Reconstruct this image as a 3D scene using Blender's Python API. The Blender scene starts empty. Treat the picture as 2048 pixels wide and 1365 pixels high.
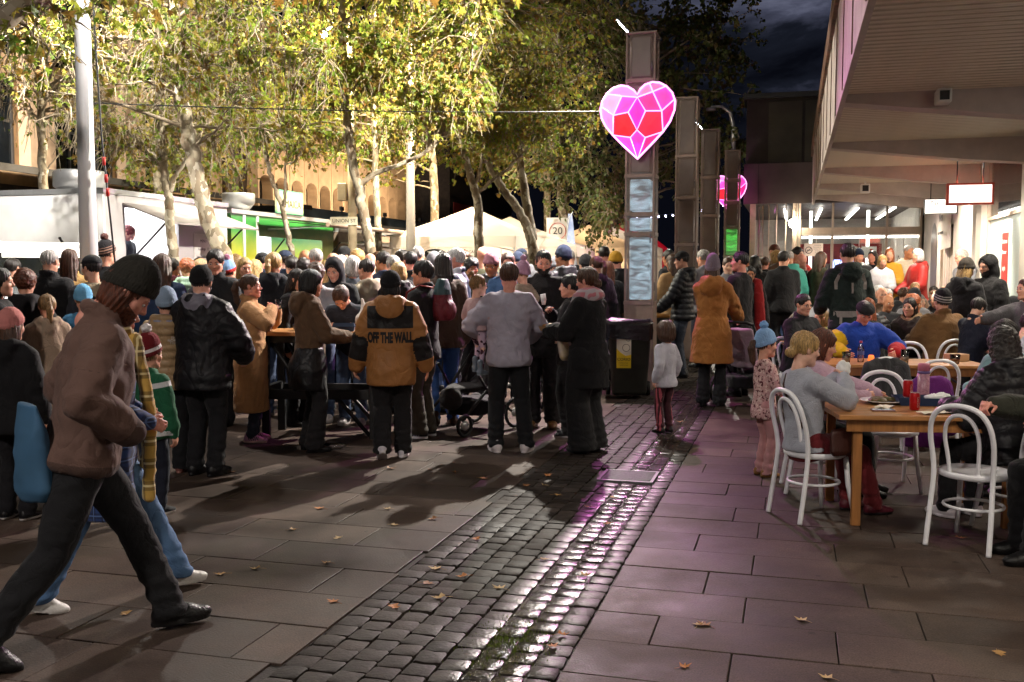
import bpy,bmesh,math,random
import numpy as np
from mathutils import Vector,Matrix
sc=bpy.context.scene
rng=random.Random(7)
NR=np.random.RandomState(11)
COL=sc.collection
R=math.radians
CAM_H=1.68
PITCH=3.94
FPX=2048*35.0/36.0
cam_d=bpy.data.cameras.new('camera')
cam_d.lens=35.0
cam_d.sensor_width=36.0
cam_d.clip_end=2000.0
cam_d.clip_start=0.05
cam=bpy.data.objects.new('camera',cam_d)
COL.objects.link(cam)
cam.location=(0,0,CAM_H)
cam.rotation_euler=(R(90-PITCH),0,0)
sc.camera=cam
world=bpy.data.worlds.new('World')
sc.world=world
world.use_nodes=True
wn=world.node_tree
wn.nodes.clear()
def wnode(t,**kw):
 n=wn.nodes.new(t)
 for k,v in kw.items():
  setattr(n,k,v)
 return n
w_out=wnode('ShaderNodeOutputWorld')
w_bg=wnode('ShaderNodeBackground')
w_co=wnode('ShaderNodeTexCoord')
w_map=wnode('ShaderNodeMapping')
w_map.inputs['Scale'].default_value=(1.0,1.0,2.6)
w_no=wnode('ShaderNodeTexNoise')
w_no.inputs['Scale'].default_value=5.2
w_no.inputs['Detail'].default_value=7
w_no.inputs['Roughness'].default_value=0.6
w_no.inputs['Distortion'].default_value=0.35
w_ra=wnode('ShaderNodeValToRGB')
e=w_ra.color_ramp.elements
e[0].position=0.45; e[0].color=(0.0012,0.0014,0.0026,1)
e[1].position=0.80; e[1].color=(0.085,0.09,0.13,1)
m_=w_ra.color_ramp.elements.new(0.56); m_.color=(0.004,0.0048,0.008,1)
m_=w_ra.color_ramp.elements.new(0.66); m_.color=(0.025,0.027,0.043,1)
wn.links.new(w_co.outputs['Generated'],w_map.inputs['Vector'])
wn.links.new(w_map.outputs['Vector'],w_no.inputs['Vector'])
w_dot=wnode('ShaderNodeVectorMath',operation='DOT_PRODUCT')
w_dot.inputs[1].default_value=(0.266,0.915,0.302)
wn.links.new(w_co.outputs['Generated'],w_dot.inputs[0])
w_mr=wnode('ShaderNodeMapRange')
w_mr.inputs['From Min'].default_value=0.965; w_mr.inputs['From Max'].default_value=1.0
w_mr.inputs['To Min'].default_value=-0.30; w_mr.inputs['To Max'].default_value=0.14
wn.links.new(w_dot.outputs['Value'],w_mr.inputs['Value'])
w_ad=wnode('ShaderNodeMath',operation='ADD')
wn.links.new(w_no.outputs['Fac'],w_ad.inputs[0]); wn.links.new(w_mr.outputs['Result'],w_ad.inputs[1])
wn.links.new(w_ad.outputs[0],w_ra.inputs['Fac'])
wn.links.new(w_ra.outputs['Color'],w_bg.inputs['Color'])
wn.links.new(w_bg.outputs['Background'],w_out.inputs['Surface'])
w_bg.inputs['Strength'].default_value=0.95
sun_d=bpy.data.lights.new('moon','SUN')
sun_d.energy=0.03
sun_d.angle=R(12)
sun_d.color=(0.85,0.88,1.0)
sun=bpy.data.objects.new('moon',sun_d)
COL.objects.link(sun)
sun.rotation_euler=(R(35),R(-25),0)
vs=sc.view_settings
vs.view_transform='Standard'
vs.look='None'
vs.gamma=1.0
vs.exposure=1.15
vs.use_curve_mapping=False
cy=sc.cycles
cy.use_denoising=True
try:
 cy.denoiser='OPENIMAGEDENOISE'
except Exception:
 pass
cy.max_bounces=5
cy.diffuse_bounces=3
cy.glossy_bounces=3
cy.transmission_bounces=4
cy.transparent_max_bounces=12
cy.sample_clamp_indirect=4.0
cy.sample_clamp_direct=30.0
cy.caustics_reflective=False
cy.caustics_refractive=False
cy.use_adaptive_sampling=True
cy.adaptive_threshold=0.012
cy.use_light_tree=True
TH=math.atan(561/1991)
CT,ST=math.cos(TH),math.sin(TH)
def st(u,v,z=0.0):
 """street frame: u to the right of the paving strip's direction, v along the street"""
 return Vector((u*CT+v*ST,-u*ST+v*CT,z))
def inv_st(p):
 return (p[0]*CT-p[1]*ST,p[0]*ST+p[1]*CT)
_cp,_sp=math.cos(R(PITCH)),math.sin(R(PITCH))
def ray(px,py):
 a=(px-1024)/FPX
 b=(682.5-py)/FPX
 return Vector((a,_cp+b*_sp,-_sp+b*_cp))
def gp(px,py,z=0.0):
 d=ray(px,py)
 t=(z-CAM_H)/d.z
 return Vector((d.x*t,d.y*t,z))
def at(px,py,Y):
 d=ray(px,py)
 t=Y/d.y
 return Vector((d.x*t,Y,CAM_H+d.z*t))
MATS={}
def new_mat(name):
 m=bpy.data.materials.new(name)
 m.use_nodes=True
 nt=m.node_tree
 return m,nt,nt.nodes['Principled BSDF'],nt.nodes['Material Output']
def L(nt,a,b):
 nt.links.new(a,b)
def c4(c):
 return (c[0],c[1],c[2],1.0)
def hx(s):
 """sRGB hex -> linear"""
 v=[int(s[i:i+2],16)/255 for i in (0,2,4)]
 return tuple(x/12.92 if x <= 0.04045 else ((x+0.055)/1.055) ** 2.4 for x in v)
def surf(name,col,rough=0.6,metal=0.0,var=0.2,scale=6.0,bump=0.0,bscale=80.0,spec=0.5,col2=None,stretch=None,rvar=0.0,dist=0.0):
 """painted, metal, wood or stone surface with procedural variation"""
 if name in MATS:
  return MATS[name]
 m,nt,b,o=new_mat(name)
 tc=nt.nodes.new('ShaderNodeTexCoord')
 vec=tc.outputs['Object']
 if stretch:
  mp=nt.nodes.new('ShaderNodeMapping')
  mp.inputs['Scale'].default_value=stretch
  L(nt,vec,mp.inputs['Vector']); vec=mp.outputs['Vector']
 no=nt.nodes.new('ShaderNodeTexNoise')
 no.inputs['Scale'].default_value=scale
 no.inputs['Detail'].default_value=6
 no.inputs['Roughness'].default_value=0.6
 no.inputs['Distortion'].default_value=dist
 L(nt,vec,no.inputs['Vector'])
 ra=nt.nodes.new('ShaderNodeValToRGB')
 c2=col2 if col2 else tuple(max(0,x*(1-var*1.6)) for x in col)
 c1=col if col2 else tuple(min(1,x*(1+var)) for x in col)
 ra.color_ramp.elements[0].position=0.3; ra.color_ramp.elements[0].color=c4(c2)
 ra.color_ramp.elements[1].position=0.7; ra.color_ramp.elements[1].color=c4(c1)
 L(nt,no.outputs['Fac'],ra.inputs['Fac'])
 L(nt,ra.outputs['Color'],b.inputs['Base Color'])
 b.inputs['Roughness'].default_value=rough
 b.inputs['Metallic'].default_value=metal
 b.inputs['Specular IOR Level'].default_value=spec
 if rvar:
  mr=nt.nodes.new('ShaderNodeMapRange')
  mr.inputs['To Min'].default_value=max(0.03,rough-rvar)
  mr.inputs['To Max'].default_value=min(1,rough+rvar)
  L(nt,no.outputs['Fac'],mr.inputs['Value']); L(nt,mr.outputs['Result'],b.inputs['Roughness'])
 if bump:
  n2=nt.nodes.new('ShaderNodeTexNoise')
  n2.inputs['Scale'].default_value=bscale
  n2.inputs['Detail'].default_value=4
  L(nt,vec,n2.inputs['Vector'])
  bp=nt.nodes.new('ShaderNodeBump')
  bp.inputs['Strength'].default_value=bump
  bp.inputs['Distance'].default_value=0.01
  L(nt,n2.outputs['Fac'],bp.inputs['Height'])
  L(nt,bp.outputs['Normal'],b.inputs['Normal'])
 MATS[name]=m
 return m
def emit(name,col,strength):
 if name in MATS:
  return MATS[name]
 m,nt,b,o=new_mat(name)
 b.inputs['Base Color'].default_value=c4(tuple(min(1,x)*0.8 for x in col))
 b.inputs['Emission Color'].default_value=c4(col)
 b.inputs['Emission Strength'].default_value=strength
 b.inputs['Roughness'].default_value=0.4
 MATS[name]=m
 return m
def glass(name,tint=(0.9,0.95,0.95),alpha=0.25,rough=0.03):
 if name in MATS:
  return MATS[name]
 m,nt,b,o=new_mat(name)
 nt.nodes.remove(b)
 tr=nt.nodes.new('ShaderNodeBsdfTransparent'); tr.inputs['Color'].default_value=c4(tint)
 gl=nt.nodes.new('ShaderNodeBsdfGlossy'); gl.inputs['Roughness'].default_value=rough
 mx=nt.nodes.new('ShaderNodeMixShader')
 fr=nt.nodes.new('ShaderNodeFresnel'); fr.inputs['IOR'].default_value=1.5
 ad=nt.nodes.new('ShaderNodeMath'); ad.operation='ADD'; ad.inputs[1].default_value=alpha*0.3
 L(nt,fr.outputs['Fac'],ad.inputs[0]); L(nt,ad.outputs[0],mx.inputs['Fac'])
 L(nt,tr.outputs[0],mx.inputs[1]); L(nt,gl.outputs[0],mx.inputs[2])
 L(nt,mx.outputs[0],o.inputs['Surface'])
 MATS[name]=m
 return m
def fabric(col,kind='cloth',col2=None,col3=None):
 """cloth; where a mesh carries 'mask' (and 'mask2') the second and third colour show"""
 key='cloth_%s_%s_%s_%s' % (kind,tuple(round(x,3) for x in col),col2 and tuple(round(x,3) for x in col2),col3 and tuple(round(x,3) for x in col3))
 if key in MATS:
  return MATS[key]
 m,nt,b,o=new_mat('fabric')
 tc=nt.nodes.new('ShaderNodeTexCoord')
 no=nt.nodes.new('ShaderNodeTexNoise'); no.inputs['Scale'].default_value=9; no.inputs['Detail'].default_value=6
 no.inputs['Roughness'].default_value=0.65
 L(nt,tc.outputs['Object'],no.inputs['Vector'])
 mr=nt.nodes.new('ShaderNodeMapRange')
 mr.inputs['From Min'].default_value=0.3; mr.inputs['From Max'].default_value=0.7
 mr.inputs['To Min'].default_value=0.88; mr.inputs['To Max'].default_value=1.08
 L(nt,no.outputs['Fac'],mr.inputs['Value'])
 base=nt.nodes.new('ShaderNodeRGB'); base.outputs[0].default_value=c4(col)
 cur=base.outputs[0]
 for attr,cc in (('mask',col2),('mask2',col3)):
  if cc is None:
   continue
  a=nt.nodes.new('ShaderNodeAttribute'); a.attribute_name=attr
  gt=nt.nodes.new('ShaderNodeMath'); gt.operation='GREATER_THAN'; gt.inputs[1].default_value=0.0
  L(nt,a.outputs['Fac'],gt.inputs[0])
  mx=nt.nodes.new('ShaderNodeMix'); mx.data_type='RGBA'
  L(nt,gt.outputs[0],mx.inputs['Factor']); L(nt,cur,mx.inputs['A']); mx.inputs['B'].default_value=c4(cc)
  cur=mx.outputs['Result']
 mul=nt.nodes.new('ShaderNodeVectorMath'); mul.operation='SCALE'
 L(nt,cur,mul.inputs[0]); L(nt,mr.outputs['Result'],mul.inputs['Scale'])
 L(nt,mul.outputs['Vector'],b.inputs['Base Color'])
 rough={'cloth': 0.85,'puffer': 0.48,'denim': 0.8,'wool': 0.95,'leather': 0.4,'nylon': 0.55}.get(kind,0.85)
 b.inputs['Roughness'].default_value=rough
 b.inputs['Specular IOR Level'].default_value=0.3
 if kind in ('wool','cloth'):
  b.inputs['Sheen Weight'].default_value=0.06
  b.inputs['Sheen Roughness'].default_value=0.5
 n2=nt.nodes.new('ShaderNodeTexNoise')
 n2.inputs['Scale'].default_value={'wool': 120,'denim': 260,'puffer': 38,'leather': 90,'nylon': 45}.get(kind,190)
 n2.inputs['Detail'].default_value=5
 L(nt,tc.outputs['Object'],n2.inputs['Vector'])
 bp=nt.nodes.new('ShaderNodeBump')
 bp.inputs['Strength'].default_value={'wool': 0.8,'puffer': 0.35,'nylon': 0.35}.get(kind,0.45)
 bp.inputs['Distance'].default_value=0.006
 L(nt,n2.outputs['Fac'],bp.inputs['Height'])
 n3=nt.nodes.new('ShaderNodeTexNoise'); n3.inputs['Scale'].default_value=7.5; n3.inputs['Detail'].default_value=2.5; n3.inputs['Distortion'].default_value=0.9
 mp=nt.nodes.new('ShaderNodeMapping'); mp.inputs['Scale'].default_value=(1.0,1.0,0.75); mp.inputs['Rotation'].default_value=(0.5,0.35,0.0)
 L(nt,tc.outputs['Object'],mp.inputs['Vector']); L(nt,mp.outputs['Vector'],n3.inputs['Vector'])
 s1=nt.nodes.new('ShaderNodeMath'); s1.operation='SUBTRACT'; s1.inputs[1].default_value=0.5; L(nt,n3.outputs['Fac'],s1.inputs[0])
 s2=nt.nodes.new('ShaderNodeMath'); s2.operation='ABSOLUTE'; L(nt,s1.outputs[0],s2.inputs[0])
 s3=nt.nodes.new('ShaderNodeMath'); s3.operation='POWER'; s3.inputs[1].default_value=0.6; L(nt,s2.outputs[0],s3.inputs[0])
 b2=nt.nodes.new('ShaderNodeBump'); b2.inputs['Strength'].default_value={'wool': 0.35,'leather': 0.2}.get(kind,0.38); b2.inputs['Distance'].default_value=0.035
 L(nt,s3.outputs[0],b2.inputs['Height']); L(nt,bp.outputs['Normal'],b2.inputs['Normal']); L(nt,b2.outputs['Normal'],b.inputs['Normal'])
 MATS[key]=m
 return m
def skin_mat(col):
 key='skin_%s' % (tuple(round(x,3) for x in col),)
 if key in MATS:
  return MATS[key]
 m,nt,b,o=new_mat('skin')
 tc=nt.nodes.new('ShaderNodeTexCoord')
 no=nt.nodes.new('ShaderNodeTexNoise'); no.inputs['Scale'].default_value=22; no.inputs['Detail'].default_value=4
 L(nt,tc.outputs['Object'],no.inputs['Vector'])
 ra=nt.nodes.new('ShaderNodeValToRGB')
 ra.color_ramp.elements[0].position=0.3
 ra.color_ramp.elements[0].color=c4((col[0]*0.86,col[1]*0.76,col[2]*0.74))
 ra.color_ramp.elements[1].position=0.7
 ra.color_ramp.elements[1].color=c4((min(1,col[0]*1.08),col[1]*1.06,col[2]*1.05))
 L(nt,no.outputs['Fac'],ra.inputs['Fac'])
 a=nt.nodes.new('ShaderNodeAttribute'); a.attribute_name='lip'
 mx=nt.nodes.new('ShaderNodeMix'); mx.data_type='RGBA'
 L(nt,a.outputs['Fac'],mx.inputs['Factor']); L(nt,ra.outputs['Color'],mx.inputs['A'])
 mx.inputs['B'].default_value=c4((col[0]*0.72,col[1]*0.38,col[2]*0.38))
 L(nt,mx.outputs['Result'],b.inputs['Base Color'])
 b.inputs['Roughness'].default_value=0.5
 b.inputs['Specular IOR Level'].default_value=0.35
 b.inputs['Subsurface Weight'].default_value=0.12
 b.inputs['Subsurface Radius'].default_value=(0.012,0.005,0.003)
 MATS[key]=m
 return m
def hair_mat(col,curly=False):
 key='hair_%s_%d' % (tuple(round(x,3) for x in col),curly)
 if key in MATS:
  return MATS[key]
 m,nt,b,o=new_mat('hair')
 tc=nt.nodes.new('ShaderNodeTexCoord')
 mp=nt.nodes.new('ShaderNodeMapping')
 mp.inputs['Scale'].default_value=(1,1,1) if curly else (1,1,0.1)
 L(nt,tc.outputs['Object'],mp.inputs['Vector'])
 no=nt.nodes.new('ShaderNodeTexNoise'); no.inputs['Scale'].default_value=70 if curly else 150
 no.inputs['Detail'].default_value=5; no.inputs['Roughness'].default_value=0.7
 L(nt,mp.outputs['Vector'],no.inputs['Vector'])
 ra=nt.nodes.new('ShaderNodeValToRGB')
 ra.color_ramp.elements[0].position=0.35; ra.color_ramp.elements[0].color=c4(tuple(x*0.18 for x in col))
 ra.color_ramp.elements[1].position=0.68; ra.color_ramp.elements[1].color=c4(tuple(min(1,x*1.75) for x in col))
 L(nt,no.outputs['Fac'],ra.inputs['Fac']); L(nt,ra.outputs['Color'],b.inputs['Base Color'])
 b.inputs['Roughness'].default_value=0.42
 b.inputs['Specular IOR Level'].default_value=0.5
 bp=nt.nodes.new('ShaderNodeBump'); bp.inputs['Strength'].default_value=0.9; bp.inputs['Distance'].default_value=0.008
 L(nt,no.outputs['Fac'],bp.inputs['Height']); L(nt,bp.outputs['Normal'],b.inputs['Normal'])
 MATS[key]=m
 return m
def link(name,mesh,parent=None,mat=None,loc=None,rotz=None):
 o=bpy.data.objects.new(name,mesh)
 COL.objects.link(o)
 if parent is not None:
  o.parent=parent
 if mat is not None and mesh is not None:
  if len(mesh.materials) == 0:
   mesh.materials.append(mat)
  elif mesh.materials[0] is not mat:
   o.material_slots[0].link='OBJECT'
   o.material_slots[0].material=mat
 if loc is not None:
  o.location=loc
 if rotz is not None:
  o.rotation_euler=(0,0,rotz)
 return o
def tag(o,label=None,cat=None,group=None,kind=None):
 if label: o['label']=label
 if cat: o['category']=cat
 if group: o['group']=group
 if kind: o['kind']=kind
 return o
def thing(name,label,cat,loc=(0,0,0),rotz=0.0,group=None):
 o=bpy.data.objects.new(name,None)
 o.empty_display_size=0.1
 COL.objects.link(o)
 o.location=loc
 o.rotation_euler=(0,0,rotz)
 return tag(o,label,cat,group)
class MB:
 """collects boxes, tubes and lofts into one mesh"""
 def __init__(s):
  s.v=[]; s.f=[]; s.smooth=[]
 def add(s,vs_,fs_,smooth=False):
  n=len(s.v)
  s.v.extend([tuple(p) for p in vs_])
  for f in fs_:
   s.f.append(tuple(i+n for i in f)); s.smooth.append(smooth)
  return s
 def box(s,lo,hi,fr=None):
  x0,y0,z0=lo; x1,y1,z1=hi
  vs_=[(x0,y0,z0),(x1,y0,z0),(x1,y1,z0),(x0,y1,z0),(x0,y0,z1),(x1,y0,z1),(x1,y1,z1),(x0,y1,z1)]
  if fr: vs_=[fr(*p) for p in vs_]
  return s.add(vs_,[(0,3,2,1),(4,5,6,7),(0,1,5,4),(1,2,6,5),(2,3,7,6),(3,0,4,7)])
 def bbox(s,lo,hi,bv=0.01,fr=None):
  """box with bevelled edges"""
  bm=bmesh.new(); bmesh.ops.create_cube(bm,size=1.0)
  for v in bm.verts:
   v.co=Vector((lo[i]+(v.co[i]+0.5)*(hi[i]-lo[i]) for i in range(3)))
  bmesh.ops.bevel(bm,geom=bm.edges[:],offset=bv,segments=2,affect='EDGES',profile=0.5)
  bm.verts.index_update()
  s.add([fr(*v.co) if fr else v.co for v in bm.verts],[[v.index for v in f.verts] for f in bm.faces])
  bm.free(); return s
 def tube(s,pts,r,n=8,closed=False,cap=True,flat=1.0,fr=None):
  pts=[Vector(p) for p in pts]
  N=len(pts)
  rr=r if isinstance(r,(list,tuple)) else [r]*N
  prev=None; rings=[]
  for i,p in enumerate(pts):
   if closed:
    t=pts[(i+1) % N]-pts[i-1]
   else:
    t=pts[min(i+1,N-1)]-pts[max(i-1,0)]
   t.normalize()
   if prev is None:
    a=Vector((0,0,1)) if abs(t.z)<0.9 else Vector((1,0,0))
    x=a.cross(t).normalized()
   else:
    x=(prev-t*prev.dot(t)).normalized()
   prev=x
   y=t.cross(x)
   rings.append([p+x*(rr[i]*math.cos(2*math.pi*k/n))+y*(rr[i]*flat*math.sin(2*math.pi*k/n)) for k in range(n)])
  vs_=[q for ring in rings for q in ring]
  if fr: vs_=[fr(*q) for q in vs_]
  fs_=[]
  for i in range(N if closed else N-1):
   j=(i+1) % N
   for k in range(n):
    k2=(k+1) % n
    fs_.append((i*n+k,i*n+k2,j*n+k2,j*n+k))
  s.add(vs_,fs_,True)
  if cap and not closed:
   b=len(s.v)-len(vs_)
   s.f.append(tuple(b+k for k in reversed(range(n)))); s.smooth.append(False)
   s.f.append(tuple(b+(N-1)*n+k for k in range(n))); s.smooth.append(False)
  return s
 def lathe(s,prof,n=20,c=(0,0,0)):
  vs_=[]; fs_=[]
  for (r,z) in prof:
   for k in range(n):
    a=2*math.pi*k/n
    vs_.append((c[0]+r*math.cos(a),c[1]+r*math.sin(a),c[2]+z))
  for i in range(len(prof)-1):
   for k in range(n):
    k2=(k+1) % n
    fs_.append((i*n+k,i*n+k2,(i+1)*n+k2,(i+1)*n+k))
  return s.add(vs_,fs_,True)
 def prism(s,poly,y0,y1,fr=None):
  """polygon in xz pushed from y0 to y1"""
  n=len(poly)
  vs_=[(x,y0,z) for x,z in poly]+[(x,y1,z) for x,z in poly]
  if fr: vs_=[fr(*p) for p in vs_]
  fs_=[tuple(range(n)),tuple(reversed(range(n,2*n)))]
  for k in range(n):
   k2=(k+1) % n
   fs_.append((k2,k,n+k,n+k2))
  return s.add(vs_,fs_)
 def mesh(s,name):
  me=bpy.data.meshes.new(name)
  me.from_pydata(s.v,[],s.f)
  if s.f:
   me.polygons.foreach_set('use_smooth',s.smooth)
  me.update()
  return me
 def build(s,name,mat,parent=None,loc=None,rotz=None):
  return link(name,s.mesh(name),parent,mat,loc,rotz)
def np_mesh(name,V,F,smooth=True):
 """V (n,3), F (m,k) -> mesh, quickly"""
 me=bpy.data.meshes.new(name)
 F=np.asarray(F,dtype=np.int32)
 me.vertices.add(len(V)); me.vertices.foreach_set('co',np.asarray(V,dtype=np.float32).ravel())
 k=F.shape[1] if len(F) else 4
 me.loops.add(F.size); me.loops.foreach_set('vertex_index',F.ravel())
 me.polygons.add(len(F))
 me.polygons.foreach_set('loop_start',np.arange(0,F.size,k,dtype=np.int32))
 me.polygons.foreach_set('use_smooth',np.full(len(F),smooth,dtype=bool))
 me.update(calc_edges=True)
 return me
def set_attr(me,name,arr):
 a=me.attributes.new(name,'FLOAT','POINT')
 a.data.foreach_set('value',np.asarray(arr,dtype=np.float32))
_TXT={}
def text_geo(body,size=0.1,extrude=0.002,align='CENTER',spacing=1.0,bold=0.0):
 """lettering as vertices and faces (x right, y up)"""
 key=(body,size,extrude,align,spacing,bold)
 if key in _TXT:
  return _TXT[key]
 cu=bpy.data.curves.new('lettering','FONT')
 cu.body=body; cu.size=size; cu.extrude=extrude; cu.align_x=align; cu.align_y='CENTER'
 cu.space_character=spacing; cu.resolution_u=3; cu.offset=bold
 ob=bpy.data.objects.new('lettering',cu)
 COL.objects.link(ob)
 dg=bpy.context.evaluated_depsgraph_get()
 me=bpy.data.meshes.new_from_object(ob.evaluated_get(dg))
 V=np.array([v.co[:] for v in me.vertices]); F=[tuple(p.vertices) for p in me.polygons]
 bpy.data.objects.remove(ob); bpy.data.curves.remove(cu); bpy.data.meshes.remove(me)
 _TXT[key]=(V,F)
 return V,F
def lettering(body,size,origin,right,up,mat,parent=None,extrude=0.002,align='CENTER',name='lettering',spacing=1.0):
 V,F=text_geo(body,size,extrude,align,spacing)
 right=Vector(right).normalized(); up=Vector(up).normalized(); nrm=right.cross(up); o=Vector(origin)
 mb=MB(); mb.add([o+right*p[0]+up*p[1]+nrm*p[2] for p in V],F)
 return mb.build(name,mat,parent)
_PERM=np.random.RandomState(3).permutation(512).astype(np.int32)
_GR=np.random.RandomState(5).normal(size=(512,3)); _GR /= np.linalg.norm(_GR,axis=1)[:,None]; _GR=_GR.astype(np.float32)
def noise3(P):
 P=np.asarray(P,dtype=np.float32)
 fl_=np.floor(P); i=fl_.astype(np.int32); f=P-fl_
 u=f*f*f*(f*(f*6-15)+10)
 def g(dx,dy,dz):
  h=_PERM[(_PERM[(_PERM[(i[:,0]+dx) & 511]+i[:,1]+dy) & 511]+i[:,2]+dz) & 511]
  v=_GR[h]
  return v[:,0]*(f[:,0]-dx)+v[:,1]*(f[:,1]-dy)+v[:,2]*(f[:,2]-dz)
 x00=g(0,0,0)*(1-u[:,0])+g(1,0,0)*u[:,0]
 x10=g(0,1,0)*(1-u[:,0])+g(1,1,0)*u[:,0]
 x01=g(0,0,1)*(1-u[:,0])+g(1,0,1)*u[:,0]
 x11=g(0,1,1)*(1-u[:,0])+g(1,1,1)*u[:,0]
 y0=x00*(1-u[:,1])+x10*u[:,1]
 y1=x01*(1-u[:,1])+x11*u[:,1]
 return y0*(1-u[:,2])+y1*u[:,2]
# ================================================================== paving
def world_u(nt):
 """node value: position across the street (metres), and the position itself"""
 g=nt.nodes.new('ShaderNodeNewGeometry')
 dt=nt.nodes.new('ShaderNodeVectorMath'); dt.operation='DOT_PRODUCT'
 dt.inputs[1].default_value=(CT,-ST,0)
 L(nt,g.outputs['Position'],dt.inputs[0])
 return dt.outputs['Value'],g.outputs['Position']
def stone_mat(name,col,col2,rough,wet=False,rnd=0.35):
 m,nt,b,o=new_mat(name)
 u,pos=world_u(nt)
 oi=nt.nodes.new('ShaderNodeObjectInfo')
 n1=nt.nodes.new('ShaderNodeTexNoise'); n1.inputs['Scale'].default_value=1.3; n1.inputs['Detail'].default_value=8; n1.inputs['Roughness'].default_value=0.7
 L(nt,pos,n1.inputs['Vector'])
 n2=nt.nodes.new('ShaderNodeTexNoise'); n2.inputs['Scale'].default_value=130; n2.inputs['Detail'].default_value=3
 L(nt,pos,n2.inputs['Vector'])
 mx=nt.nodes.new('ShaderNodeMix'); mx.data_type='RGBA'
 mx.inputs['A'].default_value=c4(col2); mx.inputs['B'].default_value=c4(col)
 rr=nt.nodes.new('ShaderNodeMapRange'); rr.inputs['From Min'].default_value=0.35; rr.inputs['From Max'].default_value=0.65
 L(nt,n1.outputs['Fac'],rr.inputs['Value']); L(nt,rr.outputs['Result'],mx.inputs['Factor'])
 k=nt.nodes.new('ShaderNodeMapRange'); k.inputs['To Min'].default_value=1-rnd; k.inputs['To Max'].default_value=1+rnd
 L(nt,oi.outputs['Random'],k.inputs['Value'])
 k2=nt.nodes.new('ShaderNodeMapRange'); k2.inputs['From Min'].default_value=0.25; k2.inputs['From Max'].default_value=0.75
 k2.inputs['To Min'].default_value=0.55; k2.inputs['To Max'].default_value=1.45
 L(nt,n2.outputs['Fac'],k2.inputs['Value'])
 mm=nt.nodes.new('ShaderNodeMath'); mm.operation='MULTIPLY'
 L(nt,k.outputs['Result'],mm.inputs[0]); L(nt,k2.outputs['Result'],mm.inputs[1])
 sl=nt.nodes.new('ShaderNodeVectorMath'); sl.operation='SCALE'
 L(nt,mx.outputs['Result'],sl.inputs[0]); L(nt,mm.outputs[0],sl.inputs['Scale'])
 vo=nt.nodes.new('ShaderNodeTexVoronoi'); vo.inputs['Scale'].default_value=3.1
 L(nt,pos,vo.inputs['Vector'])
 gm_=nt.nodes.new('ShaderNodeMapRange'); gm_.inputs['From Min'].default_value=0.055; gm_.inputs['From Max'].default_value=0.075
 gm_.inputs['To Min'].default_value=0.55; gm_.inputs['To Max'].default_value=1.0
 L(nt,vo.outputs['Distance'],gm_.inputs['Value'])
 n4=nt.nodes.new('ShaderNodeTexNoise'); n4.inputs['Scale'].default_value=0.55; n4.inputs['Detail'].default_value=9; n4.inputs['Roughness'].default_value=0.75
 L(nt,pos,n4.inputs['Vector'])
 st_=nt.nodes.new('ShaderNodeMapRange'); st_.inputs['From Min'].default_value=0.38; st_.inputs['From Max'].default_value=0.60
 st_.inputs['To Min'].default_value=0.62; st_.inputs['To Max'].default_value=1.12
 L(nt,n4.outputs['Fac'],st_.inputs['Value'])
 m3=nt.nodes.new('ShaderNodeMath'); m3.operation='MULTIPLY'
 L(nt,gm_.outputs['Result'],m3.inputs[0]); L(nt,st_.outputs['Result'],m3.inputs[1])
 s5=nt.nodes.new('ShaderNodeVectorMath'); s5.operation='SCALE'
 L(nt,sl.outputs['Vector'],s5.inputs[0]); L(nt,m3.outputs[0],s5.inputs['Scale'])
 L(nt,s5.outputs['Vector'],b.inputs['Base Color'])
 rg=nt.nodes.new('ShaderNodeMapRange'); rg.inputs['From Min'].default_value=0.3; rg.inputs['From Max'].default_value=0.7
 rg.inputs['To Min'].default_value=max(0.08,rough-0.2); rg.inputs['To Max'].default_value=rough+0.12
 L(nt,n1.outputs['Fac'],rg.inputs['Value'])
 rough_out=rg.outputs['Result']
 if wet:
  ab=nt.nodes.new('ShaderNodeMath'); ab.operation='SUBTRACT'; ab.inputs[1].default_value=-1.18
  L(nt,u,ab.inputs[0])
  a2=nt.nodes.new('ShaderNodeMath'); a2.operation='ABSOLUTE'; L(nt,ab.outputs[0],a2.inputs[0])
  wr=nt.nodes.new('ShaderNodeMapRange'); wr.inputs['From Min'].default_value=0.07; wr.inputs['From Max'].default_value=0.26
  wr.inputs['To Min'].default_value=0.34; wr.inputs['To Max'].default_value=1.0
  L(nt,a2.outputs[0],wr.inputs['Value'])
  mu=nt.nodes.new('ShaderNodeMath'); mu.operation='MULTIPLY'
  L(nt,rough_out,mu.inputs[0]); L(nt,wr.outputs['Result'],mu.inputs[1]); rough_out=mu.outputs[0]
 L(nt,rough_out,b.inputs['Roughness'])
 b.inputs['Specular IOR Level'].default_value=0.14
 if wet:
  ws=nt.nodes.new('ShaderNodeMapRange'); ws.inputs['From Min'].default_value=0.07; ws.inputs['From Max'].default_value=0.26
  ws.inputs['To Min'].default_value=0.34; ws.inputs['To Max'].default_value=0.12
  L(nt,a2.outputs[0],ws.inputs['Value']); L(nt,ws.outputs['Result'],b.inputs['Specular IOR Level'])
 bp=nt.nodes.new('ShaderNodeBump'); bp.inputs['Strength'].default_value=0.55 if wet else 0.3; bp.inputs['Distance'].default_value=0.006
 n3=nt.nodes.new('ShaderNodeTexNoise'); n3.inputs['Scale'].default_value=45 if wet else 90; n3.inputs['Detail'].default_value=5
 L(nt,pos,n3.inputs['Vector'])
 L(nt,n3.outputs['Fac'],bp.inputs['Height']); L(nt,bp.outputs['Normal'],b.inputs['Normal'])
 MATS[name]=m
 return m
M_PAVER=stone_mat('bluestone_paver',hx('564840'),hx('3a302b'),0.60,rnd=0.24)
M_COBBLE=stone_mat('granite_sett',hx('423a36'),hx('28231f'),0.62,wet=True,rnd=0.35)
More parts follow.
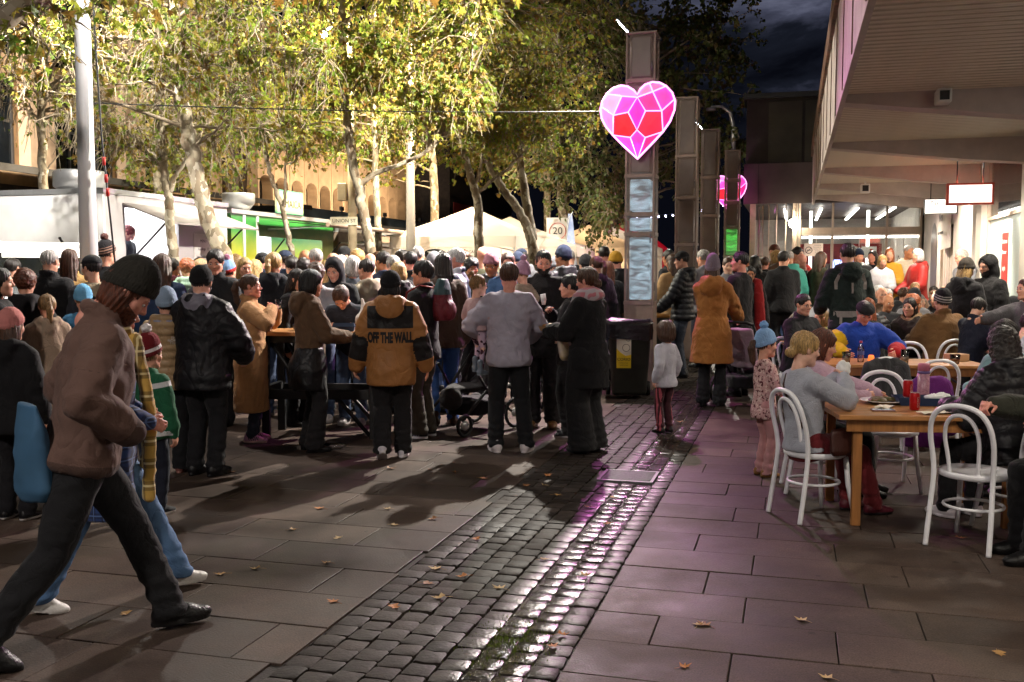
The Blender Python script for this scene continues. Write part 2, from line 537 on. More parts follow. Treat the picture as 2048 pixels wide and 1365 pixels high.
M_GROUT=surf('dark_grout',hx('2e2824'),0.85,var=0.4,scale=20,bump=0.5,bscale=120)
M_MOSSY=surf('mossy_joint',hx('4a4a18'),0.9,scale=5,col2=hx('1c1914'),bump=0.8,bscale=150)
M_ASPHALT=surf('worn_asphalt',hx('4c4743'),0.55,var=0.35,scale=1.5,bump=0.5,bscale=150,rvar=0.2)
g=MB(); g.box((-150,-40,-0.25),(150,260,-0.022))
tag(g.build('ground',M_ASPHALT),kind='structure')
STRIP_L,STRIP_R=-2.08,-0.92
b=MB(); b.box((-16,1.5,-0.06),(STRIP_L-0.006,34,-0.012),st)
plaza=tag(b.build('plaza_paving',M_GROUT),kind='structure')
b=MB(); b.box((STRIP_R+0.006,1.5,-0.06),(3.4,29.3,-0.012),st)
footpath=tag(b.build('footpath_paving',M_GROUT),kind='structure')
b=MB(); b.box((STRIP_L,1.5,-0.06),(STRIP_R,34,-0.030),st)
gutter=tag(b.build('cobbled_gutter',M_MOSSY),kind='structure')
def in_view(p,m=120):
 if p.y<1.0: return False
 d=p-Vector((0,0,CAM_H))
 f=d.y*_cp-d.z*_sp; up=d.y*_sp+d.z*_cp
 x=1024+FPX*d.x/f; y=682.5-FPX*up/f
 return -m<x<2048+m and -m<y<1365+m
def slab_mesh(w,l,t=0.03,bv=0.004):
 return MB().bbox((-w/2,-l/2,-t),(w/2,l/2,0),bv).mesh('paver')
def lay_pavers(parent,u0,u1,v0,v1,row,length,name,seed):
 r=random.Random(seed)
 items=[]
 v=v0; k=0
 while v<v1:
  off=-r.uniform(0.25,0.75)*length if k % 2 else -r.uniform(0.0,0.2)*length
  u=u0+off
  while u<u1:
   a,c=max(u,u0),min(u+length,u1)
   if c-a>0.12:
    items.append((a,c,v,v+row))
   u += length
  v += row; k += 1
 meshes={}
 items=[(st((a+c)/2,(p+q)/2),a,c,p,q) for a,c,p,q in items]
 vis=[i for i in items if in_view(i[0],250)]
 vis.sort(key=lambda i: i[0].length)
 for j,(cpt,a,c,p,q) in enumerate(vis[:300]):
  w=round(c-a-0.006,3); l=round(q-p-0.005,3)
  key=(w,l)
  if key not in meshes: meshes[key]=slab_mesh(w,l)
  o=link(name,meshes[key],parent,M_PAVER,(cpt.x,cpt.y,r.uniform(-0.0025,0.0015)))
  o.rotation_euler=(r.gauss(0,0.0016),r.gauss(0,0.0016),-TH)
 mb=MB()
 for (cpt,a,c,p,q) in vis[300:]:
  z=r.uniform(-0.003,0.0)
  mb.box((a+0.004,p+0.004,-0.03),(c-0.004,q-0.004,z),st)
 if mb.v:
  tag(mb.build('far_pavers',M_PAVER,parent),kind='stuff')
lay_pavers(plaza,-15.5,STRIP_L-0.008,2.4,26,0.45,0.9,'paver',1)
lay_pavers(footpath,STRIP_R+0.008,3.4,2.4,29,0.40,0.82,'paver',2)
def sett_mesh(seed):
 """a worn, nearly square granite block: uneven top, rounded shoulder, straight sides"""
 r=random.Random(seed)
 bm=bmesh.new()
 w,l=0.122+r.uniform(-0.004,0.002),0.121+r.uniform(-0.005,0.003)
 n=5; pts={}
 for i in range(n):
  for j in range(n):
   fx=(-0.5,-0.40,0.0,0.40,0.5)[i]; fy=(-0.5,-0.40,0.0,0.40,0.5)[j]
   edge=(i in (0,n-1))+(j in (0,n-1))
   z=(0,-0.003,-0.007)[edge]+r.uniform(-0.0022,0.0022)
   k=0.94 if edge == 2 else 1.0
   pts[i,j]=bm.verts.new((fx*w*k+r.uniform(-0.003,0.003),fy*l*k+r.uniform(-0.003,0.003),z))
 for i in range(n-1):
  for j in range(n-1):
   f=bm.faces.new((pts[i,j],pts[i+1,j],pts[i+1,j+1],pts[i,j+1])); f.smooth=True
 ring=[(i,0) for i in range(n)]+[(n-1,j) for j in range(1,n)]+[(i,n-1) for i in range(n-2,-1,-1)]+[(0,j) for j in range(n-2,0,-1)]
 top=[bm.verts.new(pts[k].co) for k in ring]
 low=[bm.verts.new((pts[k].co.x*1.01,pts[k].co.y*1.01,-0.05)) for k in ring]
 for a in range(len(ring)):
  c=(a+1) % len(ring)
  bm.faces.new((top[c],top[a],low[a],low[c]))
 me=bpy.data.meshes.new('sett'); bm.to_mesh(me); bm.free()
 me.materials.append(M_COBBLE)
 return me
setts=[sett_mesh(i) for i in range(6)]
spots=[]
ncol=9; cw=(STRIP_R-STRIP_L)/ncol
r_=random.Random(9)
for c in range(ncol):
 v=2.6+r_.uniform(0,0.1)
 while v<33:
  u=STRIP_L+(c+0.5)*cw
  p=st(u,v)
  if in_view(p,60) and not (abs(u+1.28)<0.26 and abs(v-8.1)<0.26):
   dip=0.012*math.exp(-((u+1.18)/0.22) ** 2)
   spots.append((p,v,u,-dip))
  v += 0.128+r_.uniform(-0.003,0.008)
spots.sort(key=lambda s: s[1])
far=MB()
for i,(p,v,u,dz) in enumerate(spots):
 me=setts[r_.randrange(6)]
 rz=-TH+r_.gauss(0,0.03)+r_.choice((0,math.pi/2,math.pi))
 z=dz+r_.uniform(-0.004,0.004)
 if i<300:
  o=link('sett',me,gutter,None,(p.x,p.y,z))
  o.rotation_euler=(r_.gauss(0,0.014),r_.gauss(0,0.014),rz)
 else:
  ca,sa=math.cos(rz),math.sin(rz)
  vv=[(p.x+q.co.x*ca-q.co.y*sa,p.y+q.co.x*sa+q.co.y*ca,z+q.co.z) for q in me.vertices]
  far.add(vv,[tuple(f.vertices) for f in me.polygons],True)
tag(far.build('far_setts',M_COBBLE,gutter),kind='stuff')
r_=random.Random(4)
mb=MB()
for k in range(2600):
 c=r_.random()
 if c<0.55:
  v=r_.gauss(4.28,0.16); u=-1.22+r_.gauss(0,0.09)
 else:
  v=r_.uniform(3.7,9.0); u=STRIP_L+cw*r_.choice((1,1,2,2,3,3,4))+r_.gauss(0,0.008)
 p=st(u,v,-0.028)
 h=r_.uniform(0.006,0.02) if c<0.55 else r_.uniform(0.004,0.010)
 a=r_.uniform(0,6.28); w=r_.uniform(0.003,0.007)
 t=Vector((r_.uniform(-1,1),r_.uniform(-1,1),0))*h*0.7
 mb.add([p+Vector((math.cos(a)*w,math.sin(a)*w,0)),p-Vector((math.cos(a)*w,math.sin(a)*w,0)),p+t+Vector((0,0,h+0.012))],[(0,1,2)])
tag(mb.build('moss',surf('green_moss',hx('62741c'),0.8,var=0.5,scale=30)),'green moss growing between the wet cobbles','moss',kind='stuff')
dg=thing('drain_grate','square steel drain grate let into the wet cobbles','grate',st(-1.28,8.1,0),-TH)
mb=MB()
for s in (-1,1):
 mb.box((s*0.215-0.012,-0.227,-0.02),(s*0.215+0.012,0.227,0.004))
 mb.box((-0.203,s*0.215-0.012,-0.02),(0.203,s*0.215+0.012,0.004))
M_STEEL=surf('galvanised_steel',hx('6c6c6e'),0.55,metal=0.6,var=0.15,scale=12,rvar=0.1)
mb.build('frame',M_STEEL,dg)
bar=MB().box((-0.2025,-0.004,-0.016),(0.2025,0.004,0.002)).mesh('grate_bar')
for k in range(17):
 link('grate_bar',bar,dg,M_STEEL,(0,-0.19+k*0.0237,0))
# ================================================================== footpath canopy and shops
M_CREAM=surf('cream_render',hx('cfc6ba'),0.75,var=0.08,scale=2.5,bump=0.25,bscale=160)
M_BEAM=surf('painted_concrete_beam',hx('c2b4ac'),0.7,var=0.10,scale=3,bump=0.4,bscale=220)
M_SLAT=surf('soffit_batten',hx('e2d8c4'),0.55,var=0.16,scale=4,stretch=(0.4,6,6))
M_SOFFIT_DARK=surf('soffit_gap',hx('3c3428'),0.9,var=0.2)
M_RUST=surf('weathered_gutter',hx('6b4a38'),0.7,var=0.45,scale=5,bump=0.5,bscale=60)
M_DARKPANEL=surf('dark_cladding',hx('4a3f3c'),0.6,var=0.2,scale=1.2)
M_FRAMEW=surf('cream_window_frame',hx('c9b7a6'),0.5,var=0.08)
M_WHITE=surf('white_paint',hx('e6e4e0'),0.45,var=0.05,scale=3)
M_GLASS=glass('shop_glass',(0.93,0.96,0.95),0.25)
M_BLACK=surf('black_metal',hx('1c1b1c'),0.45,var=0.2,scale=20)
cn=thing('canopy','long cream footpath canopy with slatted soffit and deep beams','canopy',(0,0,0))
EDGE=0.468
ZS=3.70
mb=MB(); mb.box((EDGE+0.06,-8.0,ZS+0.03),(3.38,29.1,ZS+0.35),st)
mb.build('roof_deck',M_SOFFIT_DARK,cn)
mb=MB(); mb.box((EDGE,-8.0,3.57),(EDGE+0.055,29.2,4.88),st)
mb.build('fascia',M_BEAM,cn)
mb=MB(); mb.box((EDGE-0.05,-8.0,4.883),(EDGE+0.2,29.2,5.2),st)
mb.build('gutter_capping',M_RUST,cn)
for k in range(14):
 MB().box((EDGE-0.012,4.0+k*1.8,3.6),(EDGE-0.002,4.03+k*1.8,4.86),st).build('fascia_joint',M_RUST,cn)
slat=MB().bbox((EDGE+0.07,-0.057,-0.014),(3.37,0.057,0.026),0.008).mesh('soffit_slat')
v=4.3; k=0
while v<29.0 and k<300:
 o=link('soffit_slat',slat,cn,M_SLAT,st(0,v,ZS),-TH)
 v += 0.15; k += 1
for bv in (12.2,16.5,20.4,24.0,27.4):
 mb=MB()
 prof=[(EDGE+0.058,3.60),(EDGE+0.058,ZS-0.003),(3.35,ZS-0.003),(3.35,3.30),(2.4,3.38)]
 mb.prism(prof,bv-0.16,bv+0.16,st)
 mb.build('beam',M_BEAM,cn)
def speaker(px,py,Y,s,label):
 p=at(px,py,Y)
 t=thing('speaker_box',label,'speaker',p,-TH)
 MB().bbox((-s,-0.02,-s),(s,0.24,s),0.015).build('housing',M_WHITE,t)
 MB().box((-s*0.66,-0.026,-s*0.66),(s*0.66,-0.021,s*0.66)).build('grille',M_BLACK,t)
 MB().box((-0.02,0.08,s),(0.02,0.12,s+0.06)).build('bracket',M_WHITE,t)
speaker(1889,191,10.93,0.075,'small white speaker box with dark face on the beam above')
speaker(1731,377,21.6,0.095,'small white speaker box under the far canopy beams')
def downlight(u,v,power,label):
 p=st(u,v,ZS-0.012)
 t=thing('downlight',label,'light',p,0,'round lights in the canopy soffit')
 MB().lathe([(0.0,-0.055),(0.16,-0.05),(0.19,-0.02),(0.19,0.01)],24).build('diffuser',emit('downlight_glow',(1.0,0.94,0.82),22),t)
 MB().lathe([(0.19,-0.03),(0.225,-0.03),(0.225,0.012),(0.19,0.012)],24).build('rim',M_WHITE,t)
 ld=bpy.data.lights.new('downlight','SPOT'); ld.energy=power; ld.color=(1.0,0.90,0.74); ld.spot_size=R(150); ld.spot_blend=0.6; ld.shadow_soft_size=0.16
 lo=bpy.data.objects.new('lamp',ld); COL.objects.link(lo); lo.parent=t; lo.location=(0,0,-0.08)
downlight(1.9,26.0,420,'round lit ceiling light furthest along the canopy')
downlight(2.6,22.2,400,'round lit ceiling light above the cafe doorway')
downlight(2.75,18.4,560,'round lit ceiling light beside the red framed sign')
downlight(2.6,13.6,300,'round lit ceiling light above the hooded figures')
downlight(2.7,9.4,150,'unseen round ceiling light giving fill above the second table')  # out of view, there for fill over the tables
downlight(2.3,4.2,110,'round ceiling light added for fill above the footpath by the camera')  # unseen ceiling light, added to brighten the near chairs and table
downlight(2.3,-0.5,260,'round ceiling light added for fill above the footpath behind the camera')  # added behind the camera as front fill, never in view
sf=thing('shop_front','cream rendered shop front with tall glazing along the footpath','building',(0,0,0))
FU=3.4
def wallpiece(name,v0,v1,z0,z1,mat,u0=FU,u1=FU+0.3):
 return MB().box((u0,v0,z0),(u1,v1,z1),st).build(name,mat,sf)
wallpiece('pier',15.6,16.9,0,3.72,M_CREAM,FU-0.06)
wallpiece('pier',20.0,20.55,0,3.72,M_CREAM,FU-0.10)
wallpiece('wall',20.553,22.0,0,3.72,M_CREAM,FU+0.05)
wallpiece('pier',21.3,21.75,0,3.30,M_WHITE,FU-0.04,FU+0.048)
wallpiece('wall',22.003,24.0,0,3.72,M_CREAM)
wallpiece('wall',25.9,29.2,0,3.72,M_CREAM)
wallpiece('upper_wall',24.003,25.897,2.75,3.72,M_CREAM,FU+0.003)
wallpiece('fascia_wall',3.0,29.2,3.723,6.4,M_CREAM)
wallpiece('wall',3.0,8.0,0,3.72,M_CREAM)
wallpiece('window_frame',16.903,16.98,0,3.72,M_FRAMEW,FU,FU+0.1)
wallpiece('window_frame',19.92,19.997,0,3.72,M_FRAMEW,FU,FU+0.1)
wallpiece('window_frame',16.983,19.917,2.62,2.68,M_FRAMEW,FU,FU+0.1)
wallpiece('window_pane',16.983,19.917,2.683,3.72,M_GLASS,FU+0.04,FU+0.05)
M_FROST=surf('frosted_pane',hx('cfe0dc'),0.35,var=0.06,scale=2)
wallpiece('window_pane',16.983,19.917,0.0,2.617,M_FROST,FU+0.04,FU+0.06)
wallpiece('window_frame',8.0,15.597,0,0.4,M_FRAMEW,FU,FU+0.1)
wallpiece('window_pane',8.0,15.597,0.403,3.72,M_GLASS,FU+0.04,FU+0.05)
for vv in (24.2,24.55,24.9,25.25,25.6):
 wallpiece('shutter_panel',vv,vv+0.30,0.02,2.70,M_FRAMEW,FU+0.06,FU+0.11)
wallpiece('shop_interior',24.003,25.897,0.0,2.745,M_DARKPANEL,FU+0.5,FU+0.6)
wallpiece('vent_plate',20.9,21.1,2.0,2.45,M_SOFFIT_DARK,FU+0.03,FU+0.049)
wallpiece('vent_plate',20.9,21.1,1.6,1.85,M_SOFFIT_DARK,FU+0.03,FU+0.049)
poly=[(26.5,0.02),(27.6,0.02),(27.6,2.3)]+[(27.05+0.55*math.cos(a),2.3+0.62*math.sin(a)) for a in np.linspace(0.15,math.pi-0.15,11)]+[(26.5,2.3)]
mb=MB(); mb.add([st(FU-0.012,x,z) for x,z in poly],[tuple(range(len(poly)))])
mb.build('arched_door',surf('dark_bronze_door',hx('5a4a3c'),0.4,var=0.2,scale=3),sf)
mb=MB()
mb.box((FU+2.6,8.0,0),(FU+2.7,19.9,3.7),st); mb.box((FU+0.12,8.0,3.66),(FU+2.6,19.9,3.70),st); mb.box((FU+0.12,19.85,0.0),(FU+2.6,19.9,3.66),st)
mb.build('shop_interior',surf('shop_inner_wall',hx('b8b0a8'),0.8,var=0.08),sf)
mb=MB(); mb.box((FU+0.6,9.0,3.60),(FU+0.75,18.0,3.64),st)
mb.build('ceiling_tube',emit('shop_tube',(1.0,0.93,0.85),9),sf)
po=thing('poster','tall red poster with white lettering on the frosted window','poster',(0,0,0))
MB().box((FU+0.030,18.25,0.75),(FU+0.038,18.75,2.35),st).build('sheet',surf('red_poster',hx('c22a20'),0.5,var=0.15),po)
r_dir=st(0,-1)-st(0,0)
for t_,zz,sz in (('Celebrate',2.2,0.10),('Summer',2.02,0.10),('style',1.75,0.12),('M',1.45,0.22),('bright',1.25,0.11),('nights',1.05,0.11),('city',0.88,0.10)):
 lettering(t_,sz,st(FU+0.026,18.5,zz),-r_dir*-1,(0,0,1),M_WHITE,po)
ns=thing('neon_script','pink handwriting neon sign in the upper shop window','neon sign',(0,0,0))
M_PINKNEON=emit('pink_neon',(1.0,0.25,0.75),7)
pts=[st(FU+0.2,19.2-0.12*k,2.95+0.16*math.sin(k*1.9)+0.03*k) for k in range(10)]
mb=MB(); mb.tube(pts,0.012,5)
mb.build('tube',M_PINKNEON,ns)
mb=MB(); mb.tube([st(FU+0.2,18.1-0.08*k,2.84+0.05*math.sin(k*2.5)) for k in range(7)],0.014,5)
mb.build('tube',emit('orange_neon',(1.0,0.3,0.1),6),ns)
sg=thing('hanging_sign','blank white lightbox sign with red frame under the canopy','sign',(0,0,0))
MB().box((2.44,18.05,2.80),(3.16,18.19,3.16),st).build('frame',surf('red_frame',hx('b5432f'),0.45,var=0.15),sg)
MB().box((2.475,18.035,2.835),(3.125,18.048,3.125),st).build('face',emit('sign_face',(1.0,0.95,0.90),0.75),sg)
for uu in (2.6,3.0):
 MB().tube([st(uu,18.12,3.16),st(uu,18.12,3.69)],0.012,6).build('hanger',M_BLACK,sg)
sg=thing('hanging_sign','white cafe restaurant sign with thin black edge','sign',(0,0,0))
MB().box((2.72,23.42,2.95),(3.38,23.54,3.27),st).build('frame',M_BLACK,sg)
MB().box((2.735,23.405,2.965),(3.365,23.418,3.255),st).build('face',emit('sign_face_dim',(1.0,0.96,0.90),0.8),sg)
rd=st(1,0)-st(0,0)
lettering('Neo',0.15,st(2.98,23.40,3.18),rd,(0,0,1),M_BLACK,sg)
lettering('cafe  restaurant',0.06,st(3.06,23.40,3.07),rd,(0,0,1),surf('grey_letter',hx('6a6a6a'),0.6),sg)
for uu in (2.85,3.25):
 MB().tube([st(uu,23.48,3.27),st(uu,23.48,3.69)],0.01,6).build('hanger',M_BLACK,sg)
bn=thing('banner','curved white fabric banner beside the arched door','banner',(0,0,0))
mb=MB(); pts=[]
for i in range(9):
 a=i/8
 for z in (2.25,3.2):
  pts.append(st(FU-0.02-0.10*math.sin(a*math.pi),24.2+a*1.5,z-0.05*math.sin(a*math.pi)))
mb.add(pts,[(2*i,2*i+2,2*i+3,2*i+1) for i in range(8)],True)
mb.build('sheet',surf('banner_cloth',hx('d9d2ca'),0.8,var=0.06),bn)
lettering('Neo',0.30,st(FU-0.14,24.95,2.95),st(0,-1)-st(0,0),(0,0,1),surf('grey_letter',hx('6a6a6a'),0.6),bn)
lettering('cafe restaurant',0.14,st(FU-0.14,24.95,2.6),st(0,-1)-st(0,0),(0,0,1),surf('grey_letter',hx('6a6a6a'),0.6),bn)
# ================================================================== arcade across the far end of the footpath
ar=thing('arcade_building','dark upper storey over a bright glazed arcade entrance','building',(0,0,0))
AV=29.3
def arc(name,u0,u1,v0,v1,z0,z1,mat):
 return MB().box((u0,v0,z0),(u1,v1,z1),st).build(name,mat,ar)
arc('upper_storey',-1.40,FU+2,AV-0.05,AV+9,3.62,4.75,M_DARKPANEL)
arc('upper_wall',-1.36,FU+2,AV+0.25,AV+9,4.753,6.6,surf('night_wall',hx('332d2a'),0.8,var=0.3,scale=1.0))
M_BROWNGLASS=surf('brown_glazing',hx('3a3528'),0.6,var=0.35,scale=0.7)
for k in range(4):
 arc('upper_window',-0.75+k*1.0,0.17+k*1.0,AV+0.22,AV+0.245,4.80,6.5,M_BROWNGLASS)
arc('parapet',-1.45,FU+2,AV+0.15,AV+9,6.603,6.75,M_BLACK)
for k in range(3):
 arc('panel_joint',-1.0+k*1.55,-0.985+k*1.55,AV-0.056,AV-0.051,3.63,4.74,M_BLACK)
def at_u(px):
 kx=(px-1024)/FPX
 return (kx*AV*CT-AV*ST)/(CT+kx*ST)
mull=[1470,1499,1512,1588,1598,1662,1770,1838]
arc('column',at_u(1497),at_u(1508),AV,AV+0.15,0,3.617,M_FRAMEW)
arc('column',at_u(1582),at_u(1592),AV,AV+0.15,0,3.617,M_FRAMEW)
for px in (1662,1770,1596,1838):
 arc('mullion',at_u(px)-0.03,at_u(px)+0.03,AV+0.02,AV+0.12,0,3.617,M_FRAMEW)
arc('door_header',at_u(1598)+0.034,at_u(1662)-0.034,AV+0.0,AV+0.14,2.72,2.93,M_FRAMEW)
arc('door_header',at_u(1662)+0.034,at_u(1770)-0.034,AV+0.0,AV+0.14,2.72,2.93,M_FRAMEW)
arc('door_header',at_u(1770)+0.034,at_u(1838)-0.034,AV+0.0,AV+0.14,2.72,2.93,M_FRAMEW)
for a,c in ((1598,1662),(1662,1770),(1770,1838)):
 arc('fanlight_pane',at_u(a)+0.034,at_u(c)-0.034,AV+0.06,AV+0.07,2.935,3.615,M_GLASS)
 n=2
 for i in range(n):
  ua=at_u(a)+0.034+(at_u(c)-at_u(a)-0.068)*i/n; uc=at_u(a)+0.034+(at_u(c)-at_u(a)-0.068)*(i+1)/n
  arc('door_pane',ua+0.01,uc-0.01,AV+0.06+0.02*i,AV+0.07+0.02*i,0.02,2.66,M_GLASS)
  arc('door_stile',uc-0.009,uc+0.009,AV+0.055+0.02*i,AV+0.085+0.02*i,0.02,2.66,M_WHITE)
 arc('light_strip',at_u(a)+0.04,at_u(c)-0.04,AV+0.2,AV+0.26,2.64,2.69,emit('cool_tube',(1.0,0.95,0.86),6))
mb=MB(); mbf=MB(); prev=None
pts=[st(at_u(1512)+1.05-1.05*math.cos(a),AV+0.95-0.95*math.sin(a)) for a in np.linspace(0,math.pi/2,7)]
for i in range(6):
 p,q=pts[i],pts[i+1]
 mbp=MB(); mbp.add([(p.x,p.y,0.05),(q.x,q.y,0.05),(q.x,q.y,3.6),(p.x,p.y,3.6)],[(0,1,2,3)])
 mbp.build('curved_pane',M_GLASS,ar)
for p in pts:
 mbf.tube([(p.x,p.y,0.02),(p.x,p.y,3.61)],0.018,6)
mbf.build('pane_joint',M_FRAMEW,ar)
arc('interior_floor',-1.5,FU+2,AV+0.3,AV+9,-0.01,0.004,surf('arcade_floor',hx('a89c8c'),0.35,var=0.1))
arc('interior_back',-1.5,FU+2,AV+8.5,AV+8.6,0,3.6,surf('arcade_wall',hx('b0a89c'),0.7,var=0.1))
arc('interior_side',FU-0.1,FU,AV+0.3,AV+8.5,0,3.6,M_CREAM)
arc('counter',0.3,2.9,AV+5.5,AV+6.2,0,1.2,surf('red_counter',hx('8a1f1a'),0.5,var=0.2))
arc('menu_board',0.2,3.0,AV+8.3,AV+8.48,2.0,2.7,surf('red_counter',hx('8a1f1a'),0.5))
arc('screen',1.2,1.9,AV+5.3,AV+5.45,1.25,2.1,emit('blue_screen',(0.35,0.45,1.0),2.0))
for k in range(4):
 arc('ceiling_tube',-0.3+k*1.0,-0.22+k*1.0,AV+1.0,AV+7.5,3.50,3.54,emit('arcade_tube',(1.0,0.95,0.86),5))
for uu in (0.45,2.1):
 arc('light_column',uu,uu+0.09,AV+2.6,AV+2.69,0.0,3.55,emit('light_column',(1.0,0.97,0.9),2.2))
tg=thing('trellis_gate','black folding trellis gate stretched inside the arcade doors','gate',(0,0,0))
mb=MB()
n=15
for i in range(n):
 u0=at_u(1645)+i*0.25
 if u0>FU-0.5: break
 for a,c in ((0.15,1.15),(1.15,2.15)):
  mb.tube([st(u0,AV+0.34,a),st(u0+0.25,AV+0.34,c)],0.011,5)
  mb.tube([st(u0+0.25,AV+0.36,a),st(u0,AV+0.36,c)],0.011,5)
mb.build('lattice',M_BLACK,tg)
gl=thing('globe_lamp','round glowing globe lamp on the arcade column','lamp',at(1587,447,28.0))
bm=bmesh.new(); bmesh.ops.create_uvsphere(bm,u_segments=20,v_segments=12,radius=0.13)
for f in bm.faces: f.smooth=True
me=bpy.data.meshes.new('globe'); bm.to_mesh(me); bm.free()
link('globe',me,gl,emit('globe_glow',(1.0,0.88,0.66),26))
MB().tube([(0,0,0),(0.0,0.35,0.0)],0.02,6).build('bracket',M_WHITE,gl)
nb=thing('no_smoking_sign','pink no smoking board standing before the glass doors','sign',at(1627,500,26.5),-TH)
MB().bbox((-0.24,0,-0.17),(0.24,0.02,0.17),0.008).build('board',surf('pale_board',hx('d8c4b8'),0.5,var=0.05),nb)
ringpts=[(-0.12+0.085*math.cos(a),-0.004,-0.01+0.085*math.sin(a)) for a in np.linspace(0,2*math.pi,24,endpoint=False)]
MB().tube(ringpts,0.009,5,closed=True).tube([(-0.18,-0.004,-0.07),(-0.06,-0.004,0.05)],0.008,5).box((-0.17,-0.006,-0.02),(-0.07,-0.001,0.0)).build('emblem',M_BLACK,nb)
for i,t_ in enumerate(('No Smoking','Please keep the','entrance clear','of smoke','thank you')):
 lettering(t_,0.034,(0.10,-0.003,0.12-i*0.05),(1,0,0),(0,0,1),M_BLACK,nb,0.001)
MB().tube([(0,0.03,-1.85),(0,0.03,-0.1)],0.018,6).lathe([(0.0,0.03),(0.2,0.02),(0.22,0.0)],16,(0,0.03,-1.87)).build('stand',M_BLACK,nb)
for i,(px,lab) in enumerate(((1700,'white paper notice taped to the glass door beside the harness wearer'),(1738,'white paper notice taped to the glass near the blue screen'))):
 p=at(px,505,28.0)
 nt_=thing('paper_notice',lab,'notice',p,-TH)
 MB().box((-0.2,0.0,-0.16),(0.2,0.006,0.16)).build('sheet',surf('paper',hx('e0dcd6'),0.7,var=0.04),nt_)
 MB().box((0.02,-0.005,0.05),(0.1,-0.001,0.09)).build('mark',surf('red_mark',hx('c04030'),0.6),nt_)
# ================================================================== light pillars with hearts
M_BRONZE=surf('bronze_steel',hx('8f7d72'),0.5,metal=0.35,var=0.15,scale=5,rvar=0.1)
def perforated():
 m,nt,b,o=new_mat('perforated_sheet')
 tc=nt.nodes.new('ShaderNodeTexCoord')
 vo=nt.nodes.new('ShaderNodeTexVoronoi'); vo.voronoi_dimensions='2D'; vo.inputs['Scale'].default_value=70; vo.inputs['Randomness'].default_value=0.0
 sx=nt.nodes.new('ShaderNodeSeparateXYZ'); ad=nt.nodes.new('ShaderNodeMath'); cx=nt.nodes.new('ShaderNodeCombineXYZ')
 L(nt,tc.outputs['Object'],sx.inputs[0]); L(nt,sx.outputs['X'],ad.inputs[0]); L(nt,sx.outputs['Y'],ad.inputs[1])
 L(nt,ad.outputs[0],cx.inputs['X']); L(nt,sx.outputs['Z'],cx.inputs['Y']); L(nt,cx.outputs[0],vo.inputs['Vector'])
 lt=nt.nodes.new('ShaderNodeMath'); lt.operation='LESS_THAN'; lt.inputs[1].default_value=0.42
 L(nt,vo.outputs['Distance'],lt.inputs[0])
 tr=nt.nodes.new('ShaderNodeBsdfTransparent')
 mx=nt.nodes.new('ShaderNodeMixShader')
 L(nt,lt.outputs[0],mx.inputs['Fac']); L(nt,b.outputs[0],mx.inputs[1]); L(nt,tr.outputs[0],mx.inputs[2])
 L(nt,mx.outputs[0],o.inputs['Surface'])
 b.inputs['Base Color'].default_value=c4(hx('7d6c62')); b.inputs['Roughness'].default_value=0.5; b.inputs['Metallic'].default_value=0.3
 return m
M_PERF=perforated()
def acrylic(name,col,strength):
 m,nt,b,o=new_mat(name)
 tc=nt.nodes.new('ShaderNodeTexCoord')
 mp=nt.nodes.new('ShaderNodeMapping'); mp.inputs['Scale'].default_value=(1.5,1.5,5)
 L(nt,tc.outputs['Object'],mp.inputs['Vector'])
 no=nt.nodes.new('ShaderNodeTexNoise'); no.inputs['Scale'].default_value=3.0; no.inputs['Detail'].default_value=4; no.inputs['Distortion'].default_value=1.0
 L(nt,mp.outputs['Vector'],no.inputs['Vector'])
 ra=nt.nodes.new('ShaderNodeValToRGB')
 ra.color_ramp.elements[0].position=0.35; ra.color_ramp.elements[0].color=c4(tuple(x*0.10 for x in col))
 ra.color_ramp.elements[1].position=0.72; ra.color_ramp.elements[1].color=c4(col)
 L(nt,no.outputs['Fac'],ra.inputs['Fac'])
 L(nt,ra.outputs['Color'],b.inputs['Emission Color']); b.inputs['Emission Strength'].default_value=strength
 b.inputs['Base Color'].default_value=c4((0.3,0.35,0.4)); b.inputs['Roughness'].default_value=0.3
 return m
M_CYAN=acrylic('cyan_acrylic',(0.58,0.84,1.0),0.55)
M_GREEN=acrylic('green_acrylic',(0.10,1.0,0.10),0.6)
M_DIMAC=surf('dim_acrylic',hx('6e645a'),0.3,var=0.25,scale=3)
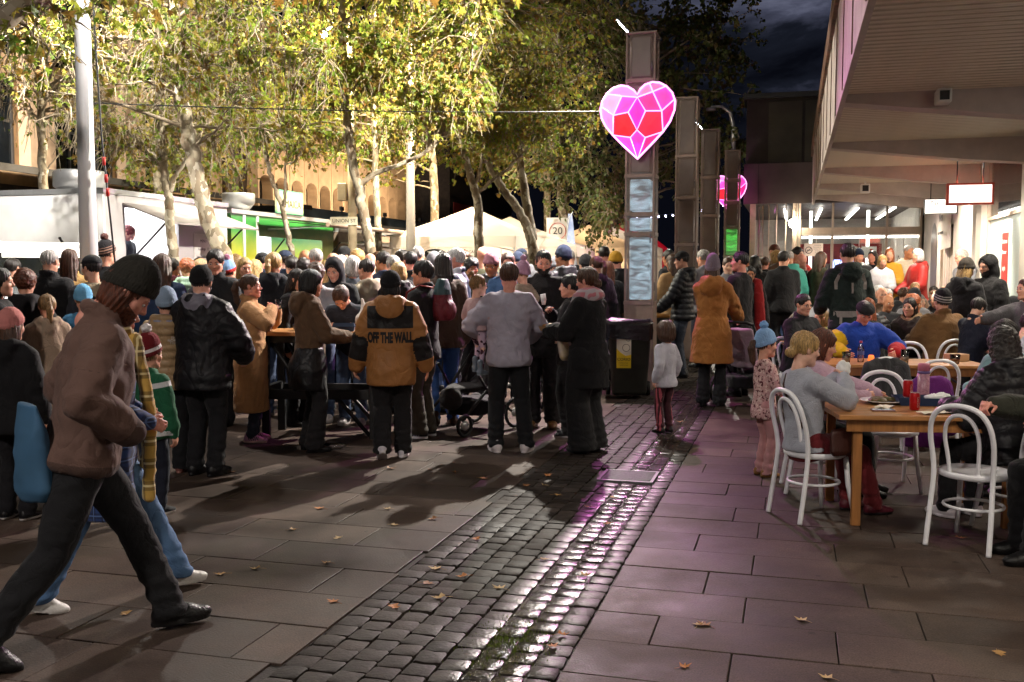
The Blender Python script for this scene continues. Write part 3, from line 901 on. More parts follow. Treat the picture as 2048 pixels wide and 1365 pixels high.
def pillar(X,Y,label,rails,lit,lit_mat,H=5.02,w=0.21,d=0.2):
 t=thing('light_pillar',label,'pillar',(X,Y,0),-TH,'bronze light pillars along the street')
 for sx in (-1,1):
  for sy in (-1,1):
   MB().bbox((sx*w-(0.028 if sx>0 else 0),sy*d-(0.028 if sy>0 else 0),0),(sx*w+(0.028 if sx<0 else 0),sy*d+(0.028 if sy<0 else 0),H),0.004).build('corner_post',M_BRONZE,t)
 MB().bbox((-w-0.006,-d-0.006,H+0.001),(w+0.006,d+0.006,H+0.03),0.004).build('cap',M_BRONZE,t)
 MB().bbox((-w+0.004,-d+0.004,0.0),(w-0.004,d-0.004,rails[0]),0.003).build('base_box',M_BRONZE,t)
 for z in rails:
  for sy in (-1,1):
   MB().box((-w+0.029,sy*d-0.012,z),(w-0.029,sy*d+0.012,z+0.05)).build('rail',M_BRONZE,t)
  for sx in (-1,1):
   MB().box((sx*w-0.012,-d+0.029,z),(sx*w+0.012,d-0.029,z+0.05)).build('rail',M_BRONZE,t)
 zz=list(rails)+[H]
 for i in range(len(zz)-1):
  z0,z1=zz[i]+0.052,zz[i+1]-0.002
  for sy in (-1,1):
   MB().add([(-w+0.03,sy*(d-0.005),z0),(w-0.03,sy*(d-0.005),z0),(w-0.03,sy*(d-0.005),z1),(-w+0.03,sy*(d-0.005),z1)],[(0,1,2,3)]).build('mesh_panel',M_PERF,t)
  for sx in (-1,1):
   MB().add([(sx*(w-0.005),-d+0.03,z0),(sx*(w-0.005),d-0.03,z0),(sx*(w-0.005),d-0.03,z1),(sx*(w-0.005),-d+0.03,z1)],[(0,1,2,3)]).build('mesh_panel',M_PERF,t)
  m=lit_mat if i in lit else M_DIMAC
  MB().bbox((-w+0.065,-d+0.05,z0+0.02),(w-0.065,d-0.05,z1-0.02),0.02).build('light_core',m,t)
 for z in (0.9,2.1,3.3,4.5):
  MB().tube([(w-0.05,-d-0.014,z),(w-0.05,-d-0.014,z+0.13)],0.009,6).build('hinge',M_STEEL,t)
 return t
P1=(1.86,14.4)
p1=pillar(P1[0],P1[1],'tall bronze light pillar with glowing blue core and big heart',[1.22,2.20,2.48,3.02,4.35],(0,1,2),M_CYAN)
pillar(3.42,19.6,'dim bronze mesh pillar second in the row, just past the heart',[1.2,2.2,3.1,3.9],(),M_CYAN)
pillar(4.72,23.9,'slim bronze mesh pillar carrying a small angled panel, third in the row',[1.2,2.1,3.0,3.9],(),M_CYAN)
pillar(6.13,27.9,'far bronze mesh pillar with green glowing core',[1.1,2.1,2.9,3.6,4.2],(0,1),M_GREEN)
def flood(X,Y,z,label,power,aim,size=R(120),blend=0.5):
 """thin tilted LED panel on a pillar top"""
 t=thing('floodlight',label,'floodlight',(X,Y,z),-TH)
 ang=R(48)
 fr= lambda x,y,q: (x*math.cos(ang)+q*math.sin(ang),y,-x*math.sin(ang)+q*math.cos(ang))
 MB().bbox((-0.24,-0.14,0.0),(0.0,0.14,0.025),0.004,lambda x,y,q: fr(x,y,q)).build('housing',M_STEEL,t)
 MB().box((-0.23,-0.13,-0.006),(-0.01,0.13,-0.001),lambda x,y,q: fr(x,y,q)).build('lamp_face',emit('flood_face',(0.82,0.88,1.0),30),t)
 MB().box((-0.012,-0.03,-0.06),(0.012,0.03,0.01)).build('bracket',M_BLACK,t)
 ld=bpy.data.lights.new('flood','SPOT'); ld.energy=power; ld.color=(1.0,0.93,0.82); ld.spot_size=size; ld.spot_blend=blend; ld.shadow_soft_size=0.05
 lo=bpy.data.objects.new('lamp',ld); COL.objects.link(lo)
 lo.location=Vector((X,Y,z))+Vector((-0.30,-0.05,0.02))
 dv=Vector(aim)-lo.location
 lo.rotation_euler=dv.to_track_quat('-Z','Y').to_euler()
 lo.parent=t; lo.matrix_parent_inverse=t.matrix_basis.inverted()
flood(P1[0]-0.2,P1[1],5.07,'small bright tilted lamp panel on top of the heart pillar',2700,(-4.5,13.0,2.5),R(152),blend=0.7)
flood(4.72-0.2,23.9,5.07,'small bright tilted lamp panel on the third pillar',1000,(-0.5,22,2.2),R(150),blend=0.75)
def heart(loc,S,label,strength):
 t=thing('neon_heart',label,'neon sign',loc,-TH,'glowing faceted hearts')
 def q(x,y):
  return ((x-408)/640*S,-(y-870)/640*S)
 n={k: q(*v) for k,v in dict(A2=(150,640),A=(275,665),B=(405,680),C=(205,820),D=(330,800),E=(475,795),F=(610,800),G=(405,950),H=(203,985),I=(350,1010),J=(475,1015),K=(622,972),Lt=(535,640),M=(645,600),N=(510,578),P=(100,745),Q=(712,712),T=(412,1190),notch=(405,655)).items()}
 def curve(pts):
  return [q(*p) for p in pts]
 left=curve([(405,660),(375,620),(325,588),(270,578),(205,595),(150,640),(112,700),(95,765),(105,840),(145,915),(203,985),(300,1085),(412,1190)])
 right=curve([(405,660),(430,615),(470,580),(530,562),(590,570),(645,600),(695,655),(720,725),(715,800),(680,890),(622,972),(525,1075),(412,1190)])
 outline=left+list(reversed(right))[1:-1]
 MB().prism(outline,0.015,0.055).build('backing',surf('heart_tray',hx('5a2a50'),0.5,var=0.1),t)
 fac=[((n['A2'],n['A'],n['C'],n['P']),(1.0,0.42,0.62),1.0),((n['A2'],q(205,595),q(270,578),q(325,588),q(375,620),n['B'],n['A']),(0.98,0.30,0.72),0.9),((n['A'],n['B'],n['D'],n['C']),(0.92,0.10,0.62),0.8),((n['B'],n['E'],n['G'],n['D']),(0.92,0.04,0.55),0.8),((n['C'],n['D'],n['G'],n['I'],n['H']),(0.90,0.015,0.03),0.85),((n['P'],n['C'],n['H'],q(145,915),q(105,840)),(1.0,0.28,0.62),0.9),((n['H'],n['I'],n['T'],q(300,1085)),(0.9,0.08,0.55),0.8),((n['G'],n['J'],n['T'],n['I']),(0.95,0.05,0.48),0.8),((n['J'],n['K'],q(525,1075),n['T']),(0.90,0.02,0.18),0.85),((n['E'],n['F'],n['K'],n['J'],n['G']),(0.92,0.015,0.06),0.85),((n['B'],n['Lt'],n['F'],n['E']),(0.92,0.05,0.30),0.85),((n['B'],q(430,615),q(470,580),n['N'],n['Lt']),(0.98,0.25,0.42),0.9),((n['N'],q(590,570),n['M'],n['Lt']),(0.98,0.18,0.35),0.9),((n['Lt'],n['M'],q(695,655),n['Q'],n['F']),(0.95,0.07,0.48),0.8),((n['F'],n['Q'],q(680,890),n['K']),(0.90,0.02,0.22),0.85)]
 for i,(poly,col,k) in enumerate(fac):
  cx=sum(p[0] for p in poly)/len(poly); cz=sum(p[1] for p in poly)/len(poly)
  mb=MB()
  m=len(poly)
  vs_=[(p[0],0.008,p[1]) for p in poly]+[(cx,-0.008,cz)]
  mb.add(vs_,[(k2,(k2+1) % m,m) for k2 in range(m)])
  mb.build('facet',emit('facet_%d' % i,col,strength*k*0.55),t)
 tube=emit('neon_tube_pink',(1.0,0.32,0.84),strength*1.5)
 mb=MB()
 mb.tube([(x,-0.022,z) for x,z in outline],0.0145*S,6,closed=True)
 mb.build('neon_rim',tube,t)
 for seg in (('A2','A','B'),('A','C'),('P','C','D','B','E','F','Q'),('D','G','E'),('C','H','I','G','J','K','F'),('I','T','J'),('B','Lt','M'),('N','Lt','F')):
  MB().tube([(n[s][0],-0.02,n[s][1]) for s in seg],0.009*S,6).build('neon_tube',tube,t)
 MB().box((-0.1,0.056,-0.06),(0.1,0.10,0.02)).build('bracket',M_BLACK,t)
 ld=bpy.data.lights.new('glow','SPOT'); ld.energy=190*S; ld.color=(1.0,0.22,0.80); ld.spot_size=R(160); ld.spot_blend=0.8; ld.shadow_soft_size=0.0
 lo=bpy.data.objects.new('lamp',ld); COL.objects.link(lo); lo.parent=t; lo.location=(0,-0.08,-0.1); lo.rotation_euler=(R(-58),0,0)
 ld=bpy.data.lights.new('halo','POINT'); ld.energy=9*S; ld.color=(1.0,0.12,0.75); ld.shadow_soft_size=0.0
 lo=bpy.data.objects.new('lamp',ld); COL.objects.link(lo); lo.parent=t; lo.location=(0,0.075,0.12)
pf=st(*inv_st((P1[0],P1[1])))
hp=Vector((P1[0],P1[1],0))+(st(0,-1)-st(0,0))*0.31
heart((hp.x-0.02,hp.y,3.80),1.07,'large pink and red neon heart hung high on the bronze pillar',0.85)
heart(tuple(at(1457,385,28.45)),1.02,'smaller glowing pink heart beyond the green lit pillar',0.75)
# ================================================================== distance-field sculpting
f32=np.float32
def _sub(P,c):
 return P-np.asarray(c,dtype=f32)
def cone(a,b,ra,rb):
 a=np.asarray(a,f32); b=np.asarray(b,f32); ba=b-a; l2=max(float(ba @ ba),1e-9)
 def f(P):
  pa=P-a
  t=np.clip((pa @ ba)/l2,0,1)
  d=pa-t[:,None]*ba
  return np.sqrt(np.einsum('ij,ij->i',d,d))-(ra+(rb-ra)*t)
 f.bb=(np.minimum(a-ra,b-rb),np.maximum(a+ra,b+rb))
 return f
def chain(pts,rs,k=0.0):
 fs=[cone(pts[i],pts[i+1],rs[i],rs[i+1]) for i in range(len(pts)-1)]
 return union(fs,k) if len(fs)>1 else fs[0]
def ell(c,r,M=None):
 c=np.asarray(c,f32); r=np.asarray(r,f32); M_=None if M is None else np.asarray(M,f32)
 def f(P):
  q=P-c
  if M_ is not None: q=q @ M_
  k0=np.sqrt((((q/r)) ** 2).sum(1)); k1=np.sqrt(((q/(r*r)) ** 2).sum(1))
  return k0*(k0-1)/np.maximum(k1,1e-6)
 m=float(r.max()) if M is not None else r
 f.bb=(c-m,c+m)
 return f
def loft(O,M,zs,a,b,yo=None):
 """stacked ellipses along the frame's third axis; M columns = right, forward, up"""
 O=np.asarray(O,f32); M=np.asarray(M,f32); zs=np.asarray(zs,f32); a=np.asarray(a,f32); b=np.asarray(b,f32)
 yo=np.zeros_like(zs) if yo is None else np.asarray(yo,f32)
 def f(P):
  q=(P-O) @ M
  z=q[:,2]
  A=np.interp(z,zs,a); B=np.interp(z,zs,b); y=q[:,1]-np.interp(z,zs,yo); x=q[:,0]
  k0=np.sqrt((x/A) ** 2+(y/B) ** 2); k1=np.sqrt((x/(A*A)) ** 2+(y/(B*B)) ** 2)
  d=np.where(k1>1e-5,k0*(k0-1)/np.maximum(k1,1e-5),-np.minimum(A,B))
  return np.maximum(d,np.maximum(z-zs[-1],zs[0]-z)).astype(f32)
 m=float(max(a.max(),b.max()))+float(np.abs(yo).max())
 e1=O+M[:,2]*zs[0]; e2=O+M[:,2]*zs[-1]
 f.bb=(np.minimum(e1,e2)-m,np.maximum(e1,e2)+m)
 return f
def smin(a,b,k):
 if k <= 0: return np.minimum(a,b)
 h=np.maximum(k-np.abs(a-b),0)/k
 return np.minimum(a,b)-h*h*k*0.25
def smax(a,b,k):
 return -smin(-a,-b,k)
def union(fs,k=0.0):
 def f(P):
  d=fs[0](P)
  for g_ in fs[1:]:
   d=smin(d,g_(P),k)
  return d
 f.bb=(np.min([g_.bb[0] for g_ in fs],axis=0),np.max([g_.bb[1] for g_ in fs],axis=0))
 return f
def minus(fa,fb,k=0.0):
 def f(P):
  return smax(fa(P),-fb(P),k)
 f.bb=fa.bb
 return f
def cut(fa,n,d,k=0.0,bb=None):
 """keep points with n.p < d"""
 n=np.asarray(n,f32)
 def f(P):
  return smax(fa(P),P @ n-d,k)
 f.bb=bb or fa.bb
 return f
def offset(fa,o):
 def f(P):
  return fa(P)-o
 f.bb=(fa.bb[0]-max(o,0),fa.bb[1]+max(o,0))
 return f
_CORN=[(0,0,0),(1,0,0),(0,1,0),(1,1,0),(0,0,1),(1,0,1),(0,1,1),(1,1,1)]
_EDGE=[(0,1),(2,3),(4,5),(6,7),(0,2),(1,3),(4,6),(5,7),(0,4),(1,5),(2,6),(3,7)]
def sculpt(f,h,pad=2):
 """surface of a distance field as quads (naive surface nets)"""
 lo=np.asarray(f.bb[0],f32)-pad*h; hi=np.asarray(f.bb[1],f32)+pad*h
 n=np.maximum(np.ceil((hi-lo)/h).astype(int)+1,3)
 ax=[lo[i]+np.arange(n[i],dtype=f32)*h for i in range(3)]
 B=4
 nb=(n+B-1) // B
 cx=[lo[i]+(np.arange(nb[i],dtype=f32)*B+(B-1)/2)*f32(h) for i in range(3)]
 C=np.stack(np.meshgrid(*cx,indexing='ij'),-1).reshape(-1,3).astype(f32)
 cv=f(C).reshape(nb)
 act=np.abs(cv)<h*B*1.5
 v=np.repeat(np.repeat(np.repeat(cv,B,0),B,1),B,2)[:n[0],:n[1],:n[2]].astype(f32)
 A=np.repeat(np.repeat(np.repeat(act,B,0),B,1),B,2)[:n[0],:n[1],:n[2]]
 J=np.argwhere(A)
 v[A]=f((lo+J*f32(h)).astype(f32))
 s=v<0
 m=[slice(0,-1),slice(1,None)]
 cnt=np.zeros(n-1,np.int8)
 for c in _CORN:
  cnt += s[m[c[0]],m[c[1]],m[c[2]]]
 mixed=(cnt>0) & (cnt<8)
 I=np.argwhere(mixed)
 if len(I) == 0:
  return np.zeros((0,3),f32),np.zeros((0,4),np.int32)
 idx=np.full(n-1,-1,np.int32); idx[mixed]=np.arange(len(I),dtype=np.int32)
 V=[v[I[:,0]+c[0],I[:,1]+c[1],I[:,2]+c[2]] for c in _CORN]
 pos=np.zeros((len(I),3),f32); k=np.zeros(len(I),f32)
 for a,b in _EDGE:
  va,vb=V[a],V[b]
  q=(va<0) != (vb<0)
  t=np.where(q,va/np.where(q,va-vb,1),0).astype(f32)
  ca=np.array(_CORN[a],f32); cb=np.array(_CORN[b],f32)
  pos += np.where(q[:,None],ca+t[:,None]*(cb-ca),0)
  k += q
 P=lo+(I+pos/k[:,None])*h
 F=[]
 nx,ny,nz=n
 for axis in range(3):
  sl0=[slice(None)]*3; sl1=[slice(None)]*3
  sl0[axis]=slice(0,-1); sl1[axis]=slice(1,None)
  o1,o2=[x for x in range(3) if x != axis]
  a=s[tuple(sl0)]; b=s[tuple(sl1)]
  E=np.argwhere(a != b)
  E=E[(E[:,o1] >= 1) & (E[:,o2] >= 1) & (E[:,o1]<n[o1]-1) & (E[:,o2]<n[o2]-1)]
  ins=a[E[:,0],E[:,1],E[:,2]]
  def cell(d1,d2):
   c=E.copy(); c[:,o1] += d1; c[:,o2] += d2
   return idx[c[:,0],c[:,1],c[:,2]]
  q=np.stack([cell(-1,-1),cell(0,-1),cell(0,0),cell(-1,0)],1)
  flip=ins if axis != 1 else ~ins
  q[~flip]=q[~flip][:,::-1]
  F.append(q)
 return P,np.concatenate(F).astype(np.int32)
def vnormals(P,F):
 fn=np.cross(P[F[:,2]]-P[F[:,0]],P[F[:,3]]-P[F[:,1]])
 N=np.zeros_like(P)
 for k in range(4):
  np.add.at(N,F[:,k],fn)
 return N/np.maximum(np.linalg.norm(N,axis=1),1e-9)[:,None]
def relax(P,F,n=1,w=0.5):
 for _ in range(n):
  S=np.zeros_like(P); c=np.zeros(len(P),f32)
  for k in range(4):
   np.add.at(S,F[:,k],P[F[:,(k+1) % 4]]); np.add.at(S,F[:,k],P[F[:,(k+3) % 4]])
   np.add.at(c,F[:,k],2)
  P=P*(1-w)+w*S/np.maximum(c,1)[:,None]
 return P
def folds(P,N,amp,freq,aniso=(1,1,1),seed=0.0):
 """cloth folds: sharp-edged ridges"""
 q=P*(np.asarray(aniso)*freq)+seed
 wv=noise3(q+0.6*noise3(q*0.6+9.1)[:,None])
 d=(0.5-np.abs(wv))*1.6-0.5
 return P+N*(amp*d)[:,None].astype(f32)
# ================================================================== the figure
def rotm(yaw=0.0,pitch=0.0,roll=0.0):
 """columns right, forward, up; yaw to the left, pitch forward/down"""
 cy_,sy_=math.cos(yaw),math.sin(yaw); cp_,sp_=math.cos(pitch),math.sin(pitch); cr,sr=math.cos(roll),math.sin(roll)
 Rx=np.array([[1,0,0],[0,cp_,sp_],[0,-sp_,cp_]])
 Ry=np.array([[cr,0,sr],[0,1,0],[-sr,0,cr]])
 Rz=np.array([[cy_,-sy_,0],[sy_,cy_,0],[0,0,1]])
 return Rz @ Rx @ Ry
def ik(A,T,l1,l2,pole):
 A=np.asarray(A,float); T=np.asarray(T,float); d=T-A; L_=np.linalg.norm(d)
 mx=(l1+l2)*0.998
 if L_>mx: T=A+d/L_*mx; d=T-A; L_=mx
 if L_<abs(l1-l2)+0.02: L_=abs(l1-l2)+0.02
 u=d/max(np.linalg.norm(d),1e-6)
 p=np.asarray(pole,float); p=p-u*(p @ u); p /= max(np.linalg.norm(p),1e-6)
 x=(l1*l1-l2*l2+L_*L_)/(2*L_)
 y=math.sqrt(max(l1*l1-x*x,0))
 return A+u*x+p*y,T
class Sk:
 pass
def skeleton(H,sex,pose):
 k=Sk(); s=H/1.75; k.s=s; k.H=H
 child=H<1.5
 hs=max(s,0.80+0.10*(H-0.8)) if child else (s*0.5+0.5)
 k.hs=hs*(0.97 if sex == 'f' else 1.0)
 hh=0.232*k.hs
 hipz=(0.50 if child else 0.53)*H
 shz=H-hh-0.065*s
 tl=shz-hipz
 hip=np.array(pose.get('hip',(0,0,hipz/s)),float)*s if 'hip' in pose else np.array([pose.get('dx',0)*s,0,hipz-pose.get('drop',0.0)*s])
 lean=pose.get('lean',0.0); roll=pose.get('roll',0.0); tw=pose.get('twist',0.0)
 M=rotm(tw,lean,roll)
 k.M=M; k.hip=hip; k.tl=tl
 k.sc=hip+M[:,2]*tl
 sw=(0.168 if sex == 'm' else 0.150)*s*pose.get('wide',1.0)
 k.sw=sw
 k.shL=k.sc-M[:,0]*sw-M[:,2]*0.050*s; k.shR=k.sc+M[:,0]*sw-M[:,2]*0.050*s
 k.neck=k.sc+M[:,2]*0.035*s-M[:,1]*0.01*s
 k.HM=rotm(pose.get('hyaw',0.0),pose.get('hpitch',0.0),pose.get('hroll',0.0))
 nd=M[:,2]*0.45+k.HM[:,2]*0.35+np.array([0,0,0.3])+k.HM[:,1]*0.10; nd /= np.linalg.norm(nd)
 k.head=k.neck+nd*(0.03*s)+k.HM[:,2]*(0.125*k.hs)+k.HM[:,1]*0.015
 la,lf=0.285*s,0.255*s
 def P(key,dflt):
  return np.array(pose.get(key,dflt),float)*s
 zz=hip[2]/s
 hang=zz-0.04
 tL,tR=P('lh',(-0.25,0.06,hang)),P('rh',(0.25,0.06,hang))
 k.elL,k.wrL=ik(k.shL,tL,la,lf,pose.get('lp',(-0.5,-1,-0.4))); k.elR,k.wrR=ik(k.shR,tR,la,lf,pose.get('rp',(0.5,-1,-0.4)))
 hw=0.088*s
 PM=rotm(tw*0.5)
 k.hjL=hip-PM[:,0]*hw; k.hjR=hip+PM[:,0]*hw
 ank=0.075*s
 aL=P('lf',(-0.10,0.0,0.0)); aR=P('rf',(0.10,0.0,0.0)); aL[2] += ank; aR[2] += ank
 ll=(hipz-ank)/2*1.012
 k.knL,k.anL=ik(k.hjL,aL,ll,ll,pose.get('lkp',(-0.08,1,0))); k.knR,k.anR=ik(k.hjR,aR,ll,ll,pose.get('rkp',(0.08,1,0)))
 k.fyL=pose.get('lfy',0.12); k.fyR=pose.get('rfy',-0.12)
 k.fpL=pose.get('lfp',0.0); k.fpR=pose.get('rfp',0.0)
 k.pose=pose
 return k
def local(f,O,M,scale=1.0):
 """field given in a local frame placed at O"""
 O=np.asarray(O,f32); Mf=np.asarray(M,f32)
 def g_(P):
  return f(((P-O) @ Mf)/scale)*scale
 lo,hi=np.asarray(f.bb[0]),np.asarray(f.bb[1])
 cs=np.array([[(lo,hi)[a][0],(lo,hi)[b][1],(lo,hi)[c][2]] for a in (0,1) for b in (0,1) for c in (0,1)])*scale
 w=cs @ np.asarray(M).T+np.asarray(O)
 g_.bb=(w.min(0),w.max(0))
 return g_
def head_field(sex,fat=0.0):
 j=1.0 if sex == 'm' else 0.93
 fs=[ell((0,-0.012,0.032),(0.075,0.095,0.088)),ell((0,0.020,-0.040),(0.057*j+fat,0.070,0.072)),cone((-0.048*j,-0.002,-0.060),(0,0.066,-0.098),0.022,0.020),cone((0.048*j,-0.002,-0.060),(0,0.066,-0.098),0.022,0.020),ell((-0.036,0.052,-0.024),(0.030,0.030,0.026)),ell((0.036,0.052,-0.024),(0.030,0.030,0.026)),cone((-0.030,0.076,0.020),(0.030,0.076,0.020),0.013,0.013)]
 base=union(fs,0.028)
 base=minus(base,ell((-0.031,0.096,0.001),(0.019,0.014,0.011)),0.012)
 base=minus(base,ell((0.031,0.096,0.001),(0.019,0.014,0.011)),0.012)
 nose=union([cone((0,0.084,0.012),(0,0.106,-0.026),0.007,0.0115),ell((-0.010,0.095,-0.031),(0.009,0.011,0.008)),ell((0.010,0.095,-0.031),(0.009,0.011,0.008))],0.010)
 base=union([base,nose],0.012)
 lips=union([chain([(-0.022,0.080,-0.060),(0,0.091,-0.057),(0.022,0.080,-0.060)],[0.005,0.0075,0.005]),chain([(-0.019,0.080,-0.068),(0,0.090,-0.070),(0.019,0.080,-0.068)],[0.005,0.008,0.005])],0.004)
 base=union([base,lips],0.006)
 e=[ell((sx*0.077,-0.008,-0.006),(0.010,0.019,0.031),rotm(0,-0.15,sx*0.2)) for sx in (-1,1)]
 return union([base]+e,0.006)
NECK= lambda s: cone((0,-0.022,-0.05),(0,-0.040,-0.20),0.052*s,0.058*s)
HEADS={'m': head_field('m'),'f': head_field('f')}
def hand_field(side,curl,spread=0.0,s=1.0):
 """palm and five fingers; x across, y along the fingers, z = back of the hand"""
 t=-side
 fs=[ell((0,0.045,0),(0.040,0.055,0.015)),cone((0,-0.03,0),(0,0.02,0),0.025,0.024)]
 for i,(x,L1) in enumerate(((0.030,0.072),(0.010,0.080),(-0.010,0.075),(-0.029,0.060))):
  x=x*t
  c=curl*(1.0+0.12*i)
  a=np.array([x,0.082-abs(x)*0.25,0.0])
  d1=np.array([x*spread*4,math.cos(c*0.7),-math.sin(c*0.7)]); d1 /= np.linalg.norm(d1)
  b_=a+d1*L1*0.5
  d2=np.array([x*spread*3,math.cos(c*1.7),-math.sin(c*1.7)]); d2 /= np.linalg.norm(d2)
  fs.append(chain([a-d1*0.02,a,b_,b_+d2*L1*0.55],[0.009,0.0095,0.0085,0.0070],0.003))
 a=np.array([0.030*t,0.020,-0.002]); b_=a+np.array([0.024*t,0.028,-0.010]); c_=b_+np.array([0.006*t,0.028,-0.012*(1+curl)])
 fs.append(chain([a,b_,c_],[0.0125,0.0105,0.008]))
 return union([union(fs[:2],0.02)]+fs[2:],0.006)
def hand_frame(k,side,pn=None):
 el,wr=(k.elL,k.wrL) if side<0 else (k.elR,k.wrR)
 y=wr-el; y=y/np.linalg.norm(y)
 back=np.array(pn,float) if pn is not None else np.array([side*1.0,0.15,0.25])
 z=back-y*(back @ y); z /= max(np.linalg.norm(z),1e-6)
 x=np.cross(y,z)
 return np.stack([x,y,z],1),wr
def grid_join(parts):
 P=[]; F=[]; n=0
 for p,q in parts:
  if len(p) == 0: continue
  P.append(p); F.append(q+n); n += len(p)
 return np.concatenate(P),np.concatenate(F)
def eye_mesh(lod):
 bm=bmesh.new(); bmesh.ops.create_uvsphere(bm,u_segments=10,v_segments=8,radius=1.0)
 for v in bm.verts: v.co=Vector((v.co.x,v.co.z,v.co.y))
 for f in bm.faces:
  f.smooth=True
  f.material_index=1 if f.calc_center_median().y>0.62 else 0
 me=bpy.data.meshes.new('eye'); bm.to_mesh(me); bm.free()
 return me
EYE=eye_mesh(0)
EYE.materials.append(surf('eye_white',hx('d8d2cc'),0.25,var=0.02)); EYE.materials.append(surf('iris_dark',hx('1e140e'),0.15,var=0.1))
HAIRC=dict(brown=hx('4a2f1e'),dark=hx('1d1512'),black=hx('0e0c0c'),blonde=hx('b3905a'),fair=hx('8a6a42'),grey=hx('9a9692'),white=hx('d2cec8'),red=hx('96502c'),auburn=hx('5e2f1a'),bald=None,pink=hx('8e4046'))
SKINC=dict(light=hx('d9a58c'),fair=hx('e3b8a2'),tan=hx('b9825f'),pinkish=hx('d99a88'),dark=hx('7a4e38'))
def build_person(sp,lod):
 """returns [(part name, mesh, material, (parent index or None))]"""
 H=sp['H']; sex=sp.get('sex','m'); pose=sp.get('pose',{})
 k=skeleton(H,sex,pose); s=k.s
 hb=[0.013,0.017,0.026,0.040][lod]
 hd=[0.0052,0.0080,0.013,0.020][lod]
 hh=[0.0050,0.0075,0.013,0.022][lod]
 seed=sp.get('seed',H*37.1+len(sp.get('label',''))*3.3)
 skin=skin_mat(SKINC[sp.get('skin','light')])
 out=[]
 build=sp.get('build',1.0)
 Hl=local(union([HEADS[sex],NECK(1.0 if sex == 'm' else 0.86)],0.03),k.head,k.HM,k.hs)
 P,F=sculpt(cut(Hl,-k.M[:,2],float(-(k.neck @ k.M[:,2])+0.06*s)),hd)
 if lod == 0: P=relax(P,F,1,0.3)
 parts=[(P,F)]
 q=((P-k.head) @ k.HM)/k.hs
 lip=np.exp(-((q[:,0]/0.024) ** 4+((q[:,1]-0.088)/0.016) ** 2+((q[:,2]+0.064)/0.0085) ** 2))
 core=[loft(k.hip,k.M,[-0.10*s,0.0,0.15*s,0.32*s,k.tl-0.02*s,k.tl+0.03*s],np.array([0.14,0.15,0.125,0.14,0.13,0.05])*s,np.array([0.09,0.095,0.08,0.095,0.075,0.045])*s),cone(k.shL,k.elL,0.044*s,0.036*s),cone(k.elL,k.wrL,0.036*s,0.025*s),cone(k.shR,k.elR,0.044*s,0.036*s),cone(k.elR,k.wrR,0.036*s,0.025*s),cone(k.hjL,k.knL,0.070*s,0.046*s),cone(k.knL,k.anL,0.046*s,0.032*s),cone(k.hjR,k.knR,0.070*s,0.046*s),cone(k.knR,k.anR,0.046*s,0.032*s)]
 if lod<3:
  parts.append(sculpt(union(core,0.03),0.024 if lod<2 else 0.034))
  hsz=(0.5+0.5*s) if H>1.5 else s*1.05
  hsz *= 0.97 if sex == 'm' else 0.86
  for side,key in ((-1,'l'),(1,'r')):
   if pose.get(key+'hide'): continue
   Mh,w=hand_frame(k,side,pose.get(key+'n'))
   parts.append(sculpt(local(hand_field(side,pose.get(key+'c',0.6),pose.get(key+'s',0.05)),w,Mh,hsz),hh))
 BP,BF=grid_join(parts)
 me=np_mesh('body',BP,BF)
 la=np.zeros(len(BP)); la[:len(lip)]=lip
 set_attr(me,'lip',la)
 out.append(('body',me,skin,None))
 def loc(p):
  return k.head+k.HM @ (np.array(p)*k.hs)
 if sp.get('face',lod <= 1):
  for sx in (-1,1):
   c=loc((sx*0.031,0.0795,0.001))
   Mx=Matrix(np.column_stack([np.vstack([k.HM*np.array([0.0155,0.0125,0.0085])*k.hs,[0,0,0]]),np.array([c[0],c[1],c[2],1.0])]).tolist())
   out.append(('eye',EYE,None,None,Mx))
  hc=HAIRC[sp.get('hair',('short','brown'))[1]] or hx('4a3a30')
  for sx in (-1,1):
   mb=MB(); mb.tube([loc((sx*0.014,0.0905,0.019)),loc((sx*0.030,0.0900,0.0235)),loc((sx*0.046,0.078,0.0185))],[0.0035*k.hs,0.0042*k.hs,0.002],5)
   out.append(('eyebrow',mb.mesh('eyebrow'),hair_mat(tuple(x*0.7 for x in hc)),None))
 bt=sp.get('bottom',('trousers',hx('17161a'),0.02))
 kind,colb,loose=bt[0],bt[1],bt[2]
 seat_r=0.112
 if kind != 'none' and not (lod == 3 and not sp.get('legs',False)):
  top_z=0.10*s
  legs=[]
  for hj,kn,an,fy in ((k.hjL,k.knL,k.anL,k.fyL),(k.hjR,k.knR,k.anR,k.fyR)):
   fl={'trousers': 0.052,'jeans': 0.050,'flare': 0.064,'skinny': 0.038,'wide': 0.075,'leggings': 0.036}.get(kind,0.05)
   kr={'flare': 0.050,'skinny': 0.047,'leggings': 0.045}.get(kind,0.056)
   end=an+(an-kn)/max(np.linalg.norm(an-kn),1e-6)*(0.015*s if kind != 'flare' else 0.035*s)
   mid=kn*0.45+an*0.55
   legs.append(chain([hj,hj*0.4+kn*0.6,kn,mid,end],[(0.083*build+loose)*s,(0.072*build+loose)*s,(kr+loose)*s,(0.5*(kr+fl)+loose)*s,(fl+loose)*s],0.0))
  hips=loft(k.hip,k.M,[-0.13*s,-0.05*s,0.02*s,top_z],np.array([0.13,0.168,0.162,0.145])*s*build+loose*0.5,np.array([0.10,0.118,0.112,0.10])*s*build+loose*0.5,np.array([-0.008,-0.012,-0.008,0])*s)
  fn=union([hips]+[cut(l_,(0,0,-1),-float(min(a_[2],9)-0.035*s)) for l_,a_ in zip(legs,(k.anL,k.anR))],0.035*s)
  P,F=sculpt(fn,hb)
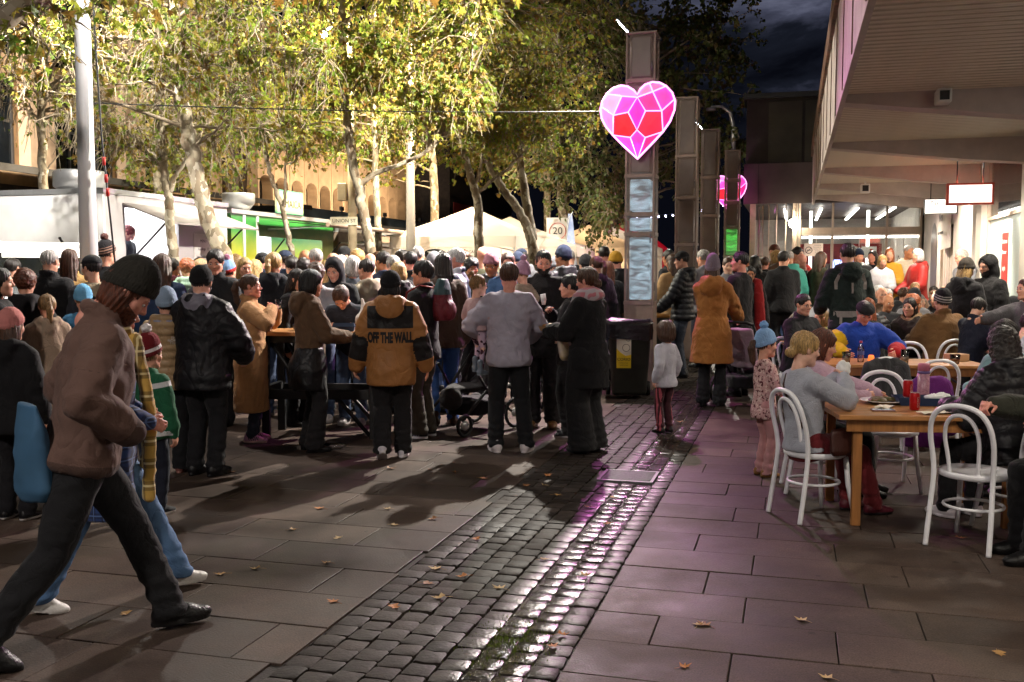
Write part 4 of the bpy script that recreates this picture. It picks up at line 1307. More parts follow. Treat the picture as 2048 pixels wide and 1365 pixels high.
  if lod <= 2:
   N=vnormals(P,F)
   P=folds(P,N,0.012*s,7.0,(1,1,1.9),seed)
   low=np.clip(1-np.abs(P[:,2]-k.anL[2])/(0.28*s),0,1)
   P=P+N*(low*0.006*np.sin(P[:,2]*85+3*noise3(P*9+seed)))[:,None].astype(f32)
   P=relax(P,F,1,0.35)
  me=np_mesh('trousers',P,F)
  tm=fabric(colb,'denim' if kind in ('jeans',) or sp.get('denim') else 'cloth',sp.get('bottom2'))
  if sp.get('bottom_mask'):
   set_attr(me,'mask',sp['bottom_mask'](P,k))
  out.append(('trousers' if kind not in ('skirt',) else 'skirt',me,tm,None))
 sh=sp.get('shoes',(hx('141314'),hx('141314')))
 if lod<3:
  for an,fy,fp,side in ((k.anL,k.fyL,k.fpL,-1),(k.anR,k.fyR,k.fpR,1)):
   Mf=rotm(fy,fp)
   O=an-Mf[:,2]*0.075*s
   c_=max(s,0.62)*(1.0 if sex == 'm' else 0.9)
   boot=sp.get('boot',0)
   fld=union([cone((0,-0.045,0.042),(0,0.06,0.045),0.040,0.040),ell((0,0.115,0.030),(0.047,0.075,0.034)),cone((0,-0.02,0.06),(0,-0.022,0.105+0.12*boot),0.043,0.044+0.004*boot)],0.05)
   fld=minus(fld,cone((0,-0.022,0.09+0.14*boot),(0,-0.022,0.3),0.034,0.034)) if not boot else fld
   sole=loft((0,0.045,0),np.eye(3),[-0.001,0.022],[0.050,0.048],[0.138,0.136])
   fld=cut(union([fld,sole],0.006),(0,0,-1),0.0)
   P,F=sculpt(local(fld,O,Mf,c_),[0.008,0.011,0.018,0.03][lod])
   q=((P-O) @ Mf)/c_
   me=np_mesh('shoe',P,F)
   set_attr(me,'mask',0.026-q[:,2])
   set_attr(me,'mask2',(0.012-np.abs(((q[:,1]*1.6+q[:,2]*1.0) % 0.04)-0.02))*(np.abs(q[:,1]-0.035)<0.06)*(q[:,2]>0.03)*(q[:,2]<0.075)-0.003)
   out.append(('shoe',me,fabric(sh[0],sp.get('shoe_kind','leather'),sh[1],sh[2] if len(sh)>2 else None),None))
 tp=sp.get('top')
 topf=None
 if tp:
  bulk=tp.get('bulk',0.025); kind=tp.get('kind','jacket'); ln=tp.get('len',0.10)
  zs=[-ln*s-0.02,-0.06*s,0.06*s,0.17*s,0.32*s,k.tl-0.06*s,k.tl+0.005*s,k.tl+0.05*s]
  fl=tp.get('flare',0.0)
  wa=0.150 if sex == 'm' else 0.128
  a=np.array([0.172+fl,0.174+fl*0.4,wa+0.006,wa+0.006,0.158 if sex == 'm' else 0.142,0.138 if sex == 'm' else 0.124,0.086,0.060])*s*build+bulk
  b_=np.array([0.126+fl,0.128+fl*0.4,0.112,0.106,0.116,0.098,0.070,0.055])*s*build+bulk
  a[-1] -= bulk*0.7; b_[-1] -= bulk*0.6; a[-2] -= bulk*0.4; b_[-2] -= bulk*0.3
  if tp.get('cinch'):
   a[0] -= 0.022; b_[0] -= 0.018
  yo=np.array([-0.006,-0.008,0.0,0.002,0.004,-0.004,-0.012,-0.014])*s
  if kind == 'coat' and ln>0.2 and 'hip' not in pose:
   zs[0]=-0.10*s
   torso=loft(k.hip,k.M,zs,a,b_,yo)
   fo=tp.get('coat_flare',0.035)
   mid=(k.anL+k.anR)/2
   skirt=loft((k.hip[0],k.hip[1],k.hip[2]),np.eye(3),[-ln*s,-ln*0.5*s,0.0,0.12*s],[a[0]+fo,a[0]+fo*0.6,a[1],a[2]],[b_[0]+fo,b_[0]+fo*0.6,b_[1],b_[2]],[-0.01,-0.01,-0.008*s,0])
   body=union([torso,skirt],0.05*s)
  else:
   body=loft(k.hip,k.M,zs,a,b_,yo)
  ab=tp.get('arm',bulk)
  lst=[body]
  for sh_,el,wr,key in ((k.shL,k.elL,k.wrL,'l'),(k.shR,k.elR,k.wrR,'r')):
   if tp.get('sleeve',1.0)<0.2: continue
   sl=tp.get('sleeve',1.0)
   end=wr if sl >= 1 else el+(wr-el)*max(0,sl-0.5)*2
   r_end=(0.030+ab*0.85)*s if sl >= 1 else (0.040+ab)*s
   lst.append(chain([k.sc+(sh_-k.sc)*0.35+k.M[:,2]*0.0,sh_,sh_*0.4+el*0.6,el,el*0.35+end*0.65,end],[0.044*s+bulk*0.45,(0.050*build)*s+ab*0.9,0.052*s*build+ab,0.044*s+ab,0.040*s+ab,r_end],0.0))
  fn=union(lst,0.045*s)
  if tp.get('collar',0):
   ch=tp['collar']
   cr=chain([k.neck+k.M @ (np.array([0.062*math.cos(t_),0.060*math.sin(t_)-0.010,0.006+ch*0.5-0.014*math.sin(t_)])*s) for t_ in np.linspace(0,2*math.pi,11)],[ch*0.45+0.008]*11)
   fn=union([fn,cr],0.02)
  if tp.get('hood'):
   hz=tp['hood']
   pts=[k.neck+k.M @ (np.array(p_)*s) for p_ in ((-0.085,0.060,-0.025),(-0.105,-0.01,0.005),(-0.075,-0.085,0.020),(0,-0.115,0.022),(0.075,-0.085,0.020),(0.105,-0.01,0.005),(0.085,0.060,-0.025))]
   hd_=union([chain(pts,[0.030*hz,0.040*hz,0.046*hz,0.048*hz,0.046*hz,0.040*hz,0.030*hz],0.01),ell(k.neck+k.M @ (np.array([0,-0.125,-0.055])*s),np.array([0.115,0.052,0.10])*s*hz,k.M)],0.03)
   hd_=minus(hd_,ell(k.neck+k.M @ (np.array([0,-0.085,0.045])*s),np.array([0.060,0.035,0.055])*s,k.M),0.02)
   fn=union([fn,hd_],0.025)
  if tp.get('hood_up'):
   hu=local(union([ell((0,-0.02,0.035),(0.105,0.125,0.125)),ell((0,-0.05,-0.09),(0.10,0.10,0.12))],0.05),k.head,k.HM,k.hs)
   hu=minus(hu,local(ell((0,0.115,-0.02),(0.078,0.115,0.115)),k.head,k.HM,k.hs),0.02)
   fn=union([fn,hu],0.03)
  fn=minus(fn,cone(k.neck+k.M[:,2]*0.02*s,k.neck+k.M[:,2]*0.22*s+k.M[:,1]*0.03*s,0.048*s,0.075*s),0.008)
  topf=fn
  h_=hb
  P,F=sculpt(fn,h_)
  if lod <= 2 and len(P):
   N=vnormals(P,F)
   tq=(P-k.hip) @ k.M
   if kind == 'puffer':
    ph=tq[:,2]*(2*math.pi/(0.075*s))
    for sh_,el,wr in ((k.shL,k.elL,k.wrL),(k.shR,k.elR,k.wrR)):
     ax_=el-sh_; L1=np.linalg.norm(ax_)
     d1=cone(sh_*0.7+el*0.3,el,0.06,0.06)(P.astype(f32)); t1=((P-sh_) @ ax_)/L1
     ax2=wr-el; L2=np.linalg.norm(ax2)
     d2=cone(el,wr,0.06,0.06)(P.astype(f32)); t2=L1+((P-el) @ ax2)/L2
     dt=body(P.astype(f32))
     ph=np.where(np.minimum(d1,d2)<dt,np.where(d1<d2,t1,t2)*(2*math.pi/(0.075*s)),ph)
    P=P+N*((np.abs(np.cos(ph*0.5)) ** 0.6-0.7)*0.014)[:,None].astype(f32)
    P=folds(P,N,0.004,16.0,(1,1,1),seed)
   else:
    am=tp.get('fold',0.013)
    P=folds(P,N,am*s,6.5,(1.1,1.1,1.3),seed)
    P=folds(P,N,am*0.45*s,15.0,(1,1,1),seed+5)
    for el in (k.elL,k.elR):
     w=np.exp(-(((P-el) ** 2).sum(1))/(0.11*s) ** 2)
     P=P+N*(w*0.009*s*np.sin(((P-el) @ np.array([12.,17.,62.]))+3.5*noise3(P*8+seed)))[:,None].astype(f32)
   P=relax(P,F,1,0.3)
  me=np_mesh('top',P,F)
  if tp.get('mask') is not None: set_attr(me,'mask',tp['mask'](P,k))
  if tp.get('mask2') is not None: set_attr(me,'mask2',tp['mask2'](P,k))
  out.append((tp.get('name',{'jacket': 'jacket','puffer': 'jacket','coat': 'coat','sweater': 'sweater','hoodie': 'hoodie','shirt': 'shirt'}.get(kind,'jacket')),me,tp.get('mat') or fabric(tp['col'],tp.get('fab',{'puffer': 'puffer','coat': 'wool'}.get(kind,'cloth')),tp.get('col2'),tp.get('col3')),None))
 st_,hcol=sp.get('hair',('short','brown'))
 HMy=rotm(pose.get('hyaw',0.0),pose.get('hpitch',0.0)*0.55,pose.get('hroll',0.0))
 if st_ not in ('none','bald'):
  col=HAIRC[hcol]
  vol=sp.get('hairvol',0.0)
  cap=ell((0,-0.014,0.036),(0.083+vol,0.103+vol,0.096+vol))
  face=ell((0,0.112,-0.045),(0.074,0.078,0.120))
  curly=st_ in ('curly','curlylong')
  if st_ == 'short':
   fld=minus(cap,face,0.012)
   fld=cut(fld,(0,0.35,-1),0.040,0.01)
   for sx in (-1,1):
    fld=minus(fld,ell((sx*0.085,0.012,-0.028),(0.020,0.036,0.042)),0.008)
  elif st_ == 'crop':
   fld=minus(ell((0,-0.014,0.034),(0.079,0.099,0.091)),ell((0,0.115,-0.05),(0.08,0.085,0.118)),0.012)
   fld=cut(fld,(0,0.35,-1),0.030,0.01)
  elif st_ == 'bob':
   fld=union([cap,ell((0,-0.030,-0.045),(0.088+vol,0.082+vol,0.098))],0.03)
   fld=minus(fld,ell((0,0.110,-0.06),(0.064,0.085,0.125)),0.012); fld=cut(fld,(0,0.1,-1),0.125,0.012)
  elif st_ in ('long','curlylong'):
   lw=sp.get('hairlen',0.30)
   fld=union([cap,ell((0,-0.040,-0.06),(0.087+vol,0.075+vol,0.10)),loft((0,0,0),np.eye(3),[-0.10-lw,-0.05-lw*0.6,-0.10,0.0],[0.055+vol,0.088+vol,0.092+vol,0.075],[0.022+vol,0.036+vol,0.050+vol,0.06],[-0.098,-0.098,-0.070,-0.03])],0.04)
   fld=minus(fld,ell((0,0.105,-0.07),(0.064,0.090,0.135)),0.012)
  elif st_ == 'ponytail':
   fld=cut(minus(cap,face,0.012),(0,0.5,-1),0.045,0.01)
   fld=union([fld,chain([(0,-0.108,0.035),(0,-0.150,0.030),(0,-0.165,-0.03),(0,-0.150,-0.15),(0,-0.135,-0.20)],[0.020,0.026,0.034,0.027,0.008],0.01)],0.014)
  elif st_ == 'bun':
   fld=cut(minus(cap,face,0.012),(0,0.5,-1),0.050,0.01)
   fld=union([fld,ell((0,-0.112,-0.035),(0.048,0.036,0.042))],0.012)
  elif st_ == 'pigtail':
   fld=cut(minus(cap,face,0.012),(0,0.4,-1),0.06,0.01)
   fld=union([fld,chain([(0,-0.06,0.115),(0,-0.085,0.15),(0,-0.13,0.13)],[0.016,0.026,0.012])],0.012)
  elif st_ == 'curly':
   fld=cut(minus(ell((0,-0.016,0.042),(0.096+vol,0.114+vol,0.108+vol)),ell((0,0.125,-0.055),(0.08,0.085,0.115)),0.015),(0,0.35,-1),0.05,0.02)
  elif st_ == 'fringe':
   fld=cut(minus(cap,ell((0,0.106,-0.065),(0.07,0.07,0.11)),0.01),(0,0.35,-1),0.045,0.01)
  if st_ in ('long','curlylong','bob'):
   Hf=local(fld,k.head,HMy,k.hs)
  else:
   Hf=local(fld,k.head,k.HM,k.hs)
  P,F=sculpt(Hf,[0.0065,0.009,0.014,0.022][lod])
  if lod <= 2:
   N=vnormals(P,F); q=(P-k.head) @ k.HM
   if curly:
    P=P+N*(0.013*noise3(P*38)+0.010*noise3(P*75+3))[:,None].astype(f32)
   else:
    ang=np.arctan2(q[:,0],-q[:,1])
    P=P+N*(0.0035*np.sin(ang*23+4*noise3(q*np.array([9,9,3])))+0.010*noise3(q*np.array([24,24,6])+seed))[:,None].astype(f32)
  out.append(('hair',np_mesh('hair',P,F),hair_mat(col,curly),None))
 if sp.get('beard'):
  bf=offset(HEADS[sex],0.006)
  bf=cut(bf,(0,0.35,1),-0.022,0.006); bf=cut(bf,(0,-1,0),-0.0,0.01); bf=cut(bf,(0,0,-1),0.125)
  bf=minus(bf,ell((0,0.105,-0.063),(0.020,0.022,0.007)),0.004)
  bf.bb=(np.array([-0.09,-0.01,-0.13]),np.array([0.09,0.12,0.02]))
  P,F=sculpt(local(bf,k.head,k.HM,k.hs),[0.005,0.0075,0.013,0.02][lod])
  if len(P):
   N=vnormals(P,F); P=P+N*(0.004*noise3(P*90))[:,None].astype(f32)
   out.append(('beard',np_mesh('beard',P,F),hair_mat(HAIRC[sp['beard']],True),None))
 hat=sp.get('hat')
 if hat:
  hk=hat['kind']
  if hk == 'beanie':
   tall=hat.get('tall',0.02)
   dome=ell((0,-0.016,0.050),(0.091,0.112,0.100+tall))
   n_=np.array([0,0.32,-1.0]);
   dome=cut(dome,n_,-0.018)
   cuff=cut(cut(ell((0,-0.016,0.045),(0.0965,0.1175,0.115+tall)),n_,-0.014,0.008),-n_,0.062,0.008)
   fld=union([dome,cuff],0.004)
   P,F=sculpt(local(fld,k.head,k.HM,k.hs),[0.0060,0.0085,0.014,0.022][lod])
   q=((P-k.head) @ k.HM)/k.hs
   if lod <= 2:
    N=vnormals(P,F); ang=np.arctan2(q[:,0],q[:,1]+0.016)
    P=P+N*(0.0016*np.sin(ang*46)+0.005*noise3(q*14+seed))[:,None].astype(f32)
   me=np_mesh('beanie',P,F)
   lev=q[:,2]-0.32*q[:,1]
   if hat.get('stripes'):
    set_attr(me,'mask',0.008-np.abs(((lev-0.02) % 0.03)-0.015)-(lev>0.10)*1.0)
   elif hat.get('band'):
    set_attr(me,'mask',0.014-np.abs(lev-hat['band']))
   elif hat.get('cuffcol'):
    set_attr(me,'mask',0.060-lev)
   out.append(('beanie',me,fabric(hat['col'],'wool',hat.get('col2')),None))
   if hat.get('pom'):
    pc=loc((0,-0.03,0.150+tall+0.022))
    P,F=sculpt(ell(pc,np.array([1,1,1])*0.042*k.hs),[0.007,0.010,0.015,0.022][lod])
    N=vnormals(P,F); P=P+N*(0.016*noise3(P*70))[:,None].astype(f32)
    out.append(('pompom',np_mesh('pompom',P,F),fabric(hat['pom'],'wool'),len(out)-1))
  elif hk in ('cap','flatcap'):
   fl=hk == 'flatcap'
   dome=cut(ell((0,-0.012+0.012*fl,0.052),(0.090+0.012*fl,0.110+0.012*fl,0.088-0.012*fl)),(0,-0.05,-1),-0.045,0.004)
   vis=cut(cut(ell((0,0.09,0.045),(0.078,0.098-0.03*fl,0.030)),(0,0,-1),-0.052),(0,0,1),0.066)
   vis=cut(ell((0,0.088,0.030),(0.076,0.096-0.035*fl,0.036)),(0,0,-1),-0.050)
   vis=minus(vis,ell((0,0.085,0.014),(0.082,0.10,0.038)))
   P,F=sculpt(local(union([dome,vis],0.003),k.head,k.HM,k.hs),[0.0050,0.0065,0.012,0.02][lod])
   out.append(('cap',np_mesh('cap',P,F),fabric(hat['col'],'cloth'),None))
 sp['_k']=k; sp['_top']=topf
 return out
GLASSFRAME=None
def put_person(sp,lod,X,Y,heading,label,group=None,z=0.0,parts=None,mats=None):
 """heading in degrees: 0 looks away from the camera along +Y, 90 looks left, 180 looks at the camera, -90 looks right"""
 t=thing('person',label,'person',(X,Y,z),R(heading),group)
 parts=parts or build_person(sp,lod)
 objs=[]
 for i,p in enumerate(parts):
  m=p[2]
  if mats and p[0] in mats: m=mats[p[0]]
  par=objs[p[3]] if p[3] is not None else t
  o=link(p[0],p[1],par,m)
  if len(p)>4: o.matrix_basis=p[4]
  objs.append(o)
 return t
# ================================================================== buildings on the far side of the street
M_BRICK=surf('beige_brick',hx('a88a68'),0.8,var=0.14,scale=3,bump=0.4,bscale=60)
M_BRICKP=surf('pale_pier',hx('c2a384'),0.75,var=0.10,scale=3,bump=0.3,bscale=60)
M_DKGLASS=surf('dark_window',hx('1a1d20'),0.12,var=0.3,scale=1.0)
M_SLATE=surf('slate_fascia',hx('5c6a74'),0.5,var=0.12,scale=2)
M_VERANDAH=surf('verandah_iron',hx('3a3632'),0.6,var=0.25,scale=2)
BU=-19.0
bl=thing('beige_building','beige brick building with pale piers and gridded dark windows','building',(0,0,0))
def bp(parent,name,v0,v1,z0,z1,mat,u0=BU-0.3,u1=BU):
 return MB().box((u0,v0,z0),(u1,v1,z1),st).build(name,mat,parent)
bp(bl,'wall',16.0,31.0,0,11.5,M_BRICK,BU-0.9,BU-0.25)
for v0 in (21.5,25.3,28.6):
 bp(bl,'pier',v0,v0+0.9,4.3,11.4,M_BRICKP,BU-0.247,BU+0.12)
for v0,v1 in ((17.2,21.2),(22.7,25.0),(26.5,28.3)):
 for z0,z1 in ((4.4,6.6),(7.2,9.6)):
  w=bp(bl,'window',v0,v1,z0,z1,M_DKGLASS,BU-0.247,BU-0.2)
  n=4
  for i in range(n+1):
   vv=v0+(v1-v0)*i/n
   MB().box((BU-0.197,vv-0.03,z0),(BU-0.15,vv+0.03,z1),st).build('glazing_bar',M_VERANDAH,w)
  MB().box((BU-0.196,v0,(z0+z1)/2-0.03),(BU-0.151,v1,(z0+z1)/2+0.03),st).build('glazing_bar',M_VERANDAH,w)
mb=MB(); mb.add([st(BU+0.13,14,4.3),st(BU+3.2,14,3.95),st(BU+3.2,31,3.95),st(BU+0.13,31,4.3),st(BU+0.13,14,4.2),st(BU+3.2,14,3.8),st(BU+3.2,31,3.8),st(BU+0.13,31,4.2)],[(0,1,2,3),(7,6,5,4),(1,5,6,2),(0,4,5,1),(2,6,7,3)])
mb.build('verandah',M_VERANDAH,bl)
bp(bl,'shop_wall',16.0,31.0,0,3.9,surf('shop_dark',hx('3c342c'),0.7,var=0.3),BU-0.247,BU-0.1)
ab_=thing('arched_building','tan panelled building with a row of arched openings','building',(0,0,0))
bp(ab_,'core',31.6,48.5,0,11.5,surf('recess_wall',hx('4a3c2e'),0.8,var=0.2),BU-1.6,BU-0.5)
V0=33.0
for i in range(12):
 v0=V0+i*1.22
 pw=1.18
 arc_pts=[(v0+pw/2-(pw/2-0.10)*math.cos(a),4.98+0.34*math.sin(a)) for a in np.linspace(0,math.pi,9)]
 poly=[(v0,3.98),(v0+0.10,3.98)]+[(v0+0.10,4.98)]+arc_pts[1:-1]+[(v0+pw-0.10,4.98),(v0+pw-0.10,3.98),(v0+pw,3.98),(v0+pw,10.8),(v0,10.8)]
 mb=MB()
 n=len(poly)
 def fc(x,z): return st(BU,x,z)
 def bk(x,z): return st(BU-0.45,x,z)
 inner=[(v0+0.10,3.98),(v0+0.10,4.98)]+arc_pts[1:-1]+[(v0+pw-0.10,4.98),(v0+pw-0.10,3.98)]
 mb.add([fc(v0,3.98),fc(v0+0.10,3.98),fc(v0+0.10,4.98),fc(v0,4.98)],[(0,1,2,3)])
 mb.add([fc(v0+pw-0.10,3.98),fc(v0+pw,3.98),fc(v0+pw,4.98),fc(v0+pw-0.10,4.98)],[(0,1,2,3)])
 top=[(v0+0.10,4.98)]+arc_pts[1:-1]+[(v0+pw-0.10,4.98)]
 mb.add([fc(v0,4.98),fc(v0,10.8),fc(v0+0.1,10.8),fc(v0+0.1,4.98)],[(3,2,1,0)])
 mb.add([fc(v0+pw-0.1,4.98),fc(v0+pw-0.1,10.8),fc(v0+pw,10.8),fc(v0+pw,4.98)],[(3,2,1,0)])
 for j in range(len(top)-1):
  (x0,z0),(x1,z1)=top[j],top[j+1]
  mb.add([fc(x0,z0),fc(x1,z1),fc(x1,10.8),fc(x0,10.8)],[(0,1,2,3)])
 for j in range(len(inner)-1):
  (x0,z0),(x1,z1)=inner[j],inner[j+1]
  mb.add([fc(x0,z0),fc(x1,z1),bk(x1,z1),bk(x0,z0)],[(3,2,1,0)])
 mb.add([fc(v0,3.98),bk(v0,3.98),bk(v0,10.8),fc(v0,10.8)],[(0,1,2,3)])
 mb.add([fc(v0+pw,3.98),bk(v0+pw,3.98),bk(v0+pw,10.8),fc(v0+pw,10.8)],[(3,2,1,0)])
 mb.build('arched_panel',M_BRICK,ab_)
 bp(ab_,'window',v0+0.12,v0+pw-0.12,4.0,5.3,M_DKGLASS,BU-0.497,BU-0.47)
bp(ab_,'awning_fascia',30.6,49.5,3.62,3.96,M_SLATE,BU-0.2,BU+2.6)
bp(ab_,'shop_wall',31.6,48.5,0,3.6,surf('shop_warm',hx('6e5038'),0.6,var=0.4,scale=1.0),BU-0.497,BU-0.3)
for i in range(4):
 bp(ab_,'shop_window',32.5+i*4,35.6+i*4,0.6,2.9,emit('dim_shop',(1.0,0.75,0.5),0.35),BU-0.297,BU-0.25)
fb=thing('corner_shop','dark corner shop with red sign beyond the arched building','building',(0,0,0))
MB().box((BU-1,50,0),(BU+1.5,62,9),st).build('wall',surf('far_dark_wall',hx('3a302a'),0.8,var=0.3),fb)
MB().box((BU+1.52,50.5,3.2),(BU+1.56,53.5,5.4),st).build('red_sign',surf('far_red',hx('a02c24'),0.6,var=0.2),fb)
MB().box((BU+1.52,50.4,2.6),(BU+1.60,58,3.15),st).build('sign_board',M_BLACK,fb)
lettering('hoyts',0.9,st(BU+1.63,52.4,2.88),st(0,1)-st(0,0),(0,0,1),emit('gold_letter',(1.0,0.7,0.3),0.6),fb,0.01)
MB().box((BU+1.52,53.9,3.5),(BU+1.58,57.5,4.4),st).build('white_sign',emit('pale_sign',(0.9,0.95,0.85),0.5),fb)
# ================================================================== food trucks
M_TRUCKW=surf('truck_white',hx('e8e6e4'),0.4,var=0.04,scale=2)
M_TRUCKG=surf('truck_grey',hx('b4afae'),0.4,var=0.08,scale=1.5)
M_ALU=surf('aluminium',hx('c4c4c4'),0.35,metal=0.7,var=0.1,scale=4)
M_TYRE=surf('tyre',hx('151515'),0.85,var=0.2,scale=20)
TU=-10.96
def wheel(parent,p,r=0.33,w=0.2):
 mb=MB()
 prof=[(r*0.55,-w/2),(r*0.95,-w/2),(r,-w*0.35),(r,w*0.35),(r*0.95,w/2),(r*0.55,w/2)]
 n=20; vs_=[]; fs_=[]
 for (rr,q) in prof:
  for k in range(n):
   a=2*math.pi*k/n
   vs_.append(Vector(p)+(st(q,0)-st(0,0))+(st(0,rr*math.cos(a))-st(0,0))+Vector((0,0,rr*math.sin(a))))
 for i in range(len(prof)-1):
  for k in range(n):
   fs_.append((i*n+k,i*n+(k+1) % n,(i+1)*n+(k+1) % n,(i+1)*n+k))
 mb.add(vs_,fs_,True); w_=mb.build('wheel',M_TYRE,parent)
 mb=MB(); mb.add([Vector(p)+(st(w*0.3,r*0.56*math.cos(2*math.pi*k/n))-st(0,0))+Vector((0,0,r*0.56*math.sin(2*math.pi*k/n))) for k in range(n)],[tuple(range(n))])
 mb.build('rim',M_ALU,w_)
def truck_shell(t,v0,v1,o0,o1,zt,mat,endmat,oz0=1.12,oz1=2.78,bw=2.4):
 """box body open on the street side between o0 and o1"""
 zb=0.55
 def pc(name,u0,u1,a,c,z0,z1,m):
  return MB().box((u0,a,z0),(u1,c,z1),st).build(name,m,t)
 pc('end_panel',TU-bw,TU,v0,v0+0.05,zb,zt,endmat)
 pc('end_panel',TU-bw,TU,v1-0.05,v1,zb,zt,mat)
 pc('back_panel',TU-bw,TU-bw+0.05,v0+0.053,v1-0.053,zb,zt,M_TRUCKW)
 pc('floor',TU-bw,TU,v0,v1,zb-0.12,zb-0.003,M_BLACK)
 pc('roof',TU-bw-0.02,TU+0.03,v0-0.02,v1+0.02,zt+0.003,zt+0.09,M_ALU)
 pc('side_panel',TU-0.05,TU,v0+0.053,o0,zb,zt,mat)
 pc('side_panel',TU-0.05,TU,o1,v1-0.053,zb,zt,mat)
 pc('side_panel',TU-0.05,TU,o0+0.002,o1-0.002,zb,oz0,mat)
 pc('side_panel',TU-0.05,TU,o0+0.002,o1-0.002,oz1,zt,mat)
 pc('counter',TU-0.35,TU+0.28,o0+0.01,o1-0.01,oz0+0.003,oz0+0.04,M_ALU)
 for vv in (v0+0.9,v1-0.9):
  wheel(t,st(TU-0.2,vv,0.33))
t1=thing('food_truck','big white food truck with its serving hatch propped open','food truck',(0,0,0))
truck_shell(t1,14.06,17.8,14.62,16.15,2.98,M_TRUCKG,M_TRUCKW)
MB().box((TU-2.25,14.045,0.7),(TU-0.22,14.057,2.82),st).build('end_board',M_WHITE,t1)
mb=MB()
hz=[(TU+0.01,2.86),(TU+0.95,2.50)]
mb.add([st(TU+0.01,14.55,2.86),st(TU+0.95,14.55,2.52),st(TU+0.95,17.4,2.52),st(TU+0.01,17.4,2.86),st(TU+0.01,14.55,2.83),st(TU+0.95,14.55,2.49),st(TU+0.95,17.4,2.49),st(TU+0.01,17.4,2.83)],[(0,1,2,3),(7,6,5,4),(1,5,6,2),(0,4,5,1),(2,6,7,3)])
mb.build('hatch',surf('hatch_grey',hx('8f8883'),0.5,var=0.1,scale=3),t1)
for vv in (14.75,17.2):
 MB().tube([st(TU+0.02,vv,1.9),st(TU+0.75,vv,2.56)],0.018,6).build('gas_strut',M_BLACK,t1)
MB().box((TU-1.9,14.4,2.86),(TU-0.4,16.4,2.90),st).build('ceiling_light',emit('truck_light',(0.95,0.97,1.0),6),t1)
mb=MB(); mb.box((TU-2.3,16.2,0.6),(TU-0.06,16.24,2.9),st)
mb.build('partition',M_TRUCKW,t1)
for vv,zz in ((15.2,2.05),(15.5,1.85),(15.75,2.1),(15.35,1.5)):
 MB().bbox((TU-2.33,vv,zz),(TU-2.15,vv+0.16,zz+0.22),0.02,st).build('red_box',surf('red_plastic',hx('c02820'),0.4,var=0.1),t1)
MB().box((TU+0.003,16.62,1.15),(TU+0.012,17.25,2.42),st).build('menu_board',surf('menu_paper',hx('cfc8c4'),0.5,var=0.05),t1)
for i,tx in enumerate(('MENU','hot dogs  12','loaded fries  14','burgers  15','nachos  13','drinks  5','daily special')):
 lettering(tx,0.075,st(TU+0.014,16.93,2.28-i*0.15),st(0,1)-st(0,0),(0,0,1),surf('menu_ink',hx('6a6468'),0.7),t1,0.001)
nsn=thing('neon_letter','purple neon letter sign under the food truck hatch','neon sign',(0,0,0))
lettering('N',0.34,st(TU+0.30,14.95,1.36),st(0,1)-st(0,0),(0,0,1),emit('purple_neon',(0.75,0.15,1.0),12),nsn,0.012,name='tube')
vt=thing('roof_vent','round metal exhaust vent on the white truck roof','vent',st(TU-0.8,14.5,3.075))
MB().lathe([(0.0,0.33),(0.40,0.33),(0.42,0.30),(0.42,0.06),(0.34,0.0),(0.0,0.0)],24).build('drum',M_ALU,vt)
t2=thing('food_truck','green and yellow food truck with a lit white window','food truck',(0,0,0))
def grad_mat():
 m,nt,b,o=new_mat('green_yellow_panel')
 tc=nt.nodes.new('ShaderNodeTexCoord'); sx=nt.nodes.new('ShaderNodeSeparateXYZ')
 L(nt,tc.outputs['Object'],sx.inputs[0])
 no=nt.nodes.new('ShaderNodeTexNoise'); no.inputs['Scale'].default_value=1.8; no.inputs['Detail'].default_value=3
 L(nt,tc.outputs['Object'],no.inputs['Vector'])
 ad=nt.nodes.new('ShaderNodeMath'); ad.operation='MULTIPLY_ADD'; ad.inputs[1].default_value=0.5
 L(nt,no.outputs['Fac'],ad.inputs[0]); L(nt,sx.outputs['Z'],ad.inputs[2])
 ra=nt.nodes.new('ShaderNodeValToRGB')
 mr=nt.nodes.new('ShaderNodeMapRange'); mr.inputs['From Min'].default_value=1.6; mr.inputs['From Max'].default_value=3.1
 L(nt,ad.outputs[0],mr.inputs['Value']); L(nt,mr.outputs['Result'],ra.inputs['Fac'])
 ra.color_ramp.elements[0].position=0.35; ra.color_ramp.elements[0].color=c4(hx('b4b02c'))
 ra.color_ramp.elements[1].position=0.8; ra.color_ramp.elements[1].color=c4(hx('2c7432'))
 L(nt,ra.outputs['Color'],b.inputs['Base Color']); b.inputs['Roughness'].default_value=0.4
 return m
M_GRAD=grad_mat()
truck_shell(t2,17.95,22.6,19.0,22.0,2.88,M_GRAD,M_GRAD,1.25,2.45)
for vv in (18.38,18.92):
 MB().box((TU+0.002,vv,0.5),(TU+0.03,vv+0.07,2.86),st).build('trim',M_TRUCKW,t2)
MB().box((TU-1.9,19.2,2.70),(TU-0.3,21.9,2.74),st).build('ceiling_light',emit('truck_light',(0.95,0.97,1.0),14),t2)
MB().box((TU-1.4,19.02,0.6),(TU-1.36,21.98,2.84),st).build('inner_wall',surf('truck_inner',hx('d8dce6'),0.5,var=0.05),t2)
for vv in (19.15,21.85):
 MB().tube([st(TU+0.02,vv,1.8),st(TU+0.55,vv,2.40)],0.016,6).build('gas_strut',M_BLACK,t2)
sgn=thing('roof_sign','green and cream JAMAICA sign on the truck roof','sign',st(TU+0.05,20.3,2.98),math.pi/2-TH)
MB().bbox((-0.6,-0.03,0),(0.6,0.03,0.52),0.006).build('board',None,sgn)
m,nt,b,o=new_mat('jamaica_board')
tc=nt.nodes.new('ShaderNodeTexCoord'); sx=nt.nodes.new('ShaderNodeSeparateXYZ'); L(nt,tc.outputs['Object'],sx.inputs[0])
